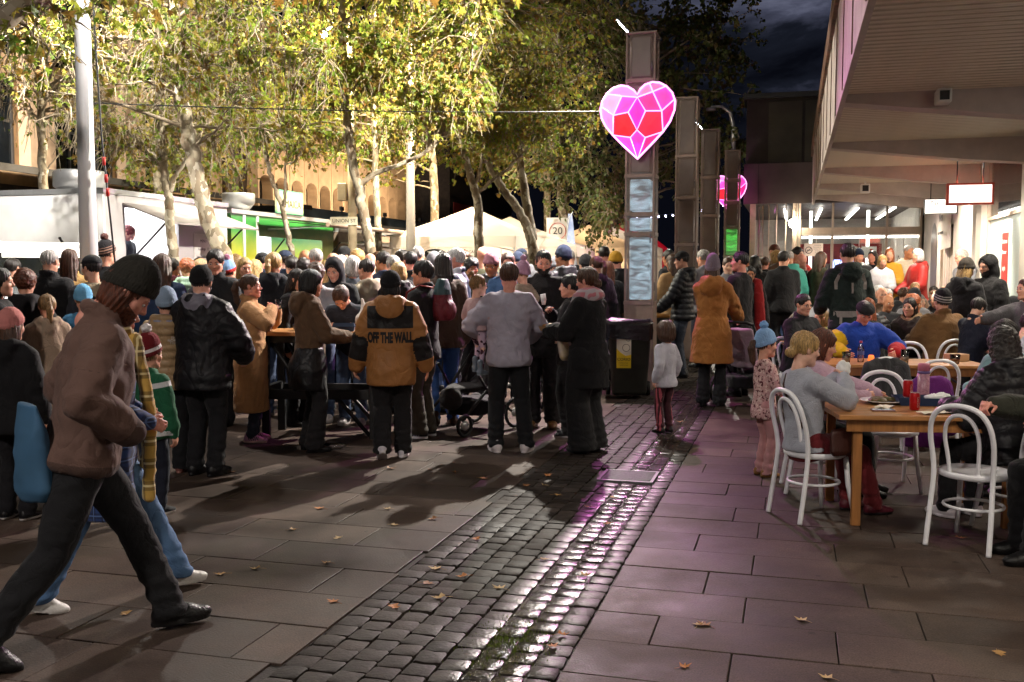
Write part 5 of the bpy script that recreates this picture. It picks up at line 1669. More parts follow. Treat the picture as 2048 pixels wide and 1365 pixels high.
mr=nt.nodes.new('ShaderNodeMapRange'); mr.inputs['From Max'].default_value=0.52; L(nt,sx.outputs['Z'],mr.inputs['Value'])
ra=nt.nodes.new('ShaderNodeValToRGB'); L(nt,mr.outputs['Result'],ra.inputs['Fac'])
ra.color_ramp.elements[0].color=c4(hx('3c8a66')); ra.color_ramp.elements[1].color=c4(hx('2f8066'))
q=ra.color_ramp.elements.new(0.3); q.color=c4(hx('b8b48a')); q=ra.color_ramp.elements.new(0.65); q.color=c4(hx('b4ba90'))
L(nt,ra.outputs['Color'],b.inputs['Base Color']); L(nt,ra.outputs['Color'],b.inputs['Emission Color']); b.inputs['Emission Strength'].default_value=0.06
sgn.children[0].data.materials.append(m)
lettering('JAMAICA',0.24,(0.0,-0.034,0.22),(1,0,0),(0,0,1),M_BLACK,sgn)
rv=thing('roof_vent','steel bowl shaped vent beside the JAMAICA sign','vent',st(TU-0.3,18.75,2.975))
MB().lathe([(0.0,0.36),(0.33,0.36),(0.34,0.33),(0.33,0.16),(0.20,0.0),(0.0,0.0)],24).build('drum',M_ALU,rv)
aw=thing('awning','dark roll out awning reaching over the green truck queue','awning',(0,0,0))
MB().add([st(TU+0.06,18.9,2.80),st(TU+1.7,18.9,2.66),st(TU+1.7,24.6,2.66),st(TU+0.06,24.6,2.80)],[(0,1,2,3),(3,2,1,0)]).build('cloth',surf('awning_cloth',hx('231f1d'),0.8,var=0.2),aw)
MB().tube([st(TU+1.7,18.85,2.66),st(TU+1.7,24.65,2.66)],0.05,10).build('front_bar',surf('awning_bar',hx('a08878'),0.45,var=0.1),aw)
for vv in (19.3,24.2):
 MB().tube([st(TU+0.06,vv,2.6),st(TU+0.95,vv+0.5,2.68),st(TU+1.66,vv,2.64)],0.022,6).build('folding_arm',M_ALU,aw)
t3=thing('food_truck','grey brown food stall truck with small lit window, half hidden','food truck',(0,0,0))
truck_shell(t3,22.9,27.4,24.0,26.6,2.7,surf('stall_brown',hx('8a7868'),0.5,var=0.12),surf('stall_brown',hx('8a7868'),0.5),1.5,2.35)
MB().box((TU-1.5,24.2,2.5),(TU-0.3,26.4,2.54),st).build('ceiling_light',emit('truck_light_warm',(1.0,0.9,0.75),9),t3)
MB().box((TU-1.4,24.02,0.6),(TU-1.36,26.58,2.66),st).build('inner_wall',M_TRUCKW,t3)
MB().box((TU+0.02,22.95,2.40),(TU+0.9,26.9,2.44),st).build('flap',M_TRUCKW,t3)
vn=thing('parked_van','white van with dark windscreen parked beside the light pole','van',at(70,700,14.4).to_2d().to_3d(),R(-52))
def sect(x,w,z0,z1,b0=0.12,ins=0.0):
 return [(x,-w,z0),(x,-w,z0+0.5),(x,-w*(1-ins),z1-b0),(x,-w*(1-ins)+b0,z1),(x,w*(1-ins)-b0,z1),(x,w*(1-ins),z1-b0),(x,w,z0+0.5),(x,w,z0)]
secs=[sect(-2.3,0.84,0.35,2.05,0.14,0.04),sect(-2.2,0.88,0.32,2.10,0.16,0.06),sect(0.6,0.88,0.32,2.10,0.16,0.06),sect(1.15,0.88,0.32,2.00,0.2,0.08),sect(1.75,0.88,0.32,1.15,0.1,0.02),sect(2.25,0.84,0.35,0.95,0.1,0.02),sect(2.32,0.78,0.42,0.80,0.08,0.02)]
mb=MB(); n=8
vs_=[p for s_ in secs for p in s_]
fs_=[(i*n+k,i*n+(k+1) % n,(i+1)*n+(k+1) % n,(i+1)*n+k) for i in range(len(secs)-1) for k in range(n)]
fs_ += [tuple(reversed(range(n))),tuple(range((len(secs)-1)*n,len(secs)*n))]
mb.add(vs_,fs_); mb.build('body',M_TRUCKW,vn)
MB().add([(1.19,-0.70,1.94),(1.19,0.70,1.94),(1.755,0.80,1.18),(1.755,-0.80,1.18)],[(0,1,2,3),(3,2,1,0)]).build('windscreen',M_DKGLASS,vn)
for sy in (-1,1):
 for x0,x1 in ((0.35,1.2),(-1.0,0.2),(-2.1,-1.1)):
  MB().add([(x0,sy*0.868,1.15),(x1,sy*0.868,1.15),(x1-0.1,sy*0.843,1.80),(x0,sy*0.843,1.80)],[(0,1,2,3),(3,2,1,0)]).build('side_window',M_DKGLASS,vn)
 MB().bbox((1.1,sy*0.9-0.02,1.1),(1.25,sy*1.08+0.02,1.35) if sy>0 else (1.25,sy*0.9+0.02,1.35),0.02).build('mirror',M_BLACK,vn)
for x_ in (-1.5,1.55):
 for sy in (-1,1):
  mb=MB(); r0=0.32
  pts=[(x_+r0*math.cos(a),sy*0.80,0.32+r0*math.sin(a)) for a in np.linspace(0,2*math.pi,20,endpoint=False)]
  pts2=[(x,sy*0.90,z) for x,y,z in pts]
  mb.add(pts+pts2,[(i,(i+1) % 20,20+(i+1) % 20,20+i) for i in range(20)]+[tuple(range(20,40))])
  mb.build('wheel',M_TYRE,vn)
MB().tube([(0.5,0.3,2.1),(0.35,0.3,2.17)],0.02,6).build('roof_aerial',M_BLACK,vn)
MB().bbox((1.28,-0.12,1.72),(1.34,0.12,1.80),0.02).build('rear_view_mirror',M_WHITE,vn)
# ================================================================== poles
def pole_light(loc,aim,power,col,size=R(140),soft=0.12):
 ld=bpy.data.lights.new('lamp','SPOT'); ld.energy=power; ld.color=col; ld.spot_size=size; ld.spot_blend=0.6; ld.shadow_soft_size=soft
 lo=bpy.data.objects.new('lamp',ld); COL.objects.link(lo); lo.location=loc
 lo.rotation_euler=(Vector(aim)-Vector(loc)).to_track_quat('-Z','Y').to_euler()
 return lo
def adopt(t,o):
 o.parent=t; o.matrix_parent_inverse=Matrix.Translation(-Vector(t.location))
lp=at(179,545,11.8)
lpole=thing('light_pole','thick white light pole rising beside the van','pole',(lp.x,lp.y,0))
MB().tube([(0,0,0),(0,0,3.0),(0,0,7.2)],[0.115,0.095,0.08],16).build('shaft',surf('pole_white',hx('ececee'),0.4,var=0.06,scale=2),lpole)
MB().lathe([(0.22,0.0),(0.22,0.03),(0.13,0.05)],16).build('base_plate',M_ALU,lpole)
MB().tube([(-0.9,0,7.0),(0.9,0,7.0)],0.04,8).build('cross_arm',M_ALU,lpole)
for sx in (-0.75,0.75):
 MB().bbox((sx-0.2,-0.22,6.86),(sx+0.2,0.12,6.96),0.02).build('flood_head',M_ALU,lpole)
 MB().box((sx-0.18,-0.20,6.845),(sx+0.18,0.10,6.857)).build('flood_face',emit('pole_flood',(1.0,0.97,0.92),20),lpole)
 adopt(lpole,pole_light((lp.x+sx,lp.y-0.05,6.8),(lp.x+3.5,lp.y-1.5,0) if sx>0 else (lp.x-1.4,lp.y+4.2,1.7),520 if sx>0 else 2600,(1.0,0.95,0.88),R(130 if sx>0 else 85)))
pg=thing('power_connector','red inline power connector hanging on a black cable','cable',(lp.x,lp.y,0))
pts=[(0.13,-0.02,5.2),(0.16,-0.02,4.2),(0.2,-0.02,3.2),(0.25,-0.02,2.6),(0.36,-0.02,1.2)]
MB().tube(pts,0.011,6).build('cable',M_BLACK,pg)
for z in (2.98,2.78,2.62):
 MB().lathe([(0.0,0.05),(0.018,0.048),(0.022,0.0),(0.018,-0.048),(0.0,-0.05)],10,(0.215+(2.98-z)*0.1,-0.02,z)).build('plug',surf('red_plastic',hx('c02820'),0.4),pg)
wr=thing('overhead_wire','black wire strung high across the street to the heart pillar','wire',(0,0,0))
a_,b_=Vector((lp.x,lp.y,3.66)),Vector((P1[0]-0.22,P1[1]+0.02,3.98))
MB().tube([a_.lerp(b_,i/16)-Vector((0,0,0.05*math.sin(math.pi*i/16))) for i in range(17)],0.007,5).build('strand',M_BLACK,wr)
for (v_,lab) in ((35.2,'small flood lamp added on the slate awning to light the first arches'),(39.4,'small flood lamp added on the slate awning to light the middle arches'),(43.6,'small flood lamp added on the slate awning to light the last arches')):
 q=st(BU+2.3,v_,4.12)
 wf=thing('flood_lamp',lab,'floodlight',q,R(90)-TH)
 MB().bbox((-0.12,-0.05,-0.08),(0.12,0.05,0.08),0.015).build('housing',M_BLACK,wf)
 MB().box((-0.02,-0.03,-0.16),(0.02,0.03,-0.082)).build('bracket',M_BLACK,wf)
 adopt(wf,pole_light(tuple(q+Vector((-0.1,0.03,0.1))),tuple(st(BU,v_,6.2)),420,(1.0,0.80,0.58),R(150),0.05))  # uplights added to brighten the arched facade
 wf.children[-1].matrix_parent_inverse=wf.matrix_basis.inverted()
q=st(BU+1.4,16.6,4.55)
wf=thing('flood_lamp','work flood lamp on the verandah edge lighting the beige building','floodlight',q,-TH)
MB().bbox((-0.2,-0.06,-0.14),(0.2,0.06,0.14),0.02).build('housing',M_BLACK,wf)
MB().box((-0.18,0.062,-0.12),(0.18,0.068,0.12)).build('lamp_face',emit('pole_flood',(1.0,0.97,0.92),20),wf)
MB().box((-0.02,-0.03,-0.4),(0.02,0.03,-0.142)).build('bracket',M_BLACK,wf)
adopt(wf,pole_light(tuple(q+Vector((0.1,0.2,0.05))),tuple(st(BU,24,6.6)),1500,(1.0,0.93,0.84),R(140)))
wf.children[-1].matrix_parent_inverse=wf.matrix_basis.inverted()
up_=at(706,545,20.0)
ups=thing('street_light','cream street light post with lit lamp and street name plate','street light',(up_.x,up_.y,0))
MB().tube([(0,0,0),(0,0,3.5),(0,0,6.6)],[0.10,0.085,0.06],12).build('shaft',surf('cream_post',hx('b8a684'),0.55,var=0.12),ups)
MB().tube([(0,0,6.3),(-0.3,0,6.55),(-0.55,0,6.4)],0.03,8).build('arm',M_ALU,ups)
bm=bmesh.new(); bmesh.ops.create_uvsphere(bm,u_segments=12,v_segments=8,radius=0.07); me=bpy.data.meshes.new('bulb'); bm.to_mesh(me); bm.free()
link('bulb',me,ups,emit('street_bulb',(1.0,0.95,0.85),160),(-0.5,-0.1,6.33))
MB().bbox((-0.28,-0.1,3.1),(-0.1,0.1,3.45),0.015).build('control_box',surf('cream_post',hx('b8a684'),0.55),ups)
MB().box((-0.42,-0.12,2.62),(0.12,-0.105,2.78)).build('name_plate',surf('plate_cream',hx('d8d0b4'),0.5,var=0.05),ups)
lettering('UNION ST',0.10,(-0.15,-0.122,2.70),(1,0,0),(0,0,1),M_BLACK,ups,0.001)
ld=bpy.data.lights.new('lamp','POINT'); ld.energy=1700; ld.color=(1.0,0.93,0.78); ld.shadow_soft_size=0.08
lo=bpy.data.objects.new('lamp',ld); COL.objects.link(lo); lo.parent=ups; lo.location=(-0.55,-0.3,6.25)
for (bx_,by_,lab,aim_) in ((-5.5,-2.5,'fill lamp on a post added behind the camera, out of view',(-1.5,6,0)),):
 bk_=thing('street_light',lab,'street light',(bx_,by_,0))  # unseen lamp post, added to fill the backs facing the camera
 MB().tube([(0,0,0),(0,0,3.5),(0,0,7.0)],[0.11,0.09,0.06],12).build('shaft',MATS['cream_post'],bk_)
 MB().tube([(0,0,6.8),(0.4,0.5,7.1),(0.7,1.0,7.0)],0.03,8).build('arm',M_ALU,bk_)
 MB().bbox((0.55,0.8,6.9),(0.85,1.4,7.0),0.03).build('lamp_head',M_ALU,bk_)
 MB().box((0.58,0.83,6.885),(0.82,1.37,6.897)).build('lamp_face',emit('pole_flood',(1.0,0.97,0.92),20),bk_)
 adopt(bk_,pole_light((bx_+0.7,by_+1.1,6.85),aim_,800,(1.0,0.90,0.82),R(150),0.3))
p=at(822,545,23.5)
gp_=thing('lamp_post','plain grey lamp post beside the white marquee','pole',(p.x,p.y,0))
MB().tube([(0,0,0),(0,0,3),(0,0,7.0)],[0.13,0.105,0.07],12).build('shaft',surf('grey_post',hx('8e8478'),0.5,var=0.1),gp_)
MB().tube([(0,0,6.9),(0.5,0,7.3),(1.2,0,7.3)],0.04,8).build('arm',M_ALU,gp_)
MB().bbox((1.1,-0.1,7.2),(1.7,0.1,7.32),0.03).build('lamp_head',M_ALU,gp_)
MB().box((1.15,-0.08,7.185),(1.65,0.08,7.197)).build('lamp_face',emit('added_lamp_face',(1.0,0.8,0.5),12),gp_)
adopt(gp_,pole_light((p.x+1.4,p.y,7.1),(p.x-9,p.y+9,3.0),5000,(1.0,0.80,0.55),R(150)))  # lit head and warm spot added to this post to light the arched facade
p=at(1463,545,33)
bs=thing('street_light','bent steel street light beyond the pillars','street light',(p.x,p.y,0))
MB().tube([(0,0,0),(0,0,6.4),(-0.12,0,6.9),(-0.4,0,7.1),(-0.75,0,7.08)],[0.1,0.08,0.06,0.05,0.04],10).build('shaft',M_ALU,bs)
MB().lathe([(0.0,0.0),(0.16,-0.05),(0.17,-0.12),(0.0,-0.14)],12,(-0.75,0,7.08)).build('lamp_head',M_ALU,bs)
# ================================================================== marquees
M_TENT=surf('tent_canvas',hx('e2d8cc'),0.75,var=0.05,scale=2)
def tent_mat(name,col):
 if name in MATS: return MATS[name]
 m,nt,b,o=new_mat(name)
 tr=nt.nodes.new('ShaderNodeBsdfTranslucent'); tr.inputs['Color'].default_value=c4(col)
 tc=nt.nodes.new('ShaderNodeTexCoord'); no=nt.nodes.new('ShaderNodeTexNoise'); no.inputs['Scale'].default_value=2.5; no.inputs['Detail'].default_value=4
 L(nt,tc.outputs['Object'],no.inputs['Vector'])
 bpn=nt.nodes.new('ShaderNodeBump'); bpn.inputs['Strength'].default_value=0.5; bpn.inputs['Distance'].default_value=0.05
 L(nt,no.outputs['Fac'],bpn.inputs['Height']); L(nt,bpn.outputs['Normal'],b.inputs['Normal'])
 mx=nt.nodes.new('ShaderNodeMixShader'); mx.inputs['Fac'].default_value=0.35
 b.inputs['Base Color'].default_value=c4(col); b.inputs['Roughness'].default_value=0.8
 L(nt,b.outputs[0],mx.inputs[1]); L(nt,tr.outputs[0],mx.inputs[2]); L(nt,mx.outputs[0],o.inputs['Surface'])
 MATS[name]=m
 return m
def marquee(X,Y,label,w=3.2,eave=2.55,peak=3.35,col=hx('c9bdae'),cname='canvas_white',power=180,lamp=(1.0,0.88,0.72),walls=True,rot=-TH):
 t=thing('marquee',label,'marquee',(X,Y,0),rot,'market marquees')
 cm=tent_mat(cname,col)
 h=w/2
 n=12; vs_=[]; fs_=[]
 for j in range(n+1):
  for i in range(n+1):
   x=-h+w*i/n; y=-h+w*j/n
   d=max(abs(x),abs(y))/h
   z=eave+(peak-eave)*max(0.0,1-d) ** 0.86-0.05*math.sin(d*math.pi)
   vs_.append((x,y,z))
 for j in range(n):
  for i in range(n):
   a=j*(n+1)+i
   fs_.append((a,a+1,a+n+2,a+n+1))
 MB().add(vs_,fs_,True).build('roof',cm,t)
 for s_ in (-1,1):
  MB().add([(-h,s_*h,eave),(h,s_*h,eave),(h,s_*(h+0.01),eave-0.27),(-h,s_*(h+0.01),eave-0.27)],[(0,1,2,3)]).build('valance',cm,t)
  MB().add([(s_*h,-h,eave),(s_*h,h,eave),(s_*(h+0.01),h,eave-0.27),(s_*(h+0.01),-h,eave-0.27)],[(0,1,2,3)]).build('valance',cm,t)
 for sx in (-1,1):
  for sy in (-1,1):
   MB().box((sx*(h-0.05)-0.02,sy*(h-0.05)-0.02,0),(sx*(h-0.05)+0.02,sy*(h-0.05)+0.02,eave-0.02)).build('leg',M_ALU,t)
 for sy in (-1,1):
  MB().tube([(-h+0.08,sy*(h-0.06),eave-0.35),(0,sy*(h-0.06),eave-0.05),(h-0.08,sy*(h-0.06),eave-0.35)],0.014,5).build('truss',M_ALU,t)
 if walls:
  MB().add([(-h+0.02,h-0.02,0.05),(h-0.02,h-0.02,0.05),(h-0.02,h-0.02,eave-0.1),(-h+0.02,h-0.02,eave-0.1)],[(0,1,2,3)]).build('back_wall',cm,t)
 if power:
  MB().lathe([(0.0,0.05),(0.05,0.03),(0.06,-0.03),(0.0,-0.06)],10,(0.2,-0.2,eave-0.15)).build('bulb',emit('tent_bulb',(1.0,0.9,0.75),60),t)
  ld=bpy.data.lights.new('lamp','POINT'); ld.energy=power; ld.color=lamp; ld.shadow_soft_size=0.1
  lo=bpy.data.objects.new('lamp',ld); COL.objects.link(lo); lo.parent=t; lo.location=(0.2,-0.2,eave-0.3)
 return t
tn=marquee(-1.02,25.6,'white peaked marquee with printed valance, largest of the tents',power=70)
h=1.6
mb=MB()
bl_pts=[(-0.42+0.30*math.cos(a),-h-0.02,2.12+0.13*math.sin(a)) for a in np.linspace(0,2*math.pi,24,endpoint=False)]
MB().add([(-h+0.05,-h-0.012,1.90),(h-0.9,-h-0.012,1.90),(h-0.9,-h-0.012,2.262),(-h+0.05,-h-0.012,2.262)],[(0,1,2,3)]).build('banner',tent_mat('canvas_white',hx('e2d8cc')),tn)
MB().add(bl_pts,[tuple(range(24))]).build('emblem',M_BLACK,tn)
lettering('TAVS',0.17,(-0.42,-h-0.026,2.12),(1,0,0),(0,0,1),M_WHITE,tn)
lettering('YOUR LOCAL',0.095,(0.32,-h-0.02,2.17),(1,0,0),(0,0,1),M_BLACK,tn)
lettering('ONE STOP',0.095,(0.32,-h-0.02,2.05),(1,0,0),(0,0,1),M_BLACK,tn)
q=at(1020,520,30); marquee(q.x,q.y,'white marquee behind the printed one, only its peak clear',power=50)
q=at(1085,520,27); marquee(q.x,q.y,'low white marquee with dark side panel right of the large tent',w=2.4,eave=2.35,peak=2.8,power=45)
q=at(1178,520,33); marquee(q.x,q.y,'cream marquee strung with warm bulbs near the feather flag',w=3.4,eave=2.45,peak=3.25,col=hx('d8bfa0'),cname='canvas_cream',power=110,lamp=(1.0,0.78,0.5))
q=at(1225,520,36); marquee(q.x,q.y,'pale marquee just left of the heart pillar',power=45)
q=at(1255,515,41); marquee(q.x,q.y,'red topped marquee peeking past the heart pillar',col=hx('b3122c'),cname='canvas_red',power=60,peak=3.9)
q=at(1035,545,25.2)
sp_=thing('display_screen','grey display screen standing beside the large tent','screen',(q.x,q.y,0),-TH)
MB().bbox((-0.42,-0.02,0.6),(0.42,0.02,2.15),0.01).build('panel',surf('screen_grey',hx('6c6864'),0.6,var=0.1),sp_)
for sx in (-0.44,0.44):
 MB().tube([(sx,0,0),(sx,0,2.3)],0.018,6).build('post',M_ALU,sp_)
q=at(1115,545,27)
ss=thing('speed_sign','round white speed sign with red ring reading 20','sign',(q.x,q.y,0))
zc=1.68+(545-463)*27/FPX
MB().tube([(0,0.03,0),(0,0.03,zc+0.3)],0.025,8).build('post',M_ALU,ss)
MB().box((-0.30,0.0,zc-0.42),(0.30,0.015,zc+0.36)).build('plate',surf('plate_white',hx('d8d4cc'),0.4,var=0.05),ss)
MB().tube([(0.22*math.cos(a),-0.004,zc+0.22*math.sin(a)) for a in np.linspace(0,2*math.pi,28,endpoint=False)],0.028,6,closed=True,flat=0.3).build('ring',surf('sign_red',hx('b82018'),0.4),ss)
lettering('20',0.27,(0,-0.004,zc),(1,0,0),(0,0,1),M_BLACK,ss)
q=at(1133,545,26)
ff=thing('feather_flag','tall blue and white feather flag','flag',(q.x,q.y,0))
MB().tube([(0,0,0),(0,0,2.6),(0.06,0,3.1),(0.16,0,3.25)],0.015,6).build('pole',M_ALU,ff)
mb=MB(); pts=[]
for i in range(9):
 z=0.7+2.5*i/8
 pts += [(0.0+0.06*max(0,(z-2.6)),0.02*math.sin(i),z),(0.30-0.16*(i/8) ** 2,0.03*math.sin(i+1),z)]
mb.add(pts,[(2*i,2*i+1,2*i+3,2*i+2) for i in range(8)],True)
mb.build('cloth',surf('flag_blue',hx('2c4a86'),0.7,col2=hx('c8d2e4'),scale=1.2),ff)
sl=thing('string_lights','string of tiny blue white bulbs across the far street','string lights',(0,0,0))
a_,b_=at(1160,420,34),at(1475,400,34)
pts=[a_.lerp(b_,i/22)-Vector((0,0,0.35*math.sin(math.pi*i/22))) for i in range(23)]
MB().tube(pts,0.008,4).build('cord',M_BLACK,sl)
bulb=MB().lathe([(0.0,0.03),(0.03,0.0),(0.0,-0.04)],8).mesh('bulb')
for p in pts[1:-1]:
 link('bulb',bulb,sl,emit('tiny_bulb',(0.6,0.62,1.0),20),p-Vector((0,0,0.05)))
# ================================================================== plane trees
def bark_mat():
 m,nt,b,o=new_mat('plane_bark')
 tc=nt.nodes.new('ShaderNodeTexCoord')
 vo=nt.nodes.new('ShaderNodeTexVoronoi'); vo.inputs['Scale'].default_value=15; vo.inputs['Randomness'].default_value=1.0
 mp=nt.nodes.new('ShaderNodeMapping'); mp.inputs['Scale'].default_value=(1,1,0.55)
 no=nt.nodes.new('ShaderNodeTexNoise'); no.inputs['Scale'].default_value=7; no.inputs['Detail'].default_value=6
 L(nt,tc.outputs['Object'],mp.inputs['Vector']); L(nt,tc.outputs['Object'],no.inputs['Vector'])
 ad=nt.nodes.new('ShaderNodeMix'); ad.data_type='RGBA'; ad.inputs['Factor'].default_value=0.12
 L(nt,mp.outputs['Vector'],ad.inputs['A']); L(nt,no.outputs['Color'],ad.inputs['B']); L(nt,ad.outputs['Result'],vo.inputs['Vector'])
 ra=nt.nodes.new('ShaderNodeValToRGB')
 ra.color_ramp.interpolation='LINEAR'
 ra.color_ramp.elements[0].position=0.0; ra.color_ramp.elements[0].color=c4(hx('5c503c'))
 ra.color_ramp.elements[1].position=1.0; ra.color_ramp.elements[1].color=c4(hx('c6bda8'))
 q=ra.color_ramp.elements.new(0.45); q.color=c4(hx('9c917a'))
 q=ra.color_ramp.elements.new(0.62); q.color=c4(hx('66523a'))
 sp_=nt.nodes.new('ShaderNodeSeparateColor'); L(nt,vo.outputs['Color'],sp_.inputs[0])
 L(nt,sp_.outputs[0],ra.inputs['Fac']); L(nt,ra.outputs['Color'],b.inputs['Base Color'])
 b.inputs['Roughness'].default_value=0.85
 bpn=nt.nodes.new('ShaderNodeBump'); bpn.inputs['Strength'].default_value=0.7; bpn.inputs['Distance'].default_value=0.02
 L(nt,sp_.outputs[1],bpn.inputs['Height']); L(nt,bpn.outputs['Normal'],b.inputs['Normal'])
 return m
M_BARK=bark_mat()
M_TWIG=surf('twig',hx('8a7c66'),0.85,var=0.2,scale=6)
def leaf_mat(name,cols):
 m,nt,b,o=new_mat(name)
 a=nt.nodes.new('ShaderNodeAttribute'); a.attribute_name='rnd'
 ra=nt.nodes.new('ShaderNodeValToRGB')
 ra.color_ramp.elements[0].color=c4(cols[0]); ra.color_ramp.elements[1].color=c4(cols[-1])
 for i,c in enumerate(cols[1:-1]):
  q=ra.color_ramp.elements.new((i+1)/(len(cols)-1)); q.color=c4(c)
 L(nt,a.outputs['Fac'],ra.inputs['Fac'])
 L(nt,ra.outputs['Color'],b.inputs['Base Color']); b.inputs['Roughness'].default_value=0.55
 tr=nt.nodes.new('ShaderNodeBsdfTranslucent'); L(nt,ra.outputs['Color'],tr.inputs['Color'])
 mx=nt.nodes.new('ShaderNodeMixShader'); mx.inputs['Fac'].default_value=0.48
 L(nt,b.outputs[0],mx.inputs[1]); L(nt,tr.outputs[0],mx.inputs[2]); L(nt,mx.outputs[0],o.inputs['Surface'])
 return m
M_LEAF=leaf_mat('plane_leaf',[hx('50681e'),hx('76882e'),hx('96963a'),hx('8e7c36'),hx('7e5a2a')])
M_LEAFG=leaf_mat('green_leaf',[hx('3e4e22'),hx('5c6a30'),hx('70703a'),hx('6e5832')])
_tips=[(-0.46,0.16),(-0.36,0.62),(0.0,1.0),(0.36,0.62),(0.46,0.16)]
_val=[(-0.20,0.36),(-0.13,0.56),(0.13,0.56),(0.20,0.36)]
LEAF_V=[(0,0.30,0.0),(0.0,-0.05,0.02)]
for i in range(5):
 LEAF_V.append((_tips[i][0],_tips[i][1],-0.10 if i != 2 else -0.14))
 if i<4: LEAF_V.append((_val[i][0],_val[i][1],0.03))
LEAF_V=np.array(LEAF_V); n_=len(LEAF_V)
LEAF_F=np.array([(0,i,i+1) for i in range(1,n_-1)]+[(0,n_-1,1)])
LEAF5_V=np.array([(0,0,0),(-0.42,0.30,-0.06),(-0.28,0.66,-0.05),(0,1.0,-0.1),(0.28,0.66,-0.05),(0.42,0.30,-0.06)]); LEAF5_F=np.array([(0,1,2),(0,2,3),(0,3,4),(0,4,5)])[:,::-1]
def leaves_mesh(pos,dirs,size,rs,name,simple=False):
 TV,TF=(LEAF5_V,LEAF5_F) if simple else (LEAF_V,LEAF_F)
 n=len(pos)
 d=dirs/np.maximum(np.linalg.norm(dirs,axis=1),1e-6)[:,None]
 r=rs.normal(size=(n,3)); x=np.cross(d,r); x /= np.maximum(np.linalg.norm(x,axis=1),1e-6)[:,None]
 z=np.cross(x,d)
 V=pos[:,None,:]+size[:,None,None]*(TV[None,:,0,None]*x[:,None,:]+TV[None,:,1,None]*d[:,None,:]+TV[None,:,2,None]*z[:,None,:])
 F=(TF[None]+(np.arange(n)*len(TV))[:,None,None]).reshape(-1,3)
 me=np_mesh(name,V.reshape(-1,3),F,smooth=False)
 set_attr(me,'rnd',np.repeat(rs.rand(n),len(TV)))
 return me
def tubes_mesh(segs,name):
 """segs: list of (points array (k,3), radii (k))"""
 V=[]; F=[]; n0=0; m=5
 for pts,rr in segs:
  k=len(pts)
  t=np.gradient(pts,axis=0); t /= np.maximum(np.linalg.norm(t,axis=1),1e-9)[:,None]
  ref=np.array([0.31,0.95,0.05]); x=np.cross(t,ref); x /= np.maximum(np.linalg.norm(x,axis=1),1e-9)[:,None]; y=np.cross(t,x)
  a=np.arange(m)*2*math.pi/m
  ring=pts[:,None]+rr[:,None,None]*(np.cos(a)[None,:,None]*x[:,None]+np.sin(a)[None,:,None]*y[:,None])
  V.append(ring.reshape(-1,3))
  i=np.arange(k-1)[:,None]; j=np.arange(m)[None]
  q=np.stack([n0+i*m+j,n0+i*m+(j+1) % m,n0+(i+1)*m+(j+1) % m,n0+(i+1)*m+j],-1).reshape(-1,4)
  F.append(q); n0 += k*m
 return np_mesh(name,np.concatenate(V),np.concatenate(F))
def bez(a,b,c,n):
 t=np.linspace(0,1,n)[:,None]
 return (1-t) ** 2*a+2*t*(1-t)*b+t*t*c
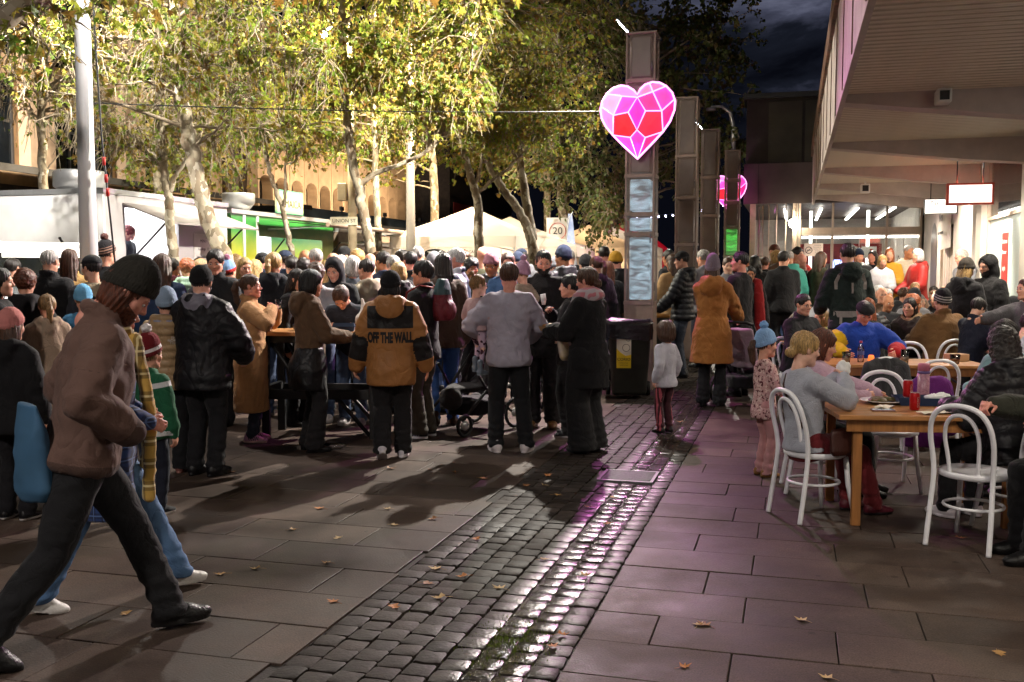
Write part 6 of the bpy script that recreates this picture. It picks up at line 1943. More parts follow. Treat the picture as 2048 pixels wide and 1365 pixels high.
def tree(label,path,r0,r1,blobs,nlimb,ntwig,nleaf,lsize,seed,mat=None,simple=False,single=0,forks=(),droop=0.25,name='plane_tree',group='plane trees'):
 """path: trunk points; blobs: [(centre, radii, weight)] where the crown's foliage gathers"""
 mat=mat or M_LEAF
 rs=np.random.RandomState(seed)
 base=Vector(path[0]);
 t=thing(name,label,'tree',(base.x,base.y,0),0,group)
 O=np.array([base.x,base.y,0.0])
 P=np.array([list(p) for p in path],float)-O
 s_=np.linspace(0,len(P)-1,len(P)*5)
 tr=np.stack([np.interp(s_,np.arange(len(P)),P[:,i]) for i in range(3)],1)
 ker=np.array([0.25,0.5,0.25])
 for _ in range(3):
  tr[1:-1]=0.25*tr[:-2]+0.5*tr[1:-1]+0.25*tr[2:]
 tr[1:] += rs.normal(0,0.010,tr[1:].shape)
 rad=np.linspace(r0,r1,len(tr))*(1+0.022*rs.normal(size=len(tr))); rad[0] *= 1.25
 mb=MB(); mb.tube([tuple(p) for p in tr],list(rad),12)
 trunk=mb.build('trunk',M_BARK,t)
 up=tr[len(tr) // 2:]
 for f in forks:
  fp=np.array([list(p) for p in f[0]],float)-O
  mbf=MB(); ss=np.linspace(0,len(fp)-1,len(fp)*4)
  fq=np.stack([np.interp(ss,np.arange(len(fp)),fp[:,i]) for i in range(3)],1)
  for _ in range(2): fq[1:-1]=0.25*fq[:-2]+0.5*fq[1:-1]+0.25*fq[2:]
  fq[1:] += rs.normal(0,0.008,fq[1:].shape)
  mbf.tube([tuple(p) for p in fq],list(np.linspace(f[1],f[1]*0.45,len(fq))),9).build('limb',M_BARK,t)
  up=np.concatenate([up,fq[len(fq) // 2:]])
 w=np.array([b[2] for b in blobs],float); w /= w.sum()
 C=np.array([list(b[0]) for b in blobs],float)-O; RR=np.array([b[1] for b in blobs],float)
 def samp(n):
  i=rs.choice(len(blobs),n,p=w)
  d=rs.normal(size=(n,3)); d /= np.linalg.norm(d,axis=1)[:,None]
  return C[i]+d*RR[i]*(rs.rand(n,1) ** 0.42)
 segs=[]; nodes=[]
 ends=samp(nlimb)
 for e_ in ends:
  dist=np.linalg.norm(up-e_,axis=1)+np.maximum(0,up[:,2]-e_[2])*0.8
  a=up[np.argsort(dist)[rs.randint(0,min(6,len(up)))]]
  midp=(a+e_)/2+rs.normal(0,0.18,3)+np.array([0,0,0.25])
  q=bez(a,midp,e_,9); q[1:] += rs.normal(0,0.022,q[1:].shape)
  L_=np.linalg.norm(e_-a)
  segs.append((q,np.linspace(min(r1*0.55,0.012+0.011*L_),0.006,9)))
  nodes.append(q[3:])
 nodes=np.concatenate(nodes)
 tw=samp(ntwig); pos=[]; dr=[]
 per=max(1,nleaf // ntwig)
 for e_ in tw:
  d2=((nodes-e_) ** 2).sum(1); a=nodes[np.argmin(d2)]
  v=e_-a; l=np.linalg.norm(v)
  if l>1.1: e_=a+v/l*1.1; v=e_-a
  midp=(a+e_)/2+rs.normal(0,0.08,3)+np.array([0,0,0.10])
  e_=e_-np.array([0,0,droop*rs.rand()])
  q=bez(a,midp,e_,5); q[1:] += rs.normal(0,0.012,q[1:].shape)
  segs.append((q,np.linspace(0.0085,0.0040,5)))
  n=rs.poisson(per)
  if n:
   u=rs.rand(n) ** 0.7
   p=np.stack([np.interp(u*4,np.arange(5),q[:,i]) for i in range(3)],1)+rs.normal(0,0.05,(n,3))
   pos.append(p); g_=np.tile(q[-1]-q[0],(n,1)); g_ /= max(np.linalg.norm(g_[0]),1e-6)
   dr.append(g_*0.5+rs.normal(0,0.55,(n,3))+np.array([0,0,-0.55]))
 o=link('branches',tubes_mesh(segs,'branches'),t,M_TWIG); tag(o,kind='stuff')
 pos=np.concatenate(pos); dr=np.concatenate(dr); size=lsize*(0.55+0.75*rs.rand(len(pos)))
 if single:
  wp=pos+O; dd=np.linalg.norm(wp-np.array([0,0,CAM_H]),axis=1)
  seen=np.array([in_view(Vector(p),10) for p in wp])
  key=np.where(seen,size/dd,0); pick=np.argsort(-key)[:single]
  var=[]
  for k in range(6):
   me=leaves_mesh(np.zeros((1,3)),np.array([[0,1.0,-0.2*k]]),np.array([1.0]),np.random.RandomState(k+40),'leaf')
   me.materials.append(mat); var.append(me)
  for i in pick:
   o=link('leaf',var[rs.randint(6)],t,None,tuple(pos[i]))
   o.scale=(size[i],)*3; o.rotation_euler=(rs.normal(-0.7,0.6),rs.normal(0,0.7),rs.rand()*6.28)
  keep=np.ones(len(pos),bool); keep[pick]=False
  pos,dr,size=pos[keep],dr[keep],size[keep]
 o=link('crown',leaves_mesh(pos,dr,size,rs,'crown',simple),t,mat); tag(o,kind='stuff')
 return t
def pth(Y,*pts):
 """trunk through these picture columns at one distance, from the ground up"""
 first=at(pts[0][0],pts[0][1],Y); b=Vector((first.x,first.y,0))
 return [b]+[at(x,y,Y+(0 if len(p_)<3 else p_[2])) for p_ in pts for (x,y) in (p_[:2],)]
tree('leaning pale plane tree with mottled bark in front of the food truck',pth(14.0,(462,560),(447,510),(415,440),(398,370),(383,300),(365,220),(354,130),(352,40),(352,-120),(348,-300)),0.130,0.080,[(at(250,90,13.2),(1.7,1.0,0.7),2.2),(at(480,90,13.5),(1.4,1.0,0.8),2),(at(380,-120,14),(2.6,1.6,1.0),3),(at(100,60,13.0),(1.0,1.0,1.0),1.5),(at(560,190,14.0),(1.2,1.0,0.7),1.2)],34,1200,4000,0.105,21,single=220)
tree('slim forked plane tree rising before the truck hatch',pth(15.2,(349,560),(346,500),(340,440),(338,400),(330,360),(324,300),(318,230),(312,120),(310,0)),0.085,0.045,[(at(240,260,15.2),(1.3,0.8,0.65),2),(at(430,260,15.4),(1.2,0.8,0.7),2),(at(320,90,15.4),(1.6,1.0,0.9),2)],26,800,2200,0.09,22,forks=[([at(338,385,15.2),at(352,350,15.2),at(372,320,15.1),at(400,270,15.0)],0.045),([at(333,350,15.2),at(300,300,15.3),at(215,288,15.4)],0.035)])
tree('thin young plane tree before the green truck',pth(18.0,(585,560),(582,500),(576,465),(566,418),(553,385),(540,350),(530,290),(528,200),(530,90)),0.062,0.03,[(at(520,200,18),(1.7,1.0,1.0),2),(at(600,260,18.2),(1.2,0.9,0.7),2),(at(540,40,18),(1.8,1.2,1.0),2)],26,900,3800,0.09,23,forks=[([at(566,418,18),at(572,380,18),at(570,330,18),at(580,260,18)],0.035)])
tree('bright pale plane tree between the stalls and the white marquee',pth(17.2,(752,560),(745,515),(733,455),(724,410),(718,370),(704,330),(697,270),(690,170),(684,60),(680,-100)),0.105,0.06,[(at(800,110,16.6),(1.5,1.0,0.85),4),(at(900,190,16.6),(0.95,0.8,0.62),3),(at(650,150,17),(1.3,1.0,0.8),2),(at(780,-60,16.8),(2.2,1.2,0.8),3),(at(920,20,16.2),(1.6,1.0,0.5),2),(at(1050,20,16),(0.9,0.8,0.35),1)],44,1400,10500,0.098,24,forks=[([at(719,372,17.2),at(742,350,17.2),at(800,330,17.1),at(860,300,17.0),at(900,260,16.9)],0.05)])
tree('forked plane tree standing in front of the white marquee',pth(20.2,(962,560),(958,500),(957,440),(955,400),(948,372),(938,340),(925,300),(915,200),(910,80)),0.115,0.05,[(at(880,250,20.2),(1.5,1.0,0.8),2),(at(1000,260,20.4),(1.2,1.0,0.7),2),(at(930,110,20.6),(2.2,1.4,1.2),2)],30,900,6500,0.092,25,forks=[([at(957,385,20.2),at(985,360,20.2),at(1020,335,20.2),at(1060,290,20.2)],0.045),([at(950,372,20.2),at(962,330,20.2),at(965,280,20.2)],0.04)])
tree('leaning two stemmed plane tree right of the white marquee',pth(21.6,(1070,560),(1066,500),(1056,455),(1040,425),(1010,385),(988,350),(970,310),(960,250),(950,120)),0.12,0.06,[(at(1080,240,22),(1.6,1.2,1.0),2),(at(1000,160,22),(1.8,1.2,1.2),2),(at(1100,80,22.5),(2.2,1.6,1.3),2)],34,900,6200,0.10,26,forks=[([at(1064,480,21.7),at(1054,420,21.8),at(1046,360,21.9),at(1036,300,22),at(1030,200,22)],0.12)])
tree('tall straight plane tree behind the pale lamp post',pth(29.0,(872,560),(870,480),(868,380),(862,280),(858,150),(856,-60)),0.15,0.09,[(at(860,180,29),(2.4,1.6,1.9),2),(at(760,300,29),(1.8,1.4,1.0),2),(at(900,60,29.5),(3.0,2.0,2.0),2)],30,800,7000,0.105,27,simple=True)
tree('straight brown trunked tree beside the street name plate',pth(24.5,(758,560),(757,470),(752,380),(750,300),(748,180),(748,0)),0.10,0.055,[(at(720,230,24.5),(2.2,1.2,1.3),2),(at(640,120,25),(2.4,1.6,1.5),2),(at(780,60,25),(2.4,1.6,1.5),2)],28,800,6500,0.10,28,simple=True)
tree('leafy plane tree with hanging foliage by the feather flag',pth(27.5,(1130,560),(1128,480),(1126,400),(1120,320),(1116,200),(1114,40)),0.19,0.10,[(at(1160,330,27),(1.3,1.0,1.6),3),(at(1090,290,27.4),(1.4,1.2,1.3),2),(at(1180,180,27.5),(2.0,1.6,1.6),2),(at(1200,420,26.5),(0.7,0.7,0.9),1.3),(at(1130,60,28),(2.6,2.0,1.6),2)],36,900,10000,0.105,29,mat=M_LEAFG,simple=True,droop=0.5)
tree('dark dense tree behind the heart pillar',pth(33.0,(1290,560),(1288,470),(1286,350),(1284,200),(1282,20)),0.2,0.12,[(at(1290,260,33),(2.4,1.8,2.6),3),(at(1400,180,34),(2.2,1.8,2.6),3),(at(1250,60,33),(3.4,2.2,2.2),3),(at(1430,330,33.5),(1.4,1.2,1.6),2),(at(1420,40,34),(2.0,2.0,2.0),2),(at(1240,400,33),(0.8,0.8,1.4),1)],44,1000,14000,0.14,30,mat=M_LEAFG,simple=True,droop=0.4)
tree('brown leaved tree overhanging between the tents and the heart',pth(36.0,(1098,560),(1096,470),(1094,380),(1092,200),(1090,0)),0.16,0.10,[(at(1080,180,36),(2.8,2.0,2.6),2),(at(1160,60,36),(3.6,2.4,2.4),3),(at(1000,300,36),(2.4,1.8,1.6),2)],34,800,10000,0.14,31,simple=True)
tree('tree with grey trunk before the beige building',pth(20.5,(92,560),(90,470),(88,388),(85,300),(80,200),(76,60)),0.12,0.07,[(at(110,190,20),(1.6,1.2,1.1),2),(at(40,100,19.5),(1.4,1.2,1.1),1.4),(at(200,190,20),(1.6,1.2,1.1),2),(at(150,40,20),(2.6,1.6,1.3),2)],30,800,1100,0.10,32)
tree('dark tree behind the white truck and the building gap',pth(25.0,(325,560),(322,470),(318,380),(314,280),(310,100)),0.17,0.10,[(at(330,330,25),(1.2,1.2,1.2),2),(at(420,300,25.5),(1.6,1.4,1.5),2),(at(360,160,25),(2.6,1.8,1.8),3),(at(480,110,25.5),(2.4,1.6,1.6),2)],34,900,7000,0.11,33,simple=True)
tree('dark bough of an overhanging tree at the top corner of the street',[Vector((-6.4,8.6,0)),Vector((-6.35,8.6,2.5)),Vector((-6.1,8.9,4.2)),at(-60,60,9.2),at(40,18,9.4),at(95,-15,9.6),at(160,-60,9.8)],0.16,0.06,[(at(60,70,9.6),(0.7,0.6,0.35),1),(at(220,-40,10),(1.0,0.8,0.3),2),(at(520,-30,10.4),(1.0,0.8,0.28),1.2),(at(880,-60,10.8),(1.2,0.8,0.36),2.2)],12,160,620,0.13,34)
# ================================================================== furniture
M_CHAIRW=surf('white_bentwood',hx('efeef2'),0.35,var=0.04,scale=8)
M_OAK=surf('oak_top',hx('b07a46'),0.38,var=0.25,scale=3,stretch=(1.2,9,9),rvar=0.1,bump=0.15,bscale=20)
M_OAKD=surf('oak_leg',hx('a06a38'),0.5,var=0.22,scale=4,stretch=(8,8,1))
M_BLKSTEEL=surf('black_steel_frame',hx('141416'),0.5,var=0.2,scale=10)
def chair_parts():
 ps=[]
 pts=[]
 for s_ in (-1,1):
  side=[(s_*0.19,-0.24,0.0),(s_*0.185,-0.205,0.22),(s_*0.175,-0.175,0.44),(s_*0.182,-0.185,0.56),(s_*0.190,-0.215,0.68),(s_*0.172,-0.245,0.79),(s_*0.115,-0.262,0.865)]
  pts.append(side)
 loop=pts[0]+[(0,-0.268,0.89)]+list(reversed(pts[1]))
 sm=[Vector(p) for p in loop]
 for _ in range(2):
  ns_=[sm[0]]
  for i in range(len(sm)-1):
   ns_ += [sm[i].lerp(sm[i+1],0.25),sm[i].lerp(sm[i+1],0.75)]
  ns_.append(sm[-1]); sm=ns_
 ps.append(('back_loop',MB().tube(sm,0.0165,8).mesh('back_loop')))
 inner=[(-0.085,-0.165,0.455),(-0.092,-0.178,0.56),(-0.105,-0.207,0.68),(-0.085,-0.235,0.775),(-0.035,-0.250,0.825),(0.035,-0.250,0.825),(0.085,-0.235,0.775),(0.105,-0.207,0.68),(0.092,-0.178,0.56),(0.085,-0.165,0.455)]
 sm=[Vector(p) for p in inner]
 for _ in range(2):
  ns_=[sm[0]]
  for i in range(len(sm)-1):
   ns_ += [sm[i].lerp(sm[i+1],0.25),sm[i].lerp(sm[i+1],0.75)]
  ns_.append(sm[-1]); sm=ns_
 ps.append(('inner_loop',MB().tube(sm,0.013,8).mesh('inner_loop')))
 ps.append(('seat',MB().lathe([(0.0,0.452),(0.15,0.452),(0.185,0.462),(0.205,0.466),(0.212,0.455),(0.210,0.432),(0.195,0.425),(0.0,0.430)],28).mesh('seat')))
 for s_ in (-1,1):
  ps.append(('leg',MB().tube([(s_*0.145,0.145,0.435),(s_*0.155,0.158,0.25),(s_*0.185,0.195,0.0)],[0.018,0.0175,0.0145],8).mesh('leg')))
 ring=[(0.172*math.cos(a),0.172*math.sin(a)-0.008,0.245) for a in np.linspace(0,2*math.pi,28,endpoint=False)]
 ps.append(('foot_ring',MB().tube(ring,0.0105,6,closed=True).mesh('foot_ring')))
 for n_,m in ps: m.materials.append(M_CHAIRW)
 return ps
CHAIR=chair_parts()
def chair(x,y,h,label):
 t=thing('bistro_chair',label,'chair',(x,y,0),R(h),'white bentwood bistro chairs')
 for n_,m in CHAIR: link(n_,m,t)
 return t
def table(x,y,rot,w,d,label,zt=0.75,boards=4):
 t=thing('cafe_table',label,'table',(x,y,0),rot,'wooden cafe tables')
 bw=d/boards
 for i in range(boards):
  MB().bbox((-w/2,-d/2+i*bw+0.001,zt-0.032),(w/2,-d/2+(i+1)*bw-0.001,zt),0.004).build('board',M_OAK,t)
 for sy in (-1,1):
  MB().bbox((-w/2+0.06,sy*(d/2-0.06)-0.012,zt-0.115),(w/2-0.06,sy*(d/2-0.06)+0.012,zt-0.034),0.003).build('apron',M_OAKD,t)
  for sx in (-1,1):
   MB().bbox((sx*(w/2-0.14)-0.03,sy*(d/2-0.095)-0.02,0),(sx*(w/2-0.14)+0.03,sy*(d/2-0.095)+0.02,zt-0.034),0.004).build('leg',M_OAKD,t)
 for sx in (-1,1):
  MB().tube([(sx*(w/2-0.14),0,zt-0.26),(sx*(w/2-0.42),0,zt-0.06)],0.012,6).build('brace',M_STEEL,t)
 return t
table(2.80,6.86,-TH*0.3,1.25,0.92,'oak cafe table with plates and red cans, nearest the camera')
table(4.02,10.35,-TH*0.35,1.62,0.80,'oak cafe table with bottle and glasses before the blue jumper')
table(4.35,13.1,-TH*0.5,1.5,0.75,'oak cafe table half hidden behind the brown jacket')
table(6.35,13.2,-TH*0.5,1.3,0.75,'oak cafe table with a paper tray by the hooded figures')
table(5.4,16.3,-TH,1.6,0.75,'far oak cafe table among the seated crowd')
table(6.6,19.3,-TH,1.6,0.75,'farthest oak cafe table below the canopy beams')
chair(2.09,6.80,-72,'white bistro chair holding the woman in the grey cardigan')
chair(2.86,6.08,-47,'empty white bistro chair nearest the camera, turned to the table')
chair(2.35,7.62,-100,'white bistro chair under the woman in the pink fluffy top')
chair(2.95,7.70,176,'empty white bistro chair facing the cans across the table')
chair(3.46,9.50,6,'white bistro chair hung with a dark coat')
chair(3.90,9.25,-4,'empty white bistro chair behind the pink drink bottle')
chair(3.30,6.42,22,'white bistro chair under the woman in the black padded jacket')
chair(4.52,11.05,178,'empty white bistro chair on the far side of the bottle table')
chair(5.55,12.3,170,'empty white bistro chair beside the boy in navy')
chair(3.95,11.30,182,'white bistro chair under the man in the blue jumper')
chair(5.22,12.0,4,'white bistro chair under the man in the brown jacket')
chair(3.42,11.9,-150,'white bistro chair under the man with glasses')
chair(5.35,9.9,60,'white bistro chair under the curly haired child')
chair(4.15,12.4,0,'white bistro chair under the woman leaning to talk')
ct=thing('draped_coat','dark grey coat draped over a white bistro chair','coat',(3.46,9.50,0),R(6))
f_=union([loft((0,-0.255,0.50),np.eye(3),[-0.12,0.1,0.3,0.385],[0.26,0.245,0.215,0.11],[0.055,0.05,0.045,0.04],[0.0,0.0,-0.01,-0.01]),cone((-0.16,-0.25,0.80),(-0.27,-0.24,0.42),0.05,0.045),cone((0.16,-0.25,0.80),(0.27,-0.24,0.42),0.05,0.045)],0.05)
P_,F_=sculpt(f_,0.014); N_=vnormals(P_,F_); P_=folds(P_,N_,0.022,5.0,(2.2,1,0.5),3)
link('cloth',np_mesh('cloth',P_,F_),ct,fabric(hx('3a3a3c'),'wool'))
ct=thing('draped_coat','purple coat hung on the chair beside the black padded jacket','coat',(3.25,7.62,0),R(170))
f_=union([loft((0,-0.2,0.50),np.eye(3),[-0.2,0.1,0.28,0.36],[0.16,0.16,0.15,0.09],[0.06,0.05,0.045,0.04]),cone((-0.12,-0.2,0.8),(-0.18,-0.15,0.45),0.05,0.045)],0.05)
P_,F_=sculpt(f_,0.014); N_=vnormals(P_,F_); P_=folds(P_,N_,0.022,6.0,(2,1,0.6),8)
link('cloth',np_mesh('cloth',P_,F_),ct,fabric(hx('6e2a78'),'cloth'))
M_CERAMIC=surf('white_ceramic',hx('e6e4e2'),0.25,var=0.03)
TZ=0.751
def plate(x,y,label,food=True,r=0.155,dz=0):
 t=thing('dinner_plate',label,'plate',(x,y,TZ+dz))
 MB().lathe([(0.0,0.004),(r*0.6,0.004),(r*0.72,0.012),(r,0.022),(r,0.026),(r*0.7,0.017),(r*0.55,0.010),(0.0,0.010)],28).build('dish',M_CERAMIC,t)
 if food:
  rr=np.random.RandomState(int(x*100))
  f2=union([ell((rr.normal(0,0.045),rr.normal(0,0.04),0.025),(0.03+0.02*rr.rand(),0.022+0.02*rr.rand(),0.016)) for _ in range(11)],0.008)
  P2,F2=sculpt(f2,0.006); N2=vnormals(P2,F2); P2=P2+N2*(0.006*noise3(P2*90))[:,None]
  o=link('food',np_mesh('food',P2,F2),t,surf('grilled_food',hx('6a3e22'),0.5,scale=40,col2=hx('3a4a1c')))
 return t
plate(2.64,7.05,'white plate of grilled food before the grey cardigan')
plate(3.14,7.05,'white plate with dark leftovers beside the navy tray',r=0.12)
def can(x,y,dz,label):
 t=thing('drink_can',label,'can',(x,y,TZ+dz),R(20),'red drink cans')
 MB().lathe([(0.0,0.006),(0.024,0.0),(0.033,0.010),(0.033,0.105),(0.027,0.118),(0.027,0.121),(0.024,0.118),(0.0,0.116)],24).build('tin',surf('red_can',hx('b3121a'),0.28,metal=0.3,var=0.06),t)
 MB().lathe([(0.0235,0.1185),(0.0275,0.1215),(0.0275,0.119)],24).build('rim',M_ALU,t)
 V,F=text_geo('Coca-Cola',0.026,0.0004)
 mb=MB(); pts=[]
 for p in V:
  a=-math.pi/2+p[1]/0.0336
  pts.append((0.0336*math.cos(a),0.0336*math.sin(a),0.058-p[0]*0.62))
 mb.add(pts,F); mb.build('lettering',M_WHITE,t)
 return t
can(2.78,6.95,0.055,'red drink can standing in the blue tray')
can(2.72,6.68,0.0,'red drink can standing on the bare table front')
tr_=thing('food_tray','open navy card food tray holding paper and a can','tray',(2.92,6.98,TZ),R(-8))
def tray_mesh(w,d,h,fl):
 mb=MB()
 a=[(-w,-d,0),(w,-d,0),(w,d,0),(-w,d,0)]; b2=[(x*fl,y*fl,h) for x,y,z in a]
 mb.add(a+b2,[(0,1,2,3),(0,1,5,4),(1,2,6,5),(2,3,7,6),(3,0,4,7)])
 mb.add([(x*0.985,y*0.985,z+0.002) for x,y,z in a]+[(x*0.985,y*0.985,z) for x,y,z in b2],[(3,2,1,0),(4,5,1,0),(5,6,2,1),(6,7,3,2),(7,4,0,3)])
 return mb
tray_mesh(0.19,0.10,0.055,1.12).build('card',surf('navy_card',hx('1f3556'),0.55,var=0.1),tr_)
f2=union([ell((0.07,0.0,0.05),(0.08,0.06,0.025)),ell((0.12,0.03,0.06),(0.05,0.05,0.02))],0.02)
P2,F2=sculpt(f2,0.009); N2=vnormals(P2,F2); P2=folds(P2,N2,0.02,22,(1,1,1),2)
link('paper',np_mesh('paper',P2,F2),tr_,surf('white_paper',hx('e2e2e0'),0.8,var=0.04))
ph=thing('phone','phone lying face up at the table edge','phone',(2.50,6.66,TZ),R(-6))
MB().bbox((-0.075,-0.036,0),(0.075,0.036,0.009),0.003).build('case',surf('pink_case',hx('8c6a72'),0.4),ph)
MB().box((-0.070,-0.032,0.0092),(0.070,0.032,0.0098)).build('screen',surf('phone_glass',hx('8fa0b8'),0.08,var=0.05),ph)
nk=thing('paper_napkin','crumpled cream paper napkin on the table edge','napkin',(2.80,6.52,TZ),0.2)
vs_=[]; fs_=[]
for j in range(6):
 for i in range(9):
  vs_.append((i*0.03-0.12,j*0.02-0.05,0.003+0.012*abs(math.sin(i*1.7+j*2.3))))
for j in range(5):
 for i in range(8):
  a=j*9+i; fs_.append((a,a+1,a+10,a+9))
MB().add(vs_,fs_,True).build('paper',surf('cream_paper',hx('ddd4be'),0.8,var=0.06),nk)
nk2=thing('paper_napkin','crumpled paper napkin beside the phone','napkin',(2.56,6.80,TZ),0.9)
MB().add([(x*0.7,y,z) for x,y,z in vs_],fs_,True).build('paper',MATS['cream_paper'],nk2)
wb=thing('drink_bottle','tall pink glitter drink bottle on the front table','bottle',(3.00,7.22,TZ))
MB().lathe([(0.0,0.0),(0.040,0.0),(0.042,0.01),(0.042,0.215),(0.0,0.215)],24).build('flask',surf('pink_glitter',hx('b88a96'),0.25,col2=hx('8a5c74'),scale=70),wb)
MB().lathe([(0.040,0.216),(0.043,0.220),(0.043,0.255),(0.036,0.27),(0.0,0.27)],24).build('lid',surf('pink_lid',hx('c06a84'),0.4),wb)
MB().lathe([(0.0425,0.195),(0.0435,0.195),(0.0435,0.214),(0.0425,0.214)],24).build('band',surf('violet_band',hx('6a5690'),0.4),wb)
def tumbler(x,y,h,r,label,beer=None):
 t=thing('plastic_cup',label,'cup',(x,y,TZ))
 MB().lathe([(0.0,0.003),(r*0.78,0.0),(r,h),(r*0.97,h),(r*0.74,0.006)],20).build('wall',glass('clear_plastic',(0.92,0.92,0.92),0.35,0.05),t)
 if beer: MB().lathe([(0.0,0.006),(r*0.73,0.006),(r*0.86,h*0.5),(0.0,h*0.5)],20).build('drink',surf(beer[0],beer[1],0.1,var=0.05),t)
tumbler(3.98,10.05,0.15,0.042,'tall clear cup beside the blue jumper sleeve',('pale_drink',hx('c8b49a')))
tumbler(4.52,10.12,0.095,0.052,'short clear cup of beer at the table end',('beer',hx('8a4a1c')))
tumbler(3.42,10.15,0.12,0.045,'clear cup behind the yellow sleeve',('pale_drink',hx('c8b49a')))
bt_=thing('water_bottle','small clear water bottle before the blue jumper','bottle',(3.62,10.3,TZ))
MB().lathe([(0.0,0.0),(0.032,0.0),(0.034,0.03),(0.030,0.07),(0.034,0.12),(0.030,0.15),(0.013,0.19),(0.013,0.205)],16).build('flask',glass('pet_plastic',(0.85,0.88,0.92),0.6,0.08),bt_)
MB().lathe([(0.0145,0.2),(0.0145,0.222),(0.0,0.223)],12).build('cap',surf('red_cap',hx('a02238'),0.4),bt_)
MB().lathe([(0.0335,0.075),(0.0345,0.08),(0.0345,0.112),(0.0335,0.115)],16).build('label',surf('blue_label',hx('4a5a9a'),0.5),bt_)
cd=thing('candle_jar','small amber candle jar glowing on the second table','candle',(3.70,10.22,TZ))
MB().lathe([(0.0,0.0),(0.028,0.0),(0.034,0.03),(0.028,0.07),(0.022,0.08)],16).build('jar',emit('amber_glow',(0.9,0.18,0.03),0.6),cd)
MB().lathe([(0.0,0.03),(0.012,0.04),(0.0,0.065)],10).build('flame',emit('candle_flame',(1.0,0.6,0.2),10),cd)
tb=thing('takeaway_box','brown card takeaway box at the end of the second table','box',(4.68,10.45,TZ),0.2)
MB().bbox((-0.1,-0.08,0),(0.1,0.08,0.075),0.008).build('card',surf('brown_card',hx('b08a64'),0.7,var=0.08),tb)
tb=thing('takeaway_box','open paper burger tray by the pointing hand','box',(6.3,13.0,TZ),0.2)
tray_mesh(0.13,0.09,0.06,1.15).build('card',surf('cream_card',hx('c8ae8a'),0.7,var=0.08),tb)
MB().lathe([(0.0,0.085),(0.05,0.075),(0.062,0.05),(0.058,0.03),(0.0,0.02)],16).build('burger',surf('bun',hx('b0783c'),0.5,var=0.15),tb)
# ================================================================== tall bar table with steel frame
bt2=thing('bar_table','tall timber topped bar table on black steel legs','table',(-1.93,10.28,0),R(-3))
for i in range(4):
 MB().bbox((-0.66,-0.36+i*0.18+0.001,1.045),(0.66,-0.36+(i+1)*0.18-0.001,1.085),0.004).build('board',M_OAK,bt2)
for sx in (-1,1):
 for sy in (-1,1):
  MB().bbox((sx*0.55-0.04,sy*0.28-0.025,0.0),(sx*0.55+0.04,sy*0.28+0.025,1.043),0.004).build('leg',M_BLKSTEEL,bt2)
 MB().bbox((sx*0.55-0.03,-0.253,0.45),(sx*0.55+0.03,0.253,0.53),0.004).build('side_rail',M_BLKSTEEL,bt2)
for sy in (-1,1):
 MB().bbox((-0.508,sy*0.28-0.022,0.40),(0.508,sy*0.28+0.022,0.50),0.004).build('stretcher',M_BLKSTEEL,bt2)
 MB().bbox((-0.508,sy*0.28-0.018,0.97),(0.508,sy*0.28+0.018,1.042),0.004).build('apron',M_BLKSTEEL,bt2)
 MB().tube([(-0.5,sy*0.25,0.98),(-0.15,sy*0.25,0.46)],0.022,6).build('brace',M_BLKSTEEL,bt2)
 MB().tube([(0.15,sy*0.25,0.44),(0.5,sy*0.25,0.03)],0.022,6).build('brace',M_BLKSTEEL,bt2)
BZ=1.086
cb=thing('carrier_bag','white plastic carrier bag bulging on the bar table','bag',(-1.52,10.42,BZ))
f2=union([ell((0,0,0.09),(0.12,0.09,0.10)),cone((0,0,0.14),(0.01,0.0,0.26),0.07,0.02),cone((-0.03,0,0.2),(-0.05,0.01,0.31),0.02,0.012),cone((0.03,0,0.2),(0.06,0.0,0.29),0.02,0.012)],0.04)
f2=cut(f2,(0,0,-1),0.0)
P2,F2=sculpt(f2,0.011); N2=vnormals(P2,F2); P2=folds(P2,N2,0.028,9,(1.5,1.5,0.7),4); P2[:,2]=np.maximum(P2[:,2],0.001)
link('plastic',np_mesh('plastic',P2,F2),cb,surf('thin_white_plastic',hx('e2dcd6'),0.35,var=0.05,scale=6))
def clam(x,y,rot,label):
 t=thing('takeaway_box',label,'box',(x,y,BZ),rot)
 tray_mesh(0.10,0.075,0.05,1.1).build('base',surf('navy_card',hx('1f3556'),0.55),t)
 MB().add([(-0.112,0.083,0.05),(0.112,0.083,0.05),(0.105,-0.06,0.088),(-0.105,-0.06,0.088),(0.112,-0.083,0.052),(-0.112,-0.083,0.052)],[(0,1,2,3),(3,2,4,5),(1,4,2),(0,3,5)]).build('lid',surf('navy_card',hx('1f3556'),0.55),t)
clam(-1.70,10.05,0.1,'closed navy takeaway box at the bar table edge')
clam(-2.15,10.35,0.6,'navy takeaway box further back on the bar table')
cu=thing('paper_cup','white paper cup on the bar table','cup',(-1.98,10.2,BZ))
MB().lathe([(0.0,0.002),(0.03,0.0),(0.042,0.11),(0.039,0.11),(0.0,0.10)],18).build('wall',surf('white_paper',hx('e2e2e0'),0.8),cu)
wb2=thing('water_bottle','clear water bottle lying on the ground under the bar table','bottle',gp(668,900)+Vector((0,0,0.034)),0.4)
mb=MB(); mb.tube([(-0.1,0,0),(0.06,0,0),(0.09,0,0),(0.11,0,0)],[0.032,0.033,0.016,0.013],14)
mb.build('flask',glass('pet_plastic',(0.85,0.88,0.92),0.6,0.08),wb2)
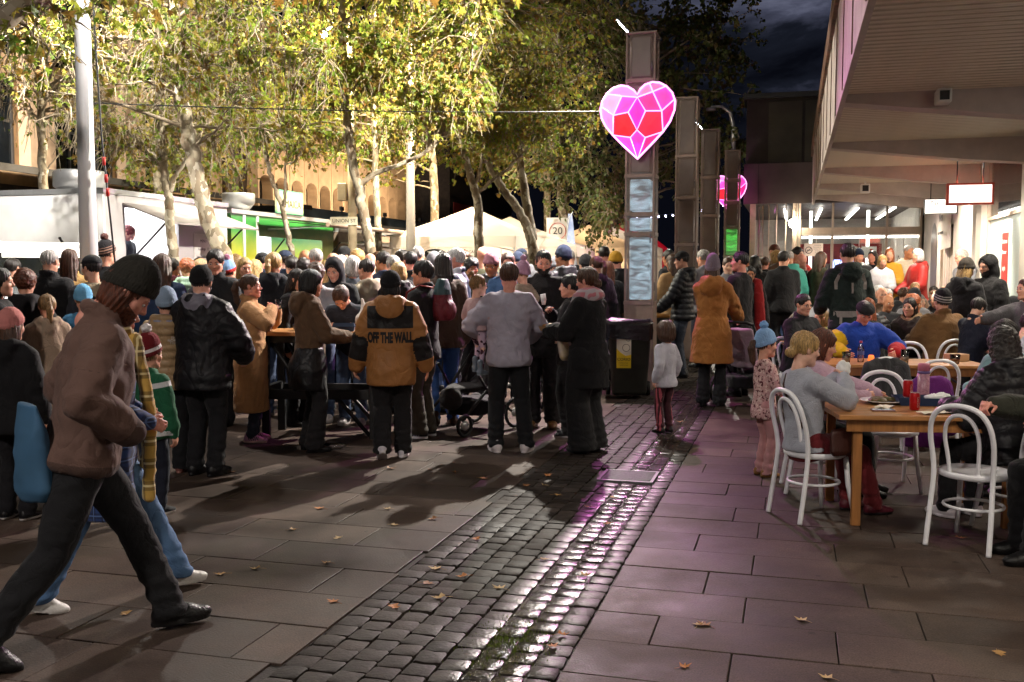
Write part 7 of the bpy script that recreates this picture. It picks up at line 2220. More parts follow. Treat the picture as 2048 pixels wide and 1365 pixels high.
# ================================================================== wheelie bin
q=gp(1262,800)
bn=thing('wheelie_bin','dark green wheelie bin with black liner and yellow poster','bin',(q.x,q.y+0.28,0),R(-5))
M_BIN=surf('bin_green',hx('2a2c26'),0.5,var=0.12,scale=8)
a=[(-0.24,-0.28),(0.24,-0.28),(0.24,0.28),(-0.24,0.28)]
mb=MB()
rings=[(0.06,0.90),(0.10,0.94),(0.95,1.16),(0.955,1.22),(1.0,1.22)]
vs_=[]; n=16
def rrect(w,d,r=0.05):
 o_=[]
 for cx,cy_,a0 in ((w-r,d-r,0),(-w+r,d-r,90),(-w+r,-d+r,180),(w-r,-d+r,270)):
  for k in range(4):
   t_=R(a0+k*30); o_.append((cx+r*math.cos(t_),cy_+r*math.sin(t_)))
 return o_
for z,s_ in rings:
 vs_ += [(x,y,z) for x,y in rrect(0.245*s_,0.27*s_)]
fs_=[(i*n+k,i*n+(k+1) % n,(i+1)*n+(k+1) % n,(i+1)*n+k) for i in range(len(rings)-1) for k in range(n)]
fs_.append(tuple(reversed(range(n))))
mb.add(vs_,fs_,True); mb.build('tub',M_BIN,bn)
vs_=[]; rings=[(1.0,1.235),(1.035,1.25),(1.045,1.18),(0.80,1.02)]; r_=random.Random(3)
for z,s_ in rings+[(0.78,1.262)]:
 pass
lin=[(0.80,1.19+0.05),(0.90,1.24),(0.99,1.262),(1.04,1.25),(1.045,1.18),(0.85,1.08)]
for z,s_ in lin:
 vs_ += [(x+r_.uniform(-0.008,0.008),y+r_.uniform(-0.008,0.008),z+r_.uniform(-0.02,0.02)) for x,y in rrect(0.245*s_,0.27*s_)]
fs_=[(i*n+k,i*n+(k+1) % n,(i+1)*n+(k+1) % n,(i+1)*n+k) for i in range(len(lin)-1) for k in range(n)]
fs_.append(tuple(range((len(lin)-1)*n,len(lin)*n)))
MB().add(vs_,fs_,True).build('liner',surf('liner_plastic',hx('151316'),0.18,var=0.2,scale=12,bump=0.6,bscale=25),bn)
for sx in (-1,1):
 MB().lathe([(0.0,-0.03),(0.09,-0.03),(0.1,0.0),(0.09,0.03),(0.0,0.03)],16).build('wheel',M_TYRE,bn,(sx*0.27,0.22,0.1)).rotation_euler=(0,R(90),0)
MB().tube([(-0.2,0.33,0.98),(-0.2,0.38,1.02),(0.2,0.38,1.02),(0.2,0.33,0.98)],0.016,6).build('handle',M_BIN,bn)
def bx(x,z,off=0.008):
 s_=0.94+(z-0.10)/0.85*0.22
 return (x,-0.27*s_-off,z)
MB().add([bx(-0.17,0.42),bx(0.02,0.42),bx(0.02,0.86),bx(-0.17,0.86)],[(0,1,2,3)]).build('poster',surf('poster_pale',hx('cfc9b8'),0.5,var=0.06),bn)
pz=[(-0.17,0.42),(0.02,0.42),(0.02,0.60),(-0.05,0.585),(-0.12,0.63),(-0.17,0.68)]
MB().add([bx(x,z,0.011) for x,z in pz],[tuple(range(6))]).build('poster_band',surf('poster_yellow',hx('d8b818'),0.5,var=0.05),bn)
MB().tube([bx(-0.045+0.048*math.cos(a),0.69+0.048*math.sin(a),0.012) for a in np.linspace(0,6.283,20,endpoint=False)],0.003,4,closed=True).build('emblem',M_BLACK,bn)
MB().tube([bx(-0.02+0.024*math.cos(a),0.80+0.024*math.sin(a),0.012) for a in np.linspace(0,6.283,16,endpoint=False)],0.0025,4,closed=True).build('emblem',M_BLACK,bn)
lettering('CORIO',0.055,bx(-0.075,0.535,0.013),(1,0,0),(0,0.05,1),M_BLACK,bn,0.0005)
for i in range(2):
 lettering('market street',0.02,bx(-0.075,0.49-i*0.03,0.013),(1,0,0),(0,0.05,1),M_BLACK,bn,0.0005)
q=gp(1305,780)
bn2=thing('wheelie_bin','plain dark wheelie bin half hidden behind the first bin','bin',(q.x+0.02,q.y+1.0,0),R(8))
for ch in list(bn.children):
 if ch.name.split('.')[0] in ('tub','wheel','handle'):
  c=ch.copy(); COL.objects.link(c); c.parent=bn2
MB().bbox((-0.3,-0.33,1.0),(0.3,0.34,1.05),0.02).build('lid',surf('bin_lid_yellow',hx('8a5a14'),0.5,var=0.1),bn2)
# ================================================================== prams
def pram(loc,h,label,seat_col,canopy=False,can_col=hx('d8d0c0')):
 t=thing('pram',label,'pram',loc,R(h),'prams and strollers')
 fr=M_BLKSTEEL
 for sx in (-1,1):
  MB().tube([(sx*0.24,-0.50,1.02),(sx*0.26,-0.30,0.80),(sx*0.27,0.05,0.45),(sx*0.26,0.42,0.16)],0.016,8).build('frame_tube',fr,t)
  MB().tube([(sx*0.28,-0.38,0.16),(sx*0.27,0.05,0.45),(sx*0.25,0.25,0.72)],0.015,8).build('frame_tube',fr,t)
  for y_,r0 in ((-0.38,0.15),(0.42,0.10)):
   w_=MB().tube([(sx*0.29,y_+r0*math.cos(a),0.16*(r0/0.15)+0.012+r0*math.sin(a)+(0.0)) for a in np.linspace(0,6.283,18,endpoint=False)],0.02,6,closed=True).build('wheel',M_TYRE,t)
   MB().lathe([(0.0,-0.01),(0.05,-0.01),(0.05,0.01),(0.0,0.01)],12).build('hub',M_ALU,w_,(sx*0.29,y_,0.16*(r0/0.15)+0.012)).rotation_euler=(0,R(90),0)
 MB().tube([(-0.24,-0.50,1.02),(-0.15,-0.53,1.05),(0.15,-0.53,1.05),(0.24,-0.50,1.02)],0.019,8).build('handle',fr,t)
 f2=union([loft((0,-0.02,0.45),rotm(0,-0.42),[0.0,0.30,0.55],[0.19,0.19,0.16],[0.05,0.04,0.04]),ell((0,0.12,0.46),(0.19,0.19,0.05)),ell((0,0.32,0.36),(0.16,0.06,0.12))],0.05)
 P2,F2=sculpt(f2,0.016); N2=vnormals(P2,F2); P2=folds(P2,N2,0.008,9)
 link('seat',np_mesh('seat',P2,F2),t,fabric(seat_col,'cloth'))
 for sx in (-0.07,0.07):
  MB().tube([(sx,-0.19,0.92),(sx,-0.02,0.60),(sx*0.4,0.06,0.52)],0.014,5,flat=0.4).build('strap',fr,t)
 f2=loft((0,-0.02,0.18),np.eye(3),[0.0,0.16],[0.22,0.25],[0.30,0.32])
 P2,F2=sculpt(f2,0.022); N2=vnormals(P2,F2); P2=folds(P2,N2,0.02,6)
 link('basket',np_mesh('basket',P2,F2),t,fabric(hx('121214'),'cloth'))
 if canopy:
  f2=minus(ell((0,-0.10,0.82),(0.24,0.34,0.26)),ell((0,-0.02,0.76),(0.22,0.38,0.27)))
  f2=cut(f2,(0,0.35,-1),-0.76)
  P2,F2=sculpt(f2,0.016); N2=vnormals(P2,F2); P2=folds(P2,N2,0.008,10)
  link('canopy',np_mesh('canopy',P2,F2),t,fabric(can_col,'cloth'))
 return t
# ================================================================== people in view
from mathutils.bvhtree import BVHTree
def px_x(px,Y):
 return at(px,545,Y).x
def htop(px,yt,Y):
 return at(px,yt,Y).z
def who(px,Y,heading,label,lod=1,yt=None,H=None,z=0.0,group=None,X=None,**sp):
 if H is None: H=htop(px,yt,Y)-z-(0.02 if sp.get('hat') else 0.0)
 sp['H']=H; sp['label']=label
 t=put_person(sp,lod,px_x(px,Y) if X is None else X,Y,heading,label,group,z)
 t['_sp']=0; del t['_sp']
 SPS[t.name]=sp
 return t
SPS={}
def part_of(t,name):
 for c in t.children:
  if c.name.split('.')[0] == name: return c
def print_on(t,part,text,size,x,z,mat,sx=1.0,squash=1.0,bold=0.0):
 """flat print following the back of a garment"""
 c=part_of(t,part)
 bvh=BVHTree.FromPolygons([v.co[:] for v in c.data.vertices],[tuple(p.vertices) for p in c.data.polygons])
 V,F=text_geo(text,size,0.0,bold=bold)
 pts=[]
 for p in V:
  o=Vector((x+p[0]*sx,-1.0,z+p[1]*squash))
  h=bvh.ray_cast(o,Vector((0,1,0)))
  pts.append(h[0]+Vector((0,-0.004,0)) if h[0] is not None else Vector((o.x,-0.2,o.z)))
 MB().add(pts,F).build('print',mat,c)
def strip_on(t,part,pts,w,mat,name,axis=(0,1,0),off=0.008):
 """a strap lying on the back of a garment through (x, z) points"""
 c=part_of(t,part)
 bvh=BVHTree.FromPolygons([v.co[:] for v in c.data.vertices],[tuple(p.vertices) for p in c.data.polygons])
 ax=Vector(axis); q=[]
 dense=[]
 for i in range(len(pts)-1):
  for k in range(5): dense.append(tuple(pts[i][j]+(pts[i+1][j]-pts[i][j])*k/5 for j in (0,1)))
 dense.append(pts[-1])
 for (x,z) in dense:
  h=bvh.ray_cast(Vector((x,0,z))-ax*1.0,ax)
  if h[0] is not None: q.append(h[0]-ax*off)
 if len(q)>2:
  mb=MB(); vs_=[]
  for i,p in enumerate(q):
   d=(q[min(i+1,len(q)-1)]-q[max(i-1,0)]).normalized(); sd=d.cross(ax).normalized()*w/2
   vs_ += [p-sd,p+sd,p+sd+ax*0.012,p-sd+ax*0.012]
  n=len(q)
  mb.add(vs_,[(4*i+a,4*i+(a+1) % 4,4*i+4+(a+1) % 4,4*i+4+a) for i in range(n-1) for a in range(4)]+[(0,1,2,3),(4*n-1,4*n-2,4*n-3,4*n-4)])
  mb.build(name,mat,c)
def seg_t(P,a,b):
 a=np.asarray(a); ab=np.asarray(b)-a; t=((P-a) @ ab)/(ab @ ab)
 d=np.linalg.norm(P-a-np.clip(t,0,1)[:,None]*ab,axis=1)
 return t,d
def arm_mask(t0,t1,side='both',upper=False):
 def f(P,k):
  m=np.full(len(P),-1.0)
  for s_,a,b in (('l',k.shL if upper else k.elL,k.elL if upper else k.wrL),('r',k.shR if upper else k.elR,k.elR if upper else k.wrR)):
   if side in ('both',s_):
    t,d=seg_t(P,a,b)
    m=np.maximum(m,np.where(d<0.115*k.s,np.minimum(t-t0,t1-t)*0.25,-1.0))
  return m
 return f
def tz(P,k):
 return (P-k.hip) @ k.M
def hood_mask(P,k):
 q=(P-k.neck) @ k.M
 r_=np.sqrt((q[:,0]/1.15) ** 2+(q[:,1]+0.05*k.s) ** 2+(q[:,2]+0.02*k.s) ** 2)
 return np.where(q[:,2]>-0.17*k.s,0.135*k.s-r_,-1.0)
def plaid(name,base,c2,c3,f):
 m,nt,b,o=new_mat(name)
 tc=nt.nodes.new('ShaderNodeTexCoord'); sx=nt.nodes.new('ShaderNodeSeparateXYZ'); L(nt,tc.outputs['Object'],sx.inputs[0])
 cur=nt.nodes.new('ShaderNodeRGB'); cur.outputs[0].default_value=c4(base); cur=cur.outputs[0]
 xy=nt.nodes.new('ShaderNodeMath'); xy.operation='ADD'; L(nt,sx.outputs['X'],xy.inputs[0]); L(nt,sx.outputs['Y'],xy.inputs[1])
 for src,ff,th,col in ((xy.outputs[0],f,0.2,c2),(sx.outputs['Z'],f,0.2,c2),(xy.outputs[0],f,0.95,c3),(sx.outputs['Z'],f,0.95,c3)):
  mu=nt.nodes.new('ShaderNodeMath'); mu.operation='MULTIPLY'; mu.inputs[1].default_value=ff; L(nt,src,mu.inputs[0])
  si=nt.nodes.new('ShaderNodeMath'); si.operation='SINE'; L(nt,mu.outputs[0],si.inputs[0])
  gt=nt.nodes.new('ShaderNodeMath'); gt.operation='GREATER_THAN'; gt.inputs[1].default_value=th; L(nt,si.outputs[0],gt.inputs[0])
  h_=nt.nodes.new('ShaderNodeMath'); h_.operation='MULTIPLY'; h_.inputs[1].default_value=0.55 if th<0.5 else 0.8; L(nt,gt.outputs[0],h_.inputs[0])
  mx=nt.nodes.new('ShaderNodeMix'); mx.data_type='RGBA'; L(nt,h_.outputs[0],mx.inputs['Factor']); L(nt,cur,mx.inputs['A']); mx.inputs['B'].default_value=c4(col); cur=mx.outputs['Result']
 L(nt,cur,b.inputs['Base Color']); b.inputs['Roughness'].default_value=0.9; b.inputs['Sheen Weight'].default_value=0.2
 return m
def blotch(name,base,c2,c3,sc_):
 m,nt,b,o=new_mat(name)
 tc=nt.nodes.new('ShaderNodeTexCoord'); cur=nt.nodes.new('ShaderNodeRGB'); cur.outputs[0].default_value=c4(base); cur=cur.outputs[0]
 for i,col in enumerate((c2,c3)):
  no=nt.nodes.new('ShaderNodeTexNoise'); no.inputs['Scale'].default_value=sc_*(1+0.4*i); no.inputs['Detail'].default_value=3; no.noise_dimensions='4D'; no.inputs['W'].default_value=3.0*i
  L(nt,tc.outputs['Object'],no.inputs['Vector'])
  gt=nt.nodes.new('ShaderNodeMath'); gt.operation='GREATER_THAN'; gt.inputs[1].default_value=0.55; L(nt,no.outputs['Fac'],gt.inputs[0])
  mx=nt.nodes.new('ShaderNodeMix'); mx.data_type='RGBA'; L(nt,gt.outputs[0],mx.inputs['Factor']); L(nt,cur,mx.inputs['A']); mx.inputs['B'].default_value=c4(col); cur=mx.outputs['Result']
 L(nt,cur,b.inputs['Base Color']); b.inputs['Roughness'].default_value=0.85
 return m
def scarf(t,mat,tails=((0.06,0.10,0.45),),thick=0.045,name='scarf',tw_=1.0):
 """wrapped scarf with hanging tails: (x, y, length)"""
 k=SPS[t.name]['_k']; s=k.s
 ring=[k.neck+k.M @ (np.array([0.085*math.cos(a),0.080*math.sin(a)+0.0,0.035+0.012*math.sin(a*2)])*s) for a in np.linspace(0,2*math.pi,13)]
 ring2=[k.neck+k.M @ (np.array([0.095*math.cos(a),0.090*math.sin(a)+0.0,-0.005-0.02*math.sin(a)])*s) for a in np.linspace(0,2*math.pi,13)]
 fs=[chain(ring,[thick]*13),chain(ring2,[thick*0.95]*13)]
 for (x,y,l) in tails:
  a=k.neck+k.M @ (np.array([x,y,0.0])*s); b_=a+np.array([x*0.25,y*0.5,-l*0.5])*s; c_=a+np.array([x*0.25,y*0.35,-l])*s
  fs.append(chain([a,b_,c_],[thick*0.8,thick*tw_,thick*tw_]))
 P,F=sculpt(union(fs,0.012),0.013); N=vnormals(P,F); P=folds(P,N,0.014,14,(1,1,1),2.2)
 return link(name,np_mesh(name,P,F),t,mat)
def local_blob(t,name,field,mat,h=0.013,fold=0.008,freq=8,parent=None,label=None,cat=None,own=False):
 """a soft thing modelled in a person's own frame; own=True makes it a thing of its own"""
 P,F=sculpt(field,h); N=vnormals(P,F)
 if fold: P=folds(P,N,fold,freq)
 if own:
  o=link(name,np_mesh(name,P,F),None,mat,t.location,t.rotation_euler.z); tag(o,label,cat); return o
 return link(name,np_mesh(name,P,F),parent or t,mat)
BLK=hx('121114'); BLK2=hx('19181c'); NAVY=hx('1e2636'); CHAR=hx('33343a'); TAN=hx('b08a60'); BROWN=hx('5c483e'); WHITE_=hx('cfcdd0')
GREYH=hx('8a8894')
n1=who(0,4.36,-62,'tall person in brown jacket and dark beanie striding past nearest the camera',0,H=1.80,X=-1.90,sex='m',skin='pinkish',top=dict(kind='jacket',col=hx('6a5148'),bulk=0.040,len=0.075,collar=0.055,cinch=True,fold=0.016,col2=hx('503c35'),mask=lambda P,k: np.maximum(-0.045*k.s-tz(P,k)[:,2],np.maximum(arm_mask(0.86,1.4)(P,k),0.0022-np.abs(tz(P,k)[:,2]-0.36*k.s)))),bottom=('trousers',hx('19191c'),0.018),shoes=(hx('131214'),hx('1c1b1c')),hair=('bob','auburn'),hat=dict(kind='beanie',col=hx('2c2a25'),tall=0.03),beard='auburn',pose=dict(lf=(-0.09,0.37,0.0),rf=(0.10,-0.40,0.055),rfp=0.5,drop=0.05,lean=0.19,hpitch=0.72,hyaw=-0.15,rh=(0.22,0.17,0.97),lh=(-0.22,0.15,0.97),rhide=True,lhide=True,rp=(0.8,-1,-0.2)))
tot=local_blob(n1,'tote_bag',loft((0.02,-0.19,0.70),rotm(0.35,-0.06),[0.0,0.05,0.30,0.42],[0.10,0.125,0.12,0.09],[0.05,0.07,0.05,0.02]),surf('tote_canvas',hx('3f6a90'),0.8,col2=hx('34566e'),scale=2.2),0.012,0.02,6,own=True,label='blue tote bag hanging behind the striding person',cat='bag')
n2=who(0,5.02,-66,'person in blue plaid coat, yellow scarf and flared jeans walking behind the brown jacket',0,H=1.64,X=-2.06,sex='f',skin='pinkish',top=dict(kind='coat',col=NAVY,mat=plaid('blue_plaid',hx('223a70'),hx('0e1222'),hx('5a74a8'),95),bulk=0.018,len=0.40,coat_flare=0.0),bottom=('wide',hx('56769e'),0.005),denim=True,shoes=(hx('d8d4d0'),hx('e0dcd8')),hair=('long','fair'),pose=dict(lf=(-0.09,0.36,0.0),rf=(0.09,-0.36,0.02),rfp=0.25,drop=0.05,lean=0.06,hpitch=0.25,hyaw=-0.2,rh=(0.2,0.2,1.0),lh=(-0.2,0.2,1.0)))
scarf(n2,plaid('yellow_plaid',hx('c09a48'),hx('2a241a'),hx('e0cf9a'),55),((0.08,0.13,0.85),(-0.04,0.13,0.7)),0.042,tw_=0.75)
who(18,6.7,-12,'child in pink beanie and black jacket at the picture edge',1,yt=622,sex='f',top=dict(kind='jacket',col=BLK,bulk=0.035,len=0.10,hood=0.9),bottom=('trousers',BLK2,0.02),shoes=(hx('151416'),hx('d8d4d0')),hair=('long','brown'),hairlen=0.12,hat=dict(kind='beanie',col=hx('c07a74'),tall=0.015))
who(-2,8.2,-75,'person in black coat half cut off at the picture edge',1,yt=540,sex='f',top=dict(kind='jacket',col=BLK,bulk=0.035,len=0.2),bottom=('trousers',BLK,0.02),hair=('long','dark'))
who(50,8.9,8,'person with curly reddish hair in black hooded jacket',1,yt=545,sex='f',top=dict(kind='jacket',col=BLK,bulk=0.045,len=0.22,hood=1.0),bottom=('trousers',BLK2,0.02),hair=('curly','auburn'))
who(92,8.7,35,'ponytailed child in beige wool coat beside the curly haired person',1,yt=593,sex='f',top=dict(kind='coat',col=hx('a8927e'),bulk=0.028,len=0.30,hood=0.7),bottom=('skinny',BLK,0.004),hair=('ponytail','fair'))
who(100,10.8,-10,'grey cropped haired person in black jacket before the van',1,yt=503,sex='m',top=dict(kind='jacket',col=BLK,bulk=0.035,len=0.1,collar=0.05),hair=('crop','grey'))
who(140,11.2,12,'person with long brown hair in tan trench coat before the van',1,yt=502,sex='f',top=dict(kind='coat',col=hx('ad8c58'),bulk=0.03,len=0.4,collar=0.05),hair=('long','brown'),hairlen=0.28)
who(184,10.3,62,'person in black cap and fleece beside the light pole',1,yt=512,sex='m',top=dict(kind='jacket',col=hx('2a2a30'),bulk=0.03,len=0.1,col2=hx('a89880'),mask=hood_mask),hair=('short','dark'),hat=dict(kind='cap',col=hx('1a1a1e')))
who(214,12.2,-25,'tall person in striped bobble beanie by the light pole',1,yt=486,sex='m',top=dict(kind='jacket',col=BLK,bulk=0.03,len=0.1),hair=('short','dark'),hat=dict(kind='beanie',col=hx('19171a'),col2=hx('8a6a5c'),stripes=True,pom=hx('5a3a34'),tall=0.02))
who(165,9.6,20,'person in light blue fluffy hat hidden behind the brown jacket',1,yt=575,sex='f',top=dict(kind='jacket',col=hx('4a86b0'),bulk=0.03,len=0.1,fab='wool'),hair=('short','fair'),hat=dict(kind='beanie',col=hx('6aa8d0')))
q=gp(320,1028)
n3=who(0,q.y,-28,'small child in green varsity jacket and red bobble hat',0,X=q.x-0.05,H=1.20,sex='m',top=dict(kind='jacket',col=hx('1c5a3c'),bulk=0.03,len=0.07,cinch=True,collar=0.04,col2=hx('cfcfcf'),mask=lambda P,k: np.maximum(np.maximum(0.008-np.abs(tz(P,k)[:,2]+0.045*k.s),0.006-np.abs(tz(P,k)[:,2]+0.015*k.s))-(np.abs(tz(P,k)[:,0])>0.19)*1.0,arm_mask(-0.02,0.16,'r',True)(P,k))),bottom=('trousers',hx('1a1e2c'),0.012),shoes=(hx('1a1a1e'),hx('d8d4d0')),shoe_kind='cloth',hair=('short','fair'),hat=dict(kind='beanie',col=hx('6e1a20'),col2=hx('d8d0d0'),band=0.065,pom=hx('e2dcda'),tall=0.05),pose=dict(lh=(-0.24,0.06,0.80),rh=(0.24,0.08,0.80)))
q=gp(358,945)
n4=who(0,q.y,6,'child in tan puffer jacket and pale blue beanie',0,X=q.x-0.07,yt=582,sex='f',top=dict(kind='puffer',col=hx('a88a66'),bulk=0.052,len=0.09,hood=1.15,col2=hx('8d8c9c'),mask=hood_mask),bottom=('trousers',hx('151518'),0.03),shoes=(hx('7a4a44'),hx('9a6a60')),hair=('short','brown'),hat=dict(kind='beanie',col=hx('8fa2b8'),tall=0.025),pose=dict(rh=(0.22,0.24,1.02),rp=(1.0,-0.7,-0.3),lh=(-0.2,0.25,1.0)))
k_=SPS[n4.name]['_k']
for i,tx in enumerate(('THE','NORTH','FACE')):
 print_on(n4,'jacket',tx,0.028,0.085,k_.sc[2]-0.10-i*0.022,surf('white_print',hx('e6e2e0'),0.6))
q=gp(418,950)
n5=who(0,q.y,-18,'bearded person in black padded jacket with grey hood and black beanie',0,X=q.x-0.03,yt=535,sex='m',build=1.1,top=dict(kind='jacket',col=hx('17161a'),bulk=0.060,len=0.16,hood=1.1,fab='nylon',col2=hx('76727e'),mask=hood_mask,fold=0.018),bottom=('trousers',hx('17161a'),0.022),shoes=(hx('121113'),hx('121113')),hair=('short','dark'),beard='dark',hat=dict(kind='beanie',col=hx('161517'),tall=0.0),pose=dict(rh=(0.24,0.26,1.0),lh=(-0.24,0.24,1.0),hyaw=0.35,hpitch=0.1,rp=(1,-0.8,-0.2),lp=(-1,-0.8,-0.2)))
who(325,10.6,4,'person with long chestnut hair in denim jacket before the truck hatch',1,yt=514,sex='f',top=dict(kind='jacket',col=hx('2c3c58'),bulk=0.03,len=0.05,fab='denim'),bottom=('jeans',hx('26324a'),0.01),hair=('long','brown'),hairlen=0.34,hairvol=0.012)
who(432,10.9,168,'dark haired person in black jacket facing the camera beyond the black beanie',1,yt=503,sex='m',top=dict(kind='jacket',col=hx('232528'),bulk=0.035,len=0.1,collar=0.05),hair=('short','dark'),hairvol=0.006,pose=dict(hpitch=0.25,hyaw=0.3))
who(374,13.0,30,'person with ginger curls in pale green jacket at the truck queue',1,yt=522,sex='f',top=dict(kind='puffer',col=hx('8aa890'),bulk=0.04,len=0.1,hood=1.0),hair=('curly','red'))
who(457,12.6,-20,'person in blue and red bobble hat in the queue',1,yt=525,sex='f',top=dict(kind='jacket',col=BLK2,bulk=0.03,len=0.1),hair=('short','brown'),hat=dict(kind='beanie',col=hx('7a9ac0'),col2=hx('b02a24'),cuffcol=True,pom=hx('b87a94'),tall=0.02))
who(489,12.2,-150,'fair haired person in profile near the green truck',1,yt=518,sex='f',top=dict(kind='jacket',col=CHAR,bulk=0.03,len=0.1),hair=('long','blonde'),pose=dict(hpitch=0.15))
who(290,12.6,-60,'dark haired person leaning to the neon letter',1,yt=528,sex='f',top=dict(kind='jacket',col=hx('9a8a80'),bulk=0.03,len=0.1),hair=('ponytail','dark'))
n6=who(0,9.85,-84,'person in long camel coat drinking from a clear cup',0,X=px_x(500,9.85),yt=553,sex='f',skin='pinkish',top=dict(kind='coat',col=hx('b0845a'),bulk=0.034,len=0.60,collar=0.05,coat_flare=0.02),bottom=('jeans',hx('262c3a'),0.004),shoes=(hx('b08098'),hx('d0a8a8'),hx('3a2a3a')),shoe_kind='cloth',hair=('ponytail','brown'),pose=dict(rh=(0.10,0.23,1.405),lh=(-0.09,0.25,1.385),rc=1.2,lc=1.2,rn=(0.3,1.0,0.4),ln=(-0.3,1,0.4),rp=(0.9,-0.2,-0.6),lp=(-0.9,-0.2,-0.6),hpitch=-0.02))
strip_on(n6,'coat',[(-0.2,1.0),(0.0,0.99),(0.2,1.0)],0.045,fabric(hx('a87e56'),'wool'),'belt',(-1,0,0))
c_=thing('plastic_cup','clear plastic cup raised to the camel coat wearer\'s lips','cup',n6.location+Vector((math.sin(R(84))*0.27,0.03,1.40*SPS[n6.name]['_k'].s)))
MB().lathe([(0.0,0.003),(0.026,0.0),(0.036,0.10),(0.034,0.10),(0.024,0.006)],18).build('wall',glass('clear_plastic',(0.92,0.92,0.92),0.35,0.05),c_)
n7=who(0,9.3,-62,'person with black bob in brown hoodie and dark jacket at the bar table',0,X=px_x(618,9.3),yt=545,sex='f',skin='light',top=dict(kind='hoodie',col=hx('5e4632'),bulk=0.032,len=0.02,hood=1.15),bottom=('wide',hx('1c1a1c'),0.02),shoes=(hx('151416'),hx('1a191a')),hair=('bob','black'),hairvol=0.010,pose=dict(rh=(0.13,0.34,1.12),lh=(-0.08,0.36,1.12),rc=0.9,lc=0.9,hpitch=0.12,hyaw=-0.05))
kk=SPS[n7.name]['_k']
local_blob(n7,'tied_jacket',union([loft((0,0,kk.hip[2]),np.eye(3),[-0.30,-0.1,0.04,0.09],[0.215,0.225,0.185,0.17],[0.17,0.175,0.145,0.13],[-0.03,-0.03,-0.01,0])]),fabric(hx('161518'),'puffer'),0.014,0.022,6)
who(588,10.9,-110,'dark haired person facing the camera behind the black bob',1,yt=540,sex='f',top=dict(kind='jacket',col=BLK,bulk=0.03,len=0.1),hair=('long','dark'),pose=dict(hpitch=0.3))
who(548,11.5,-12,'person with blonde ponytail in black jacket at the bar table',1,yt=510,sex='f',top=dict(kind='jacket',col=hx('1e2026'),bulk=0.045,len=0.1,hood=1.0),bottom=('jeans',hx('3a4660'),0.01),hair=('ponytail','blonde'),hairvol=0.008)
who(634,11.2,188,'curly haired boy in pale shirt looking down at his food',1,yt=526,sex='m',top=dict(kind='sweater',col=hx('9aa0a8'),bulk=0.02,len=0.1),bottom=('jeans',hx('4a5870'),0.02),shoes=(hx('c8c2c0'),hx('c8c2c0')),hair=('curly','brown'),pose=dict(hpitch=0.55,lean=0.12,rh=(0.1,0.3,1.18),lh=(-0.12,0.3,1.18)))
who(672,11.7,168,'person in raised black hood at the bar table',1,yt=520,sex='m',top=dict(kind='hoodie',col=hx('1c1d22'),bulk=0.035,len=0.1,hood_up=True),hair=('short','dark'),pose=dict(hpitch=0.35))
who(704,10.98,172,'boy bent low over the bar table beside the carrier bag',1,H=1.66,sex='m',top=dict(kind='jacket',col=hx('262a34'),bulk=0.03,len=0.05),bottom=('jeans',hx('4e5e7c'),0.02),shoes=(hx('a8a0a0'),hx('c8c0c0')),hair=('short','brown'),hairvol=0.008,pose=dict(lean=0.55,hpitch=0.95,rh=(0.15,0.42,1.14),lh=(-0.18,0.42,1.14)))
who(706,12.6,5,'person with fluffy platinum hair behind the bar table',1,yt=517,sex='f',top=dict(kind='jacket',col=hx('3a4048'),bulk=0.03,len=0.1),hair=('bob','white'),hairvol=0.012)
who(733,12.1,60,'boy in beige hooded top beside the pale tree',1,yt=522,sex='m',top=dict(kind='hoodie',col=hx('a89c88'),bulk=0.03,len=0.1,hood=0.9),hair=('short','dark'),bottom=('trousers',hx('6a6054'),0.02))
def offwall(P,k):
 q=tz(P,k); s=k.s
 yoke=np.minimum(np.minimum(q[:,2]-(k.tl-0.20*s),(k.tl+0.01*s)-q[:,2]),0.215*s-np.abs(q[:,0]))
 c=(P-(k.neck+k.M @ (np.array([0,-0.115,-0.035])*s))) @ k.M
 hood=1.0-np.sqrt((c[:,0]/(0.135*s)) ** 2+(c[:,1]/(0.12*s)) ** 2+(c[:,2]/(0.115*s)) ** 2)
 return np.maximum(np.minimum(yoke,-hood*0.1),arm_mask(-0.25,0.72)(P,k))
n8=who(0,8.95,3,'person in tan jacket lettered across the back with black yoke',0,X=px_x(781,8.95),yt=545,sex='m',top=dict(kind='jacket',col=hx('a06c3c'),bulk=0.056,len=0.20,hood=1.15,fab='nylon',col2=hx('1d1a1a'),mask=offwall,fold=0.014),bottom=('trousers',hx('181618'),0.032),shoes=(hx('c8c4cc'),hx('d8d4d8'),hx('8a86a0')),shoe_kind='cloth',hair=('bob','black'),hairvol=0.0,hat=dict(kind='beanie',col=hx('1c1b1d'),tall=0.0),pose=dict(lf=(-0.08,-0.16,0.045),lfp=0.5,rf=(0.10,0.06,0),lh=(-0.34,0.06,0.86),rh=(0.33,0.07,0.86),rs=0.25,rc=0.35,lp=(-1,-0.7,-0.2),rp=(1,-0.7,-0.2)))
k_=SPS[n8.name]['_k']
print_on(n8,'jacket','OFF THE WALL',0.092,0.0,k_.sc[2]-0.275,surf('black_print',hx('141213'),0.6),0.64,1.35,0.0055)
n9=who(0,10.1,68,'dark haired person in black jacket wearing a maroon backpack, looking aside',0,X=px_x(846,10.1),yt=526,sex='m',skin='light',top=dict(kind='jacket',col=hx('19181b'),bulk=0.032,len=0.12,collar=0.045),bottom=('trousers',hx('3a342c'),0.034),shoes=(hx('1a191c'),hx('d0ccd4'),hx('8a88a0')),hair=('short','black'),hairvol=0.006,pose=dict(hpitch=0.0,hyaw=0.1,rh=(0.26,0.12,0.88),lh=(-0.22,0.3,1.05)))
k_=SPS[n9.name]['_k']
bp_=thing('backpack','maroon and teal backpack on the dark haired person by the bar table','backpack',n9.location,n9.rotation_euler.z)
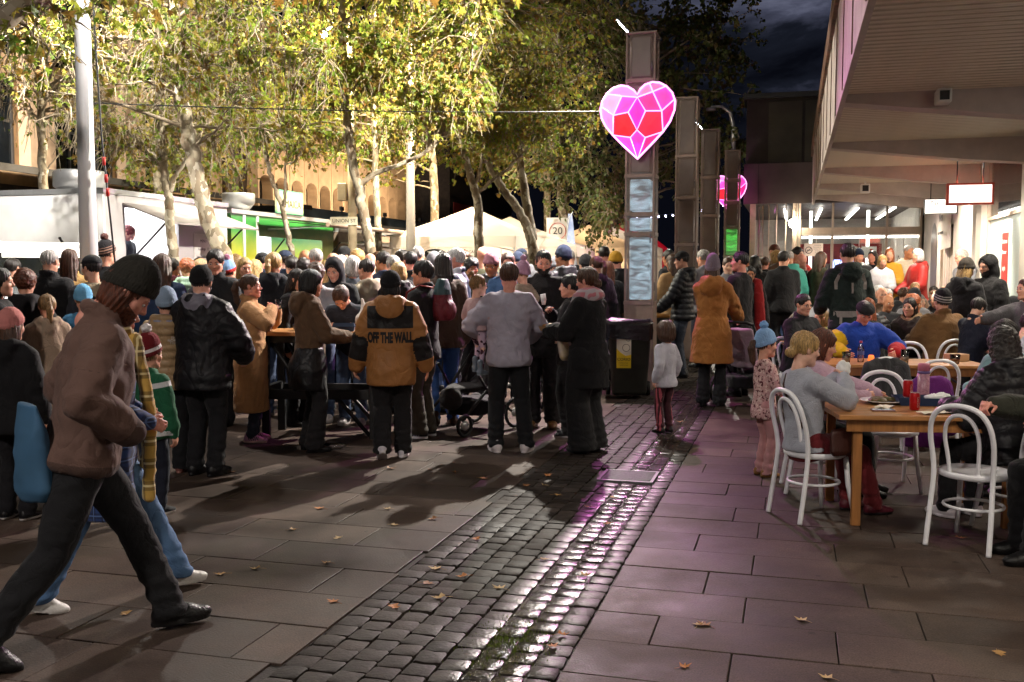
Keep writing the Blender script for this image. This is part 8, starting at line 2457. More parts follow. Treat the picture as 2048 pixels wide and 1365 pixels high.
fld=local(union([loft((0,-0.22,-0.28),np.eye(3),[0.0,0.10,0.32,0.42],[0.13,0.15,0.135,0.08],[0.075,0.085,0.07,0.04]),ell((0,-0.30,-0.18),(0.11,0.05,0.10))],0.03),k_.sc,k_.M)
P_,F_=sculpt(fld,0.011); N_=vnormals(P_,F_); P_=folds(P_,N_,0.008,9); me=np_mesh('pack',P_,F_)
set_attr(me,'mask',((P_-k_.sc) @ k_.M)[:,2]+0.02)
link('pack',me,bp_,fabric(hx('5a1822'),'nylon',hx('2e4a4e')))
for sx in (-1,1):
 MB().tube([tuple(k_.sc+k_.M @ np.array(p)) for p in ((sx*0.09,-0.16,0.05),(sx*0.115,-0.02,0.075),(sx*0.12,0.12,0.0),(sx*0.14,0.13,-0.18),(sx*0.16,-0.05,-0.3))],0.022,6,flat=0.4).build('strap',fabric(hx('8a2a26'),'nylon'),bp_)
MB().tube([tuple(k_.sc+k_.M @ np.array(p)) for p in ((0.15,-0.22,-0.02),(0.17,-0.24,-0.17))],[0.022,0.026],10).build('bottle',surf('white_tube',hx('d0d4e0'),0.4),bp_)
n9b=who(0,10.9,22,'person with dark shoulder length hair in brown jacket and blue jeans',0,X=px_x(886,10.9),yt=512,sex='f',top=dict(kind='jacket',col=hx('4a392f'),bulk=0.048,len=0.10,collar=0.05),bottom=('jeans',hx('34568e'),0.012),shoes=(hx('3a2418'),hx('20140e')),boot=0.4,hair=('long','dark'),hairlen=0.10,hairvol=0.006)
def stripes_(P,k):
 q=tz(P,k); z=q[:,2]/k.s
 return np.maximum(0.012-np.abs(z-0.20),np.maximum(0.012-np.abs(z-0.26),np.where(z>0.30,0.05-np.abs(np.abs(q[:,0])-0.12),-1)))
who(912,12.0,78,'grey haired person in navy jacket with white bands',0,yt=500,sex='m',skin='pinkish',top=dict(kind='jacket',col=hx('26344e'),bulk=0.05,len=0.12,collar=0.05,col2=hx('b8bcc4'),mask=stripes_,fab='nylon'),bottom=('trousers',hx('24262c'),0.02),hair=('short','white'))
n11=who(0,9.3,10,'person in pale grey sweatshirt carrying a toddler',0,X=px_x(1018,9.3),yt=530,sex='m',skin='pinkish',top=dict(kind='sweater',col=hx('a7a2b0'),bulk=0.046,len=0.10,cinch=True,fold=0.019),bottom=('trousers',hx('151619'),0.022),shoes=(hx('cfc6c8'),hx('dcd4d4')),hair=('short','brown'),hairvol=0.004,pose=dict(lh=(-0.20,0.22,1.08),rh=(0.20,0.28,1.02),lp=(-1.1,-0.5,-0.2),rp=(1.1,-0.5,-0.2),hyaw=-0.15,lf=(-0.13,-0.03,0),rf=(0.15,-0.08,0),rfy=-0.5,rhide=True))
def in_frame(t,p):
 a=t.rotation_euler.z; return Vector((t.location.x+p[0]*math.cos(a)-p[1]*math.sin(a),t.location.y+p[0]*math.sin(a)+p[1]*math.cos(a),p[2]))
p=in_frame(n11,(-0.29,0.08,0.70))
n12=who(0,p.y,-32,'toddler in pink with grey boots held on the sweatshirt wearer\'s hip',0,X=p.x,z=0.72,H=0.92,sex='f',skin='fair',top=dict(kind='sweater',col=hx('b89a9c'),bulk=0.022,len=0.05),bottom=('leggings',hx('b9a0b4'),0.006),bottom2=hx('3a1a2c'),bottom_mask=lambda P,k: noise3(P*22)-0.12,shoes=(hx('6a7480'),hx('8a929c')),boot=1.0,hair=('pigtail','fair'),pose=dict(lf=(-0.10,0.10,0.04),rf=(0.12,-0.06,0.0),rh=(0.16,0.20,1.10),lh=(-0.16,0.24,1.15),hyaw=-0.5))
n13=who(0,10.75,168,'bearded dark haired person in black coat facing the camera with a baby',0,X=px_x(1086,10.75),yt=503,sex='m',skin='light',top=dict(kind='jacket',col=hx('151416'),bulk=0.045,len=0.20,collar=0.04),bottom=('trousers',hx('171618'),0.03),shoes=(hx('6a4a2a'),hx('3a2a1c')),boot=0.5,hair=('crop','black'),beard='black',pose=dict(hyaw=0.25,hpitch=0.22,rh=(0.05,0.30,1.15),lh=(-0.22,0.1,0.95),rp=(1,-0.6,-0.3)))
who(1046,10.4,40,'baby in pink bobble hat and beige jacket in the bearded person\'s arm',1,z=0.95,H=0.80,sex='f',skin='fair',top=dict(kind='puffer',col=hx('9a8c7c'),bulk=0.03,len=0.08),bottom=('leggings',hx('6a5a60'),0.01),hair=('short','fair'),hat=dict(kind='beanie',col=hx('a8849a'),pom=hx('a8849a'),tall=0.04))
n14=who(0,10.15,80,'dark haired person in black seen from the side, eating a wrap',0,X=px_x(1142,10.15),yt=553,sex='f',skin='light',top=dict(kind='jacket',col=hx('18171a'),bulk=0.035,len=0.12,hood=0.8),bottom=('trousers',hx('19181a'),0.03),shoes=(hx('17161a'),hx('c0bcc0')),hair=('bun','black'),hairvol=0.004,pose=dict(rh=(0.02,0.24,1.36),rc=1.0,rn=(0.2,0.6,0.6),lh=(-0.1,0.32,1.15),hpitch=0.05,rp=(1,-0.3,-0.5)))
n15=who(0,9.25,52,'person in long black coat with pink and grey scarf holding food',0,X=px_x(1178,9.25),yt=540,sex='f',skin='pinkish',top=dict(kind='coat',col=hx('141315'),bulk=0.045,len=0.30,coat_flare=0.0),bottom=('wide',hx('141315'),0.060),shoes=(hx('1c1e22'),hx('2a2c30')),boot=0.6,hair=('bun','brown'),hairvol=0.006,pose=dict(lh=(-0.14,0.36,1.16),rh=(0.08,0.34,1.14),lc=0.8,hyaw=0.15,hpitch=0.1,rp=(1,-0.6,-0.6)))
scarf(n15,plaid('pink_scarf',hx('8c8a92'),hx('c46a74'),hx('b9b2b6'),26),((-0.10,0.08,0.42),),0.05)
p=in_frame(n15,(-0.05,0.42,1.13))
fb_=thing('food_boat','brown card food boat held before the pink scarf','food tray',p,R(52))
tray_mesh(0.13,0.07,0.045,1.2).build('card',surf('brown_card',hx('b08a64'),0.7),fb_)
P2,F2=sculpt(union([ell((x_*0.05,y_*0.02,0.045),(0.035,0.025,0.02)) for x_ in (-2,-1,0,1,2) for y_ in (-1,1)],0.01),0.009); N2=vnormals(P2,F2); P2=P2+N2*(0.008*noise3(P2*80))[:,None]
link('food',np_mesh('food',P2,F2),fb_,surf('fried_food',hx('b07a3c'),0.6,var=0.3,scale=30))
p=in_frame(n15,(0.02,0.22,0.80))
local_blob(n15,'lilac_bag',local(loft((0,0,0),np.eye(3),[0.0,0.04,0.20,0.22],[0.12,0.15,0.14,0.12],[0.03,0.05,0.04,0.02]),(-0.06,0.20,0.86),rotm(0.3,0.2)),surf('lilac_bag',hx('b0a4bc'),0.6,col2=hx('c8b04a'),scale=3),0.012,0.012,7,own=True,label='lilac and yellow shopping bag under the black coat\'s arm',cat='bag')
wr_=thing('food_wrap','white wrapped food in the hand of the person in black','wrap',in_frame(n14,(0.0,0.28,1.40)))
MB().tube([(0,0,-0.05),(0,0,0.0),(-0.01,0,0.06)],[0.018,0.030,0.028],10).build('paper',MATS['white_paper'],wr_)
who(1366,15.9,76,'person in black puffer jacket and cap beside the heart pillar',0,yt=504,sex='m',top=dict(kind='puffer',col=hx('1b1c20'),bulk=0.05,len=0.10,hood=1.0),bottom=('jeans',hx('262c38'),0.016),hair=('short','dark'),hat=dict(kind='cap',col=hx('141416')),pose=dict(rh=(0.2,0.3,0.98),lh=(-0.2,0.3,0.98),hpitch=0.12))
q=gp(1330,866)
n17=who(0,q.y,38,'small girl with brown bob, pale top and maroon striped trousers',0,X=q.x,yt=648,sex='f',top=dict(kind='shirt',col=hx('b4b2bc'),bulk=0.024,len=0.10),bottom=('trousers',hx('3c1a22'),0.012),bottom2=hx('a8505c'),bottom_mask=lambda P,k: np.where(np.abs(P[:,0])>0.10*k.s,0.010-np.abs(np.abs(P[:,1]-k.anL[1]*0)-0.018),-1.0),shoes=(hx('1a1618'),hx('1a1618')),hair=('bob','brown'),hairvol=0.026,pose=dict(lh=(-0.26,-0.02,0.86),rh=(0.26,0.10,0.86)))
q=gp(1422,812)
n18=who(0,q.y,-22,'person in rust coloured long coat and mauve beanie pushing a pram',0,X=q.x,yt=519,sex='f',top=dict(kind='coat',col=hx('96602c'),bulk=0.044,len=0.40,hood=1.2,coat_flare=0.05,fold=0.017,fab='cloth'),bottom=('wide',hx('17171b'),0.01),shoes=(hx('161518'),hx('161518')),boot=0.7,hair=('long','brown'),hairlen=0.06,hat=dict(kind='beanie',col=hx('776a76'),tall=0.06),pose=dict(rh=(0.26,0.42,1.02),rp=(0.8,-0.6,-0.6),lh=(-0.1,0.4,1.02)))
who(1480,13.5,52,'dark haired person in black top beside the rust coat',0,yt=507,sex='m',skin='pinkish',top=dict(kind='sweater',col=hx('161518'),bulk=0.035,len=0.2),hair=('short','black'),pose=dict(hyaw=0.35))
pram(gp(1482,800)+Vector((0.05,0,0)),-30,'pram with pale pink seat pushed by the rust coat',hx('a08c98'))
pram(gp(940,870)+Vector((0,0.35,0)),140,'black pram beside the grey sweatshirt',hx('2a2628'))
pram(at(1100,740,12.6).to_2d().to_3d(),20,'pram behind the bearded person',hx('4a4a50'))
pram(at(1600,700,15.6).to_2d().to_3d(),150,'pram with cream canopy by the bending woman',hx('2a2a2c'),True)
n21=who(1500,15.8,172,'person in long red scarf holding a green can',0,yt=535,sex='f',skin='tan',top=dict(kind='coat',col=hx('1c1518'),bulk=0.03,len=0.45),hair=('bun','black'),pose=dict(rh=(0.06,0.24,1.22),rc=1.0,hpitch=0.1))
k_=SPS[n21.name]['_k']
fs_=[chain([k_.neck+k_.M @ (np.array(p_)*k_.s) for p_ in ((sx*0.07,-0.08,0.04),(sx*0.12,0.04,0.02),(sx*0.13,0.13,-0.20),(sx*0.15,0.14,-0.55),(sx*0.17,0.15,-0.85))],[0.05,0.06,0.075,0.085,0.085]) for sx in (-1,1)]
local_blob(n21,'scarf',union(fs_,0.02),fabric(hx('8a1a1c'),'wool'),0.016,0.016,9)
cg=thing('drink_can','green drink can held by the red scarf wearer','can',in_frame(n21,(0.03,0.33,1.21)))
MB().lathe([(0.0,0.0),(0.03,0.0),(0.033,0.01),(0.033,0.13),(0.026,0.14),(0.0,0.14)],16).build('tin',surf('green_can',hx('7aa83a'),0.3,metal=0.3),cg)
q=gp(1526,952)
n22=who(0,q.y,-78,'small girl in sky blue bobble hat, floral top and pink flared trousers',0,X=q.x,H=1.17,sex='f',skin='light',top=dict(kind='shirt',col=hx('b98a8a'),mat=blotch('floral',hx('c49a98'),hx('5e2430'),hx('d8bcb4'),34),bulk=0.014,len=0.12,sleeve=0.55),bottom=('flare',hx('c08c8c'),0.004),shoes=(hx('8a6238'),hx('6a4a2a')),shoe_kind='cloth',hair=('ponytail','brown'),hat=dict(kind='beanie',col=hx('88aed8'),pom=hx('7aa4d4'),tall=0.035),pose=dict(rh=(0.18,0.30,1.02),lh=(-0.16,0.28,1.0),hpitch=0.0))
SIT=dict(hip=(0,-0.02,0.545),lean=0.10,lf=(-0.11,0.44,0),rf=(0.11,0.40,0),lh=(-0.16,0.40,0.80),rh=(0.16,0.40,0.80))
def sit(**kw):
 d=dict(SIT); d.update(kw); return d
n23=who(0,6.80,-72,'seated person with blonde bun in grey knit cardigan and dark red trousers',0,X=2.09,H=1.58,sex='f',skin='fair',top=dict(kind='sweater',col=hx('a4a6b0'),bulk=0.024,len=0.03,fab='wool',fold=0.011),bottom=('trousers',hx('661c22'),0.012),shoes=(hx('4a1420'),hx('1a1416')),hair=('bun','blonde'),hairvol=0.004,pose=sit(hip=(0,-0.09,0.575),lean=-0.08,rh=(0.06,0.20,1.06),lh=(-0.04,0.22,1.06),rc=1.0,lc=1.0,rn=(0.6,0.5,0.4),ln=(-0.6,0.5,0.4),hpitch=0.15,rp=(0.9,-0.6,-0.7),hyaw=-0.15,lf=(-0.09,0.38,0),rf=(0.11,0.46,0)))
nap=thing('paper_napkin','white napkin held to the grey cardigan wearer\'s mouth','napkin',in_frame(n23,(0.01,0.21,1.02)))
P2,F2=sculpt(ell((0,0,0),(0.045,0.04,0.05)),0.009); N2=vnormals(P2,F2); P2=folds(P2,N2,0.03,20)
link('paper',np_mesh('paper',P2,F2),nap,MATS['white_paper'])
bag=local_blob(n23,'shoulder_bag',local(union([loft((0,0,0),np.eye(3),[0.0,0.03,0.16,0.18],[0.10,0.125,0.11,0.09],[0.03,0.045,0.035,0.02])],0.01),(0.24,0.06,0.46),rotm(math.pi/2+0.2,0.1)),fabric(hx('3c1e18'),'leather'),0.010,0.006,9,own=True,label='small brown leather shoulder bag hanging at the grey cardigan',cat='bag')
strip_on(n23,'sweater',[(-0.10,1.02),(-0.02,0.86),(0.06,0.74),(0.12,0.62)],0.014,fabric(hx('3c1e18'),'leather'),'bag_strap')
n24=who(0,7.55,-104,'seated person with long dark red hair in pale pink fluffy top',0,X=2.34,H=1.54,sex='f',skin='light',top=dict(kind='sweater',col=hx('c0a0b2'),bulk=0.036,len=0.02,fab='wool',fold=0.02),bottom=('trousers',BLK,0.012),hair=('long','auburn'),hairlen=0.20,hairvol=0.008,pose=sit(hip=(0,-0.04,0.585),lean=0.04,hpitch=0.3,rh=(0.12,0.36,0.86),lh=(-0.10,0.50,0.84),rc=0.8,lc=0.8,hyaw=0.1))
n28=who(0,6.42,24,'seated person in black padded jacket with dark curly tied hair',0,X=3.26,H=1.68,sex='f',skin='light',build=1.12,top=dict(kind='puffer',col=hx('1c1b1e'),bulk=0.055,len=0.06,hood=1.0),bottom=('trousers',BLK,0.012),shoes=(hx('c8c0c4'),hx('d8d0d4')),hair=('curlylong','dark'),hairlen=0.10,hairvol=0.012,pose=sit(lean=0.18,hpitch=0.25,hyaw=-0.3))
k_=SPS[n28.name]['_k']
zz=k_.sc[2]-0.20
def emb(t,part,pts,w,mat):
 c=part_of(t,part); bvh=BVHTree.FromPolygons([v.co[:] for v in c.data.vertices],[tuple(p_.vertices) for p_ in c.data.polygons]); o_=[]
 for x,z in pts:
  h=bvh.ray_cast(Vector((x,-1,z)),Vector((0,1,0)))
  if h[0] is not None: o_.append(h[0]-Vector((0,0.004,0)))
 if len(o_)>1: MB().tube(o_,w,4).build('emblem',mat,c)
emb(n28,'jacket',[(-0.03,zz-0.012),(-0.012,zz+0.012),(0.0,zz-0.004),(0.012,zz+0.012),(0.03,zz-0.012)],0.0028,MATS['white_print'])
who(0,7.75,118,'seated person with dark hair and pale blue top beyond the padded jacket',0,X=3.98,H=1.70,sex='m',skin='light',top=dict(kind='sweater',col=hx('8fb6bc'),bulk=0.03,len=0.02),hair=('short','dark'),hairvol=0.012,pose=sit(lean=0.3,hpitch=0.5))
na=who(0,5.74,90,'person in olive jacket at the edge resting a hand on the white chair',0,X=3.44,H=1.74,sex='m',skin='pinkish',top=dict(kind='jacket',col=hx('2e2f26'),bulk=0.035,len=0.04),hair=('short','brown'),bottom=('trousers',BLK,0.02),pose=sit(rh=(0.13,0.575,0.895),rn=(0.1,0.0,1.0),rc=1.35,lean=0.22,hpitch=0.2,hyaw=-0.4,rp=(0.6,-0.3,-0.8)))
def blue_y(P,k):
 t,d=seg_t(P,k.elR,k.wrR); t2,d2=seg_t(P,k.shR,k.elR)
 return np.maximum(np.where(d<0.13,0.5,-1.0),np.where((d2<0.12) & (t2>0.35),0.2,-1.0))
n25=who(0,11.3,178,'seated person in flat cap and bright blue jumper with one yellow sleeve',0,X=3.95,H=1.76,sex='m',skin='pinkish',build=1.12,top=dict(kind='sweater',col=hx('1c3f9e'),bulk=0.045,len=0.05,col2=hx('d8b01e'),mask=blue_y,col3=hx('b01e28'),mask2=arm_mask(0.35,1.3,'l'),fold=0.016),bottom=('trousers',BLK2,0.02),hair=('short','grey'),hat=dict(kind='flatcap',col=hx('18161a')),pose=sit(lean=0.2,hpitch=0.55,rh=(0.30,0.40,0.80),lh=(-0.26,0.42,0.80),rp=(1,-0.4,-0.4),lp=(-1,-0.4,-0.4)))
who(1946,11.5,-66,'dark haired boy in navy top standing at the table',0,yt=598,sex='m',skin='fair',top=dict(kind='sweater',col=hx('1c1f30'),bulk=0.035,len=0.10,collar=0.03),bottom=('trousers',BLK,0.02),hair=('short','dark'),hairvol=0.008,pose=dict(hpitch=0.4,lean=0.1,rh=(0.15,0.35,1.0),lh=(-0.1,0.38,1.0)))
who(0,10.3,-75,'curly haired child in white shirt at the table end',0,X=5.28,H=1.42,sex='m',skin='fair',top=dict(kind='shirt',col=hx('b8bcc8'),bulk=0.018,len=0.03),hair=('curly','dark'),hairvol=0.008,pose=sit(hpitch=0.4,hip=(0,0,0.66)))
n30=who(1697,12.3,2,'tall person in dark green hooded top with pale carrier straps',0,yt=490,sex='m',skin='light',top=dict(kind='hoodie',col=hx('15211d'),bulk=0.04,len=0.06,hood=1.0),bottom=('trousers',hx('5a5654'),0.03),hair=('short','dark'),pose=dict(rh=(0.2,0.3,1.05),lh=(-0.2,0.3,1.05),lean=0.06))
k_=SPS[n30.name]['_k']; M_STRAP=fabric(hx('8c847e'),'nylon')
for sx in (-1,1):
 strip_on(n30,'hoodie',[(sx*0.13,k_.sc[2]-0.03),(sx*0.175,k_.sc[2]-0.13),(sx*0.17,k_.sc[2]-0.22)],0.05,M_STRAP,'carrier_strap')
strip_on(n30,'hoodie',[(-0.20,k_.hip[2]+0.10),(0.0,k_.hip[2]+0.10),(0.20,k_.hip[2]+0.10)],0.075,M_STRAP,'carrier_belt')
strip_on(n30,'hoodie',[(0.0,k_.sc[2]-0.14),(0.0,k_.sc[2]-0.27)],0.022,M_STRAP,'carrier_tab')
strip_on(n30,'hoodie',[(-0.13,k_.hip[2]+0.10),(-0.14,k_.hip[2]-0.02)],0.03,M_STRAP,'carrier_tab')
gm=who(0,11.9,-148,'seated person with glasses in black jacket',0,X=3.44,H=1.80,sex='m',skin='light',top=dict(kind='jacket',col=hx('17161a'),bulk=0.05,len=0.05,collar=0.05),hair=('short','dark'),pose=sit(hpitch=0.1,hyaw=-0.1))
def spectacles(t):
 k=SPS[t.name]['_k']
 L_= lambda p_: tuple(k.head+k.HM @ (np.array(p_)*k.hs))
 for sx in (-1,1):
  MB().tube([L_((sx*0.031+0.021*math.cos(a),0.101,0.001+0.016*math.sin(a))) for a in np.linspace(0,6.283,14,endpoint=False)],0.0018,4,closed=True).build('spectacle_rim',M_BLACK,t)
  MB().tube([L_((sx*0.052,0.099,0.006)),L_((sx*0.078,0.0,0.008))],0.0016,4).build('spectacle_arm',M_BLACK,t)
spectacles(gm)
who(0,12.0,6,'seated person in brown jacket and striped black beanie seen from behind',0,X=5.20,H=1.84,sex='m',build=1.1,top=dict(kind='jacket',col=hx('6e4f2e'),bulk=0.055,len=0.05,collar=0.05),bottom=('trousers',BLK,0.02),hair=('short','dark'),hat=dict(kind='beanie',col=hx('17161a'),col2=hx('9a9490'),stripes=True),pose=sit(lean=0.08))
who(0,12.6,128,'seated person with fur trimmed hood turning to talk',0,X=5.05,H=1.72,sex='f',skin='light',top=dict(kind='jacket',col=hx('2a221e'),bulk=0.05,len=0.05,hood=1.2,col2=hx('8a6e52'),mask=hood_mask,fab='wool'),hair=('long','dark'),pose=sit(lean=0.1,hyaw=0.2))
who(0,12.5,40,'seated person in black curled forward beside the carrier straps',0,X=4.75,H=1.70,sex='f',top=dict(kind='puffer',col=hx('17161a'),bulk=0.055,len=0.05,hood=1.0),hair=('curly','dark'),pose=sit(lean=0.45,hpitch=0.6))
who(0,12.2,30,'seated person with ginger hair in black behind the flat cap',1,X=4.42,H=1.74,sex='f',top=dict(kind='jacket',col=BLK,bulk=0.045,len=0.05),hair=('long','red'),pose=sit(lean=0.2))
who(1650,13.2,95,'seated person in yellow striped jumper beside the carrier straps',1,H=1.5,sex='f',top=dict(kind='sweater',col=hx('a8a44a'),bulk=0.03,len=0.05,col2=hx('d8d2a0'),mask=lambda P,k: np.sin(P[:,2]*110)-0.1),hair=('bob','fair'),pose=sit(lean=0.1))
who(1929,12.6,-58,'person with long blonde hair and dark cap in black jacket, standing',0,yt=520,sex='f',skin='pinkish',top=dict(kind='jacket',col=hx('17161a'),bulk=0.045,len=0.10,hood=1.0),hair=('long','blonde'),hairlen=0.28,hat=dict(kind='beanie',col=hx('3a342e')),pose=dict(hpitch=0.25))
hm=who(1978,13.0,108,'person in raised black hood with printed sweatshirt, standing',0,yt=516,sex='m',skin='light',top=dict(kind='hoodie',col=hx('151416'),bulk=0.045,len=0.10,hood_up=True),hair=('short','dark'),beard='dark',pose=dict(hpitch=0.15))
spectacles(hm)
who(2055,10.8,98,'person in grey coat pointing across from the picture edge',1,yt=560,sex='m',top=dict(kind='coat',col=hx('4a484c'),bulk=0.04,len=0.2),hair=('short','brown'),pose=dict(rh=(0.05,0.52,1.28),rc=0.2))
who(1622,15.0,-70,'person in pale grey top bending over the cream canopied pram',1,H=1.66,sex='f',top=dict(kind='sweater',col=hx('a8a8ac'),bulk=0.03,len=0.05),hair=('long','dark'),hairlen=0.2,pose=dict(lean=0.75,hpitch=0.9,rh=(0.15,0.5,0.85),lh=(-0.12,0.5,0.85)))
# ================================================================== the rest of the crowd
TOPC=dict(black=hx('131215'),charcoal=hx('2a2b2f'),navy=hx('222c42'),olive=hx('3f402c'),brown=hx('5a4434'),grey=hx('77767c'),maroon=hx('4e1e24'),cream=hx('b8ab98'),tan=hx('a08058'),green=hx('28463a'),blue=hx('3c5a82'),white=hx('bcbac0'),red=hx('9a2422'),mustard=hx('b08424'),pink=hx('b07c88'),teal=hx('3a8a7c'))
CW=['black']*9+['charcoal']*4+['navy']*4+['olive','olive','brown','brown','grey','grey','maroon','cream','tan','green','blue','blue','white','red','mustard','pink']
ARCH={'short': dict(sex='m',top=dict(kind='jacket',col=BLK,bulk=0.035,len=0.10,collar=0.04),hair=('short','dark')),'crop': dict(sex='m',top=dict(kind='jacket',col=BLK,bulk=0.035,len=0.12,hood=0.9),hair=('crop','grey')),'bald': dict(sex='m',top=dict(kind='jacket',col=BLK,bulk=0.035,len=0.10),hair=('bald','dark')),'long': dict(sex='f',top=dict(kind='jacket',col=BLK,bulk=0.035,len=0.15),hair=('long','brown'),hairlen=0.24),'bob': dict(sex='f',top=dict(kind='puffer',col=BLK,bulk=0.045,len=0.10,hood=0.9),hair=('bob','brown'),hairvol=0.008),'ponytail': dict(sex='f',top=dict(kind='jacket',col=BLK,bulk=0.03,len=0.10,hood=0.9),hair=('ponytail','brown')),'curly': dict(sex='f',top=dict(kind='jacket',col=BLK,bulk=0.035,len=0.12),hair=('curly','brown')),'beanie': dict(sex='m',top=dict(kind='puffer',col=BLK,bulk=0.045,len=0.10,hood=1.0),hair=('short','dark'),hat=dict(kind='beanie',col=BLK)),'cap': dict(sex='m',top=dict(kind='hoodie',col=BLK,bulk=0.035,len=0.08,hood=1.0),hair=('short','dark'),hat=dict(kind='cap',col=BLK)),'hood': dict(sex='m',top=dict(kind='hoodie',col=BLK,bulk=0.035,len=0.10,hood_up=True),hair=('short','dark'))}
POSES=[dict(rh=(0.18,0.28,1.02),lh=(-0.18,0.28,1.02),hpitch=0.12),dict(hyaw=0.5,hpitch=0.05),dict(hyaw=-0.6,rh=(0.1,0.3,1.2)),dict(hpitch=0.3,lean=0.06,lh=(-0.1,0.3,1.15))]
LIB={}
def arch(style,lod,pose,seated):
 key=(style,lod,pose,seated)
 if key not in LIB:
  sp=dict(ARCH[style]); sp['H']=1.72; sp['seed']=3.0*pose+len(style); sp['face']=lod <= 2
  sp['pose']=sit(lean=(0.12,0.2,0.05,0.25)[pose],hpitch=(0.2,0.0,0.35,0.1)[pose],hyaw=(0.0,0.5,-0.3,-0.7)[pose]) if seated else POSES[pose]
  if lod >= 3: sp['legs']=True
  LIB[key]=build_person(sp,lod)
 return LIB[key]
placed=[(o.location.x,o.location.y) for o in bpy.data.objects if o.name.split('.')[0] == 'person']
used_labels=set()
HAIRW={'short': 'short {} hair','crop': 'cropped {} hair','long': 'long {} hair','bob': '{} bobbed hair','ponytail': 'a {} ponytail','curly': 'curly {} hair','bald': 'a bald head','beanie': 'a {} beanie','cap': 'a {} cap','hood': 'a raised hood'}
def place_word(px,Y,seated):
 if seated:
  return 'seated by the '+('arcade doors' if px<1760 else 'cafe sign' if px<1860 else 'shutters' if px<1930 else 'red poster')
 for lim,w in ((150,'by the white van'),(260,'near the light pole'),(380,'queueing at the white truck'),(480,'beside the leaning tree'),(600,'queueing at the green truck'),(700,'under the street name plate'),(830,'by the grey lamp post'),(930,'before the printed marquee'),(1010,'beside the large marquee'),(1090,'near the display screen'),(1160,'by the feather flag'),(1250,'before the cream marquee'),(1345,'behind the heart pillar'),(1420,'beyond the second pillar'),(1500,'near the green pillar'),(1600,'before the globe lamp'),(1700,'at the arcade doors'),(1790,'beside the paper notices'),(1900,'under the cafe sign'),(3000,'near the red poster')):
  if px<lim:
   return w+(' far back' if Y>22 else ' further back' if Y>16 else '')
cr=random.Random(77)
def crowd(px,Y,style,heading,top,hair='dark',yt=None,H=None,seated=False,hat=None,skin=None,force=False,pants=None):
 X=px_x(px,Y)
 if not force and any((X-a) ** 2+(Y-b) ** 2<0.17 for a,b in placed): return None
 lod=2 if Y<21 else 3
 parts=arch(style,lod,cr.randrange(4),seated)
 if yt is not None: H=htop(px,yt,Y)
 if H is None: H=cr.gauss(1.73,0.07)
 hw=HAIRW[style].format(hat if style in ('beanie','cap') else hair)
 garment={'puffer': 'padded jacket','hoodie': 'hooded top','jacket': 'jacket'}[ARCH[style]['top']['kind']]
 lab='person with %s in %s %s %s' % (hw,top,garment,place_word(px,Y,seated))
 if lab in used_labels:
  a=('facing us','turned away','turned sideways','between others')
  for w in a:
   if lab+', '+w not in used_labels: lab=lab+', '+w; break
  else: return None
 used_labels.add(lab); placed.append((X,Y))
 hc=HAIRC.get(hair) or HAIRC['dark']
 tm=fabric(TOPC[top],'puffer' if garment == 'padded jacket' else 'cloth')
 pc=pants or cr.choice((hx('1c1b1f'),hx('262a36'),hx('34466a'),hx('4a4a4e'),hx('6a6054')))
 sk=skin_mat(SKINC[skin or cr.choice(('light','fair','light','tan','pinkish'))])
 mats=dict(jacket=tm,hoodie=tm,coat=tm,sweater=tm,body=sk,hair=hair_mat(hc,style == 'curly'),eyebrow=hair_mat(tuple(x*0.7 for x in hc)),trousers=fabric(pc,'denim'),beanie=fabric(TOPC.get(hat or 'black',BLK),'wool'),cap=fabric(TOPC.get(hat or 'black',BLK),'cloth'))
 t=put_person(None,lod,X,Y,heading,lab,'crowd at the night market',0.0,parts,mats)
 s_=H/1.72 if not seated else H/1.72
 t.scale=(s_*cr.uniform(0.97,1.05),s_,s_)
 return t
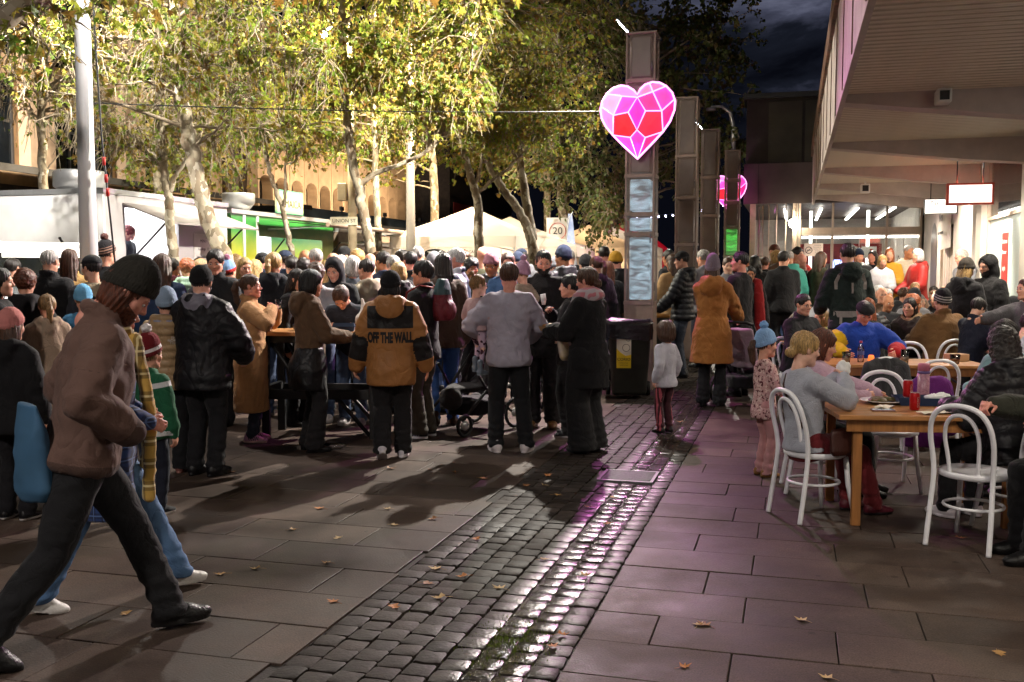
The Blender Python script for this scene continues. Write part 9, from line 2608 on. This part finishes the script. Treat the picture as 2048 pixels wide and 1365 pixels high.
for a in ((570,14.5,'cap',10,'navy','dark',505,'navy'),(611,14.2,'bald',5,'grey','dark',502,None),(633,13.6,'crop',4,'charcoal','grey',500,None),(666,14.6,'bald',-10,'brown','dark',508,None),(684,14.9,'crop',20,'cream','white',511,None),(690,16.5,'cap',185,'black','dark',496,'black'),(716,15.2,'curly',30,'black','blonde',503,None),(608,12.6,'curly',-20,'grey','dark',522,None),(768,13.2,'short',20,'navy','dark',506,None),(786,12.8,'crop',-10,'black','grey',513,None),(806,15.4,'short',60,'charcoal','dark',502,None),(836,14.2,'crop',12,'navy','grey',495,None),(822,13.4,'short',30,'black','black',506,None),(798,11.9,'bob',10,'black','blonde',527,None),(906,14.6,'short',10,'black','dark',503,None),(926,15.0,'curly',190,'mustard','brown',505,None),(942,13.2,'curly',200,'black','black',520,None),(966,14.4,'bald',8,'olive','dark',496,None),(985,13.0,'beanie',170,'charcoal','dark',512,'pink'),(1016,12.9,'short',178,'blue','brown',509,None),(1036,14.6,'beanie',190,'navy','dark',512,'navy'),(1048,15.8,'cap',30,'grey','dark',500,'navy'),(1110,15.0,'beanie',185,'black','brown',520,'grey'),(1128,14.4,'beanie',30,'charcoal','dark',499,'navy'),(1140,16.0,'crop',10,'black','grey',500,None),(1194,14.2,'ponytail',12,'black','brown',516,None),(1172,15.2,'beanie',20,'grey','dark',516,'black'),(1216,14.8,'long',5,'black','auburn',525,None),(1238,15.6,'beanie',30,'black','dark',509,'mustard'),(1208,17.5,'short',5,'cream','dark',495,None),(1336,18.5,'short',60,'charcoal','dark',502,None),(1345,16.9,'long',30,'tan','brown',512,None),(1408,17.6,'short',40,'grey','grey',502,None),(1456,17.0,'short',175,'grey','brown',518,None),(1474,20.0,'short',185,'black','dark',512,None),(1488,21.5,'bob',180,'green','brown',516,None),(1512,19.5,'long',5,'black','black',512,None),(1528,20.5,'short',10,'black','brown',516,None),(1548,23.0,'curly',100,'brown','auburn',493,None),(1558,21.0,'bob',30,'brown','blonde',502,None),(1580,19.0,'crop',12,'teal','grey',502,None),(1566,18.2,'short',-5,'black','dark',505,None),(1593,20.6,'short',190,'red','dark',497,None),(1604,19.4,'bald',30,'black','dark',510,None),(1640,19.0,'long',-60,'olive','brown',506,None),(1716,23.5,'beanie',180,'charcoal','dark',502,'navy'),(1745,23.8,'long',170,'black','dark',503,None),(1762,22.4,'bob',175,'white','blonde',512,None),(1778,22.8,'long',160,'mustard','red',497,None),(1815,23.0,'crop',170,'cream','grey',492,None),(1836,21.8,'bob',100,'red','white',500,None),(1932,18.6,'crop',95,'grey','grey',500,None),(25,13.0,'short',20,'black','dark',520,None),(60,14.2,'long',10,'navy','brown',516,None),(262,14.4,'short',0,'grey','brown',512,None),(255,12.0,'beanie',-15,'black','dark',540,'charcoal'),(345,14.0,'ponytail',20,'maroon','dark',520,None),(400,14.4,'curly',20,'green','dark',520,None),(412,12.6,'long',5,'black','dark',530,None),(472,14.8,'bob',20,'charcoal','fair',512,None),(510,13.8,'long',15,'olive','blonde',522,None),(530,15.4,'cap',40,'navy','dark',508,'charcoal'),(585,13.4,'short',-20,'black','dark',515,None),(655,12.9,'long',-5,'tan','blonde',524,None),(742,14.4,'bald',15,'black','dark',508,None),(756,16.0,'short',15,'olive','brown',506,None),(868,14.0,'beanie',12,'black','dark',512,'grey'),(884,16.2,'short',5,'brown','dark',505,None)):
 crowd(a[0],a[1],a[2],a[3],a[4],a[5],yt=a[6],hat=a[7],force=True)
def fill(n,x0,x1,Y0,Y1,seated=False,face=0.25,hmean=1.72):
 c=0; tries=0
 while c<n and tries<n*14:
  tries += 1
  px=cr.uniform(x0,x1); Y=Y0+(Y1-Y0)*cr.random() ** 0.8
  style=cr.choice(('short','short','crop','bald','long','long','bob','bob','ponytail','curly','beanie','beanie','cap','hood'))
  hd=cr.gauss(180,40) if cr.random()<face else cr.gauss(10,45)
  hair=cr.choice(('dark','brown','black','brown','fair','blonde','grey','auburn','dark')) if not seated else cr.choice(('grey','white','brown','blonde','fair','dark','grey','red'))
  r=crowd(px,Y,style,hd,cr.choice(CW) if not seated else cr.choice(CW+['cream','white','grey','tan','maroon','white']),hair,H=cr.gauss(hmean,0.095),seated=seated,hat=cr.choice(('black','grey','navy','charcoal','maroon','cream')))
  c += r is not None
fill(14,10,480,12.5,16.0)
fill(22,480,840,14.0,22.0)
fill(34,840,1245,14.5,26.0,face=0.3)
fill(16,1100,1245,24.0,34.0,face=0.3)
fill(10,1330,1560,19.0,30.0,face=0.45)
fill(9,1540,1660,19.0,26.5,face=0.4)
for v,n in ((14.4,5),(16.2,6),(17.6,7),(19.2,7),(20.8,7),(22.4,8),(24.2,7)):
 for i in range(n):
  u=0.75+(2.55*(i+0.5)/n)+cr.uniform(-0.1,0.1)
  p=st(u,v+cr.uniform(-0.35,0.35)); px=1024+FPX*p.x/p.y
  if px<1655 or px>2060: continue
  style=cr.choice(('short','crop','bald','long','bob','bob','curly','beanie','cap','ponytail','crop'))
  hair=cr.choice(('grey','white','brown','blonde','fair','dark','grey','red','white'))
  hd=cr.gauss(175,35) if cr.random()<0.6 else cr.choice((cr.gauss(80,25),cr.gauss(-80,25),cr.gauss(5,20)))
  crowd(px,p.y,style,hd,cr.choice(CW+['cream','white','grey','cream','maroon','white','black']),hair,H=cr.gauss(1.74,0.05),seated=True,hat=cr.choice(('grey','navy','cream','charcoal')))
for (u_,v_,hd,lab,hair,yt_) in ((TU-0.55,14.95,-70,'food truck worker with red curls bent over the counter',('curly','pink'),0),(TU-0.85,15.55,-100,'grey haired food truck worker turned aside in dark shirt',('short','grey'),0)):
 p=st(u_,v_)
 sp=dict(H=1.72,sex='m',skin='fair',top=dict(kind='shirt',col=hx('2a3038'),bulk=0.025,len=0.08),hair=hair,pose=dict(lean=0.35,hpitch=0.6 if hair[0] == 'curly' else 0.3,rh=(0.14,0.38,1.05),lh=(-0.12,0.38,1.05)))
 put_person(sp,1,p.x,p.y,hd,lab,None,0.82)
# ================================================================== fallen leaves on the paving
fl_m=[surf('dry_leaf_%d' % i,c,0.7,var=0.25,scale=25) for i,c in enumerate((hx('a8804a'),hx('b0703a'),hx('8a5a30'),hx('c0a070')))]
var=[]
for k in range(4):
 rs=np.random.RandomState(60+k); V=LEAF_V.copy(); V[:,1] -= 0.45
 rr=np.sqrt(V[:,0] ** 2+V[:,1] ** 2)
 V[:,2]=0.10+0.55*rr ** 2*(0.4+rs.rand(len(V)))+0.05*rs.rand(len(V)); V[:,2] -= V[:,2].min()-0.02
 me=np_mesh('leaf',V,LEAF_F,smooth=False); var.append(me)
LP=[(580,120),(735,123),(280,282),(560,283),(180,370),(595,350),(745,327),(355,405),(930,410),(310,505),(755,528),(865,563),(735,590),(770,650),(595,688),(335,663),(1015,607),(1210,490),(1380,555),(1265,228),(1385,277),(1490,237),(1220,150),(1130,190),(1205,187),(1460,345),(1855,757),(1285,800),(1245,845),(20,530),(1785,930),(960,160),(840,135)]
LP=[(500+a/2.048,880+b/2.048) for a,b in LP]+[(1600,1240),(1400,1250),(2000,1310),(1650,1355),(1922,1077),(1335,858),(1360,845),(465,945),(440,1150),(250,1230),(120,1010)]
lr=random.Random(8); cnt={}
stm=MB().tube([(0,-0.45,0.08),(0.06,-0.75,0.05),(0.03,-1.0,0.04)],0.014,4).mesh('stalk')
ORD=('first','second','third','fourth','fifth','sixth','seventh','eighth','ninth','tenth','eleventh','twelfth')
for (px,py) in sorted(LP,key=lambda q_:-q_[1]):
 p=gp(px,py,0.0); u_,v_=inv_st(p); big=lr.uniform(0.055,0.085); ci=lr.randrange(4)
 where='on the cobbles' if STRIP_L<u_<STRIP_R else 'on the slabs by the tables' if u_>STRIP_R else 'on the open plaza slabs'
 cnt[ci,where]=cnt.get((ci,where),0)+1
 lab='%s plane leaf %s, %s of its colour from the camera' % (('tan','orange','brown','straw')[ci],where,ORD[cnt[ci,where]-1])
 t=thing('fallen_leaf',lab,'leaf',(p.x,p.y,0.001),lr.uniform(0,6.28),'fallen plane leaves')
 t.scale=(big,big,big)
 link('blade',var[lr.randrange(4)],t,fl_m[ci]); link('stalk',stm,t,fl_m[ci])
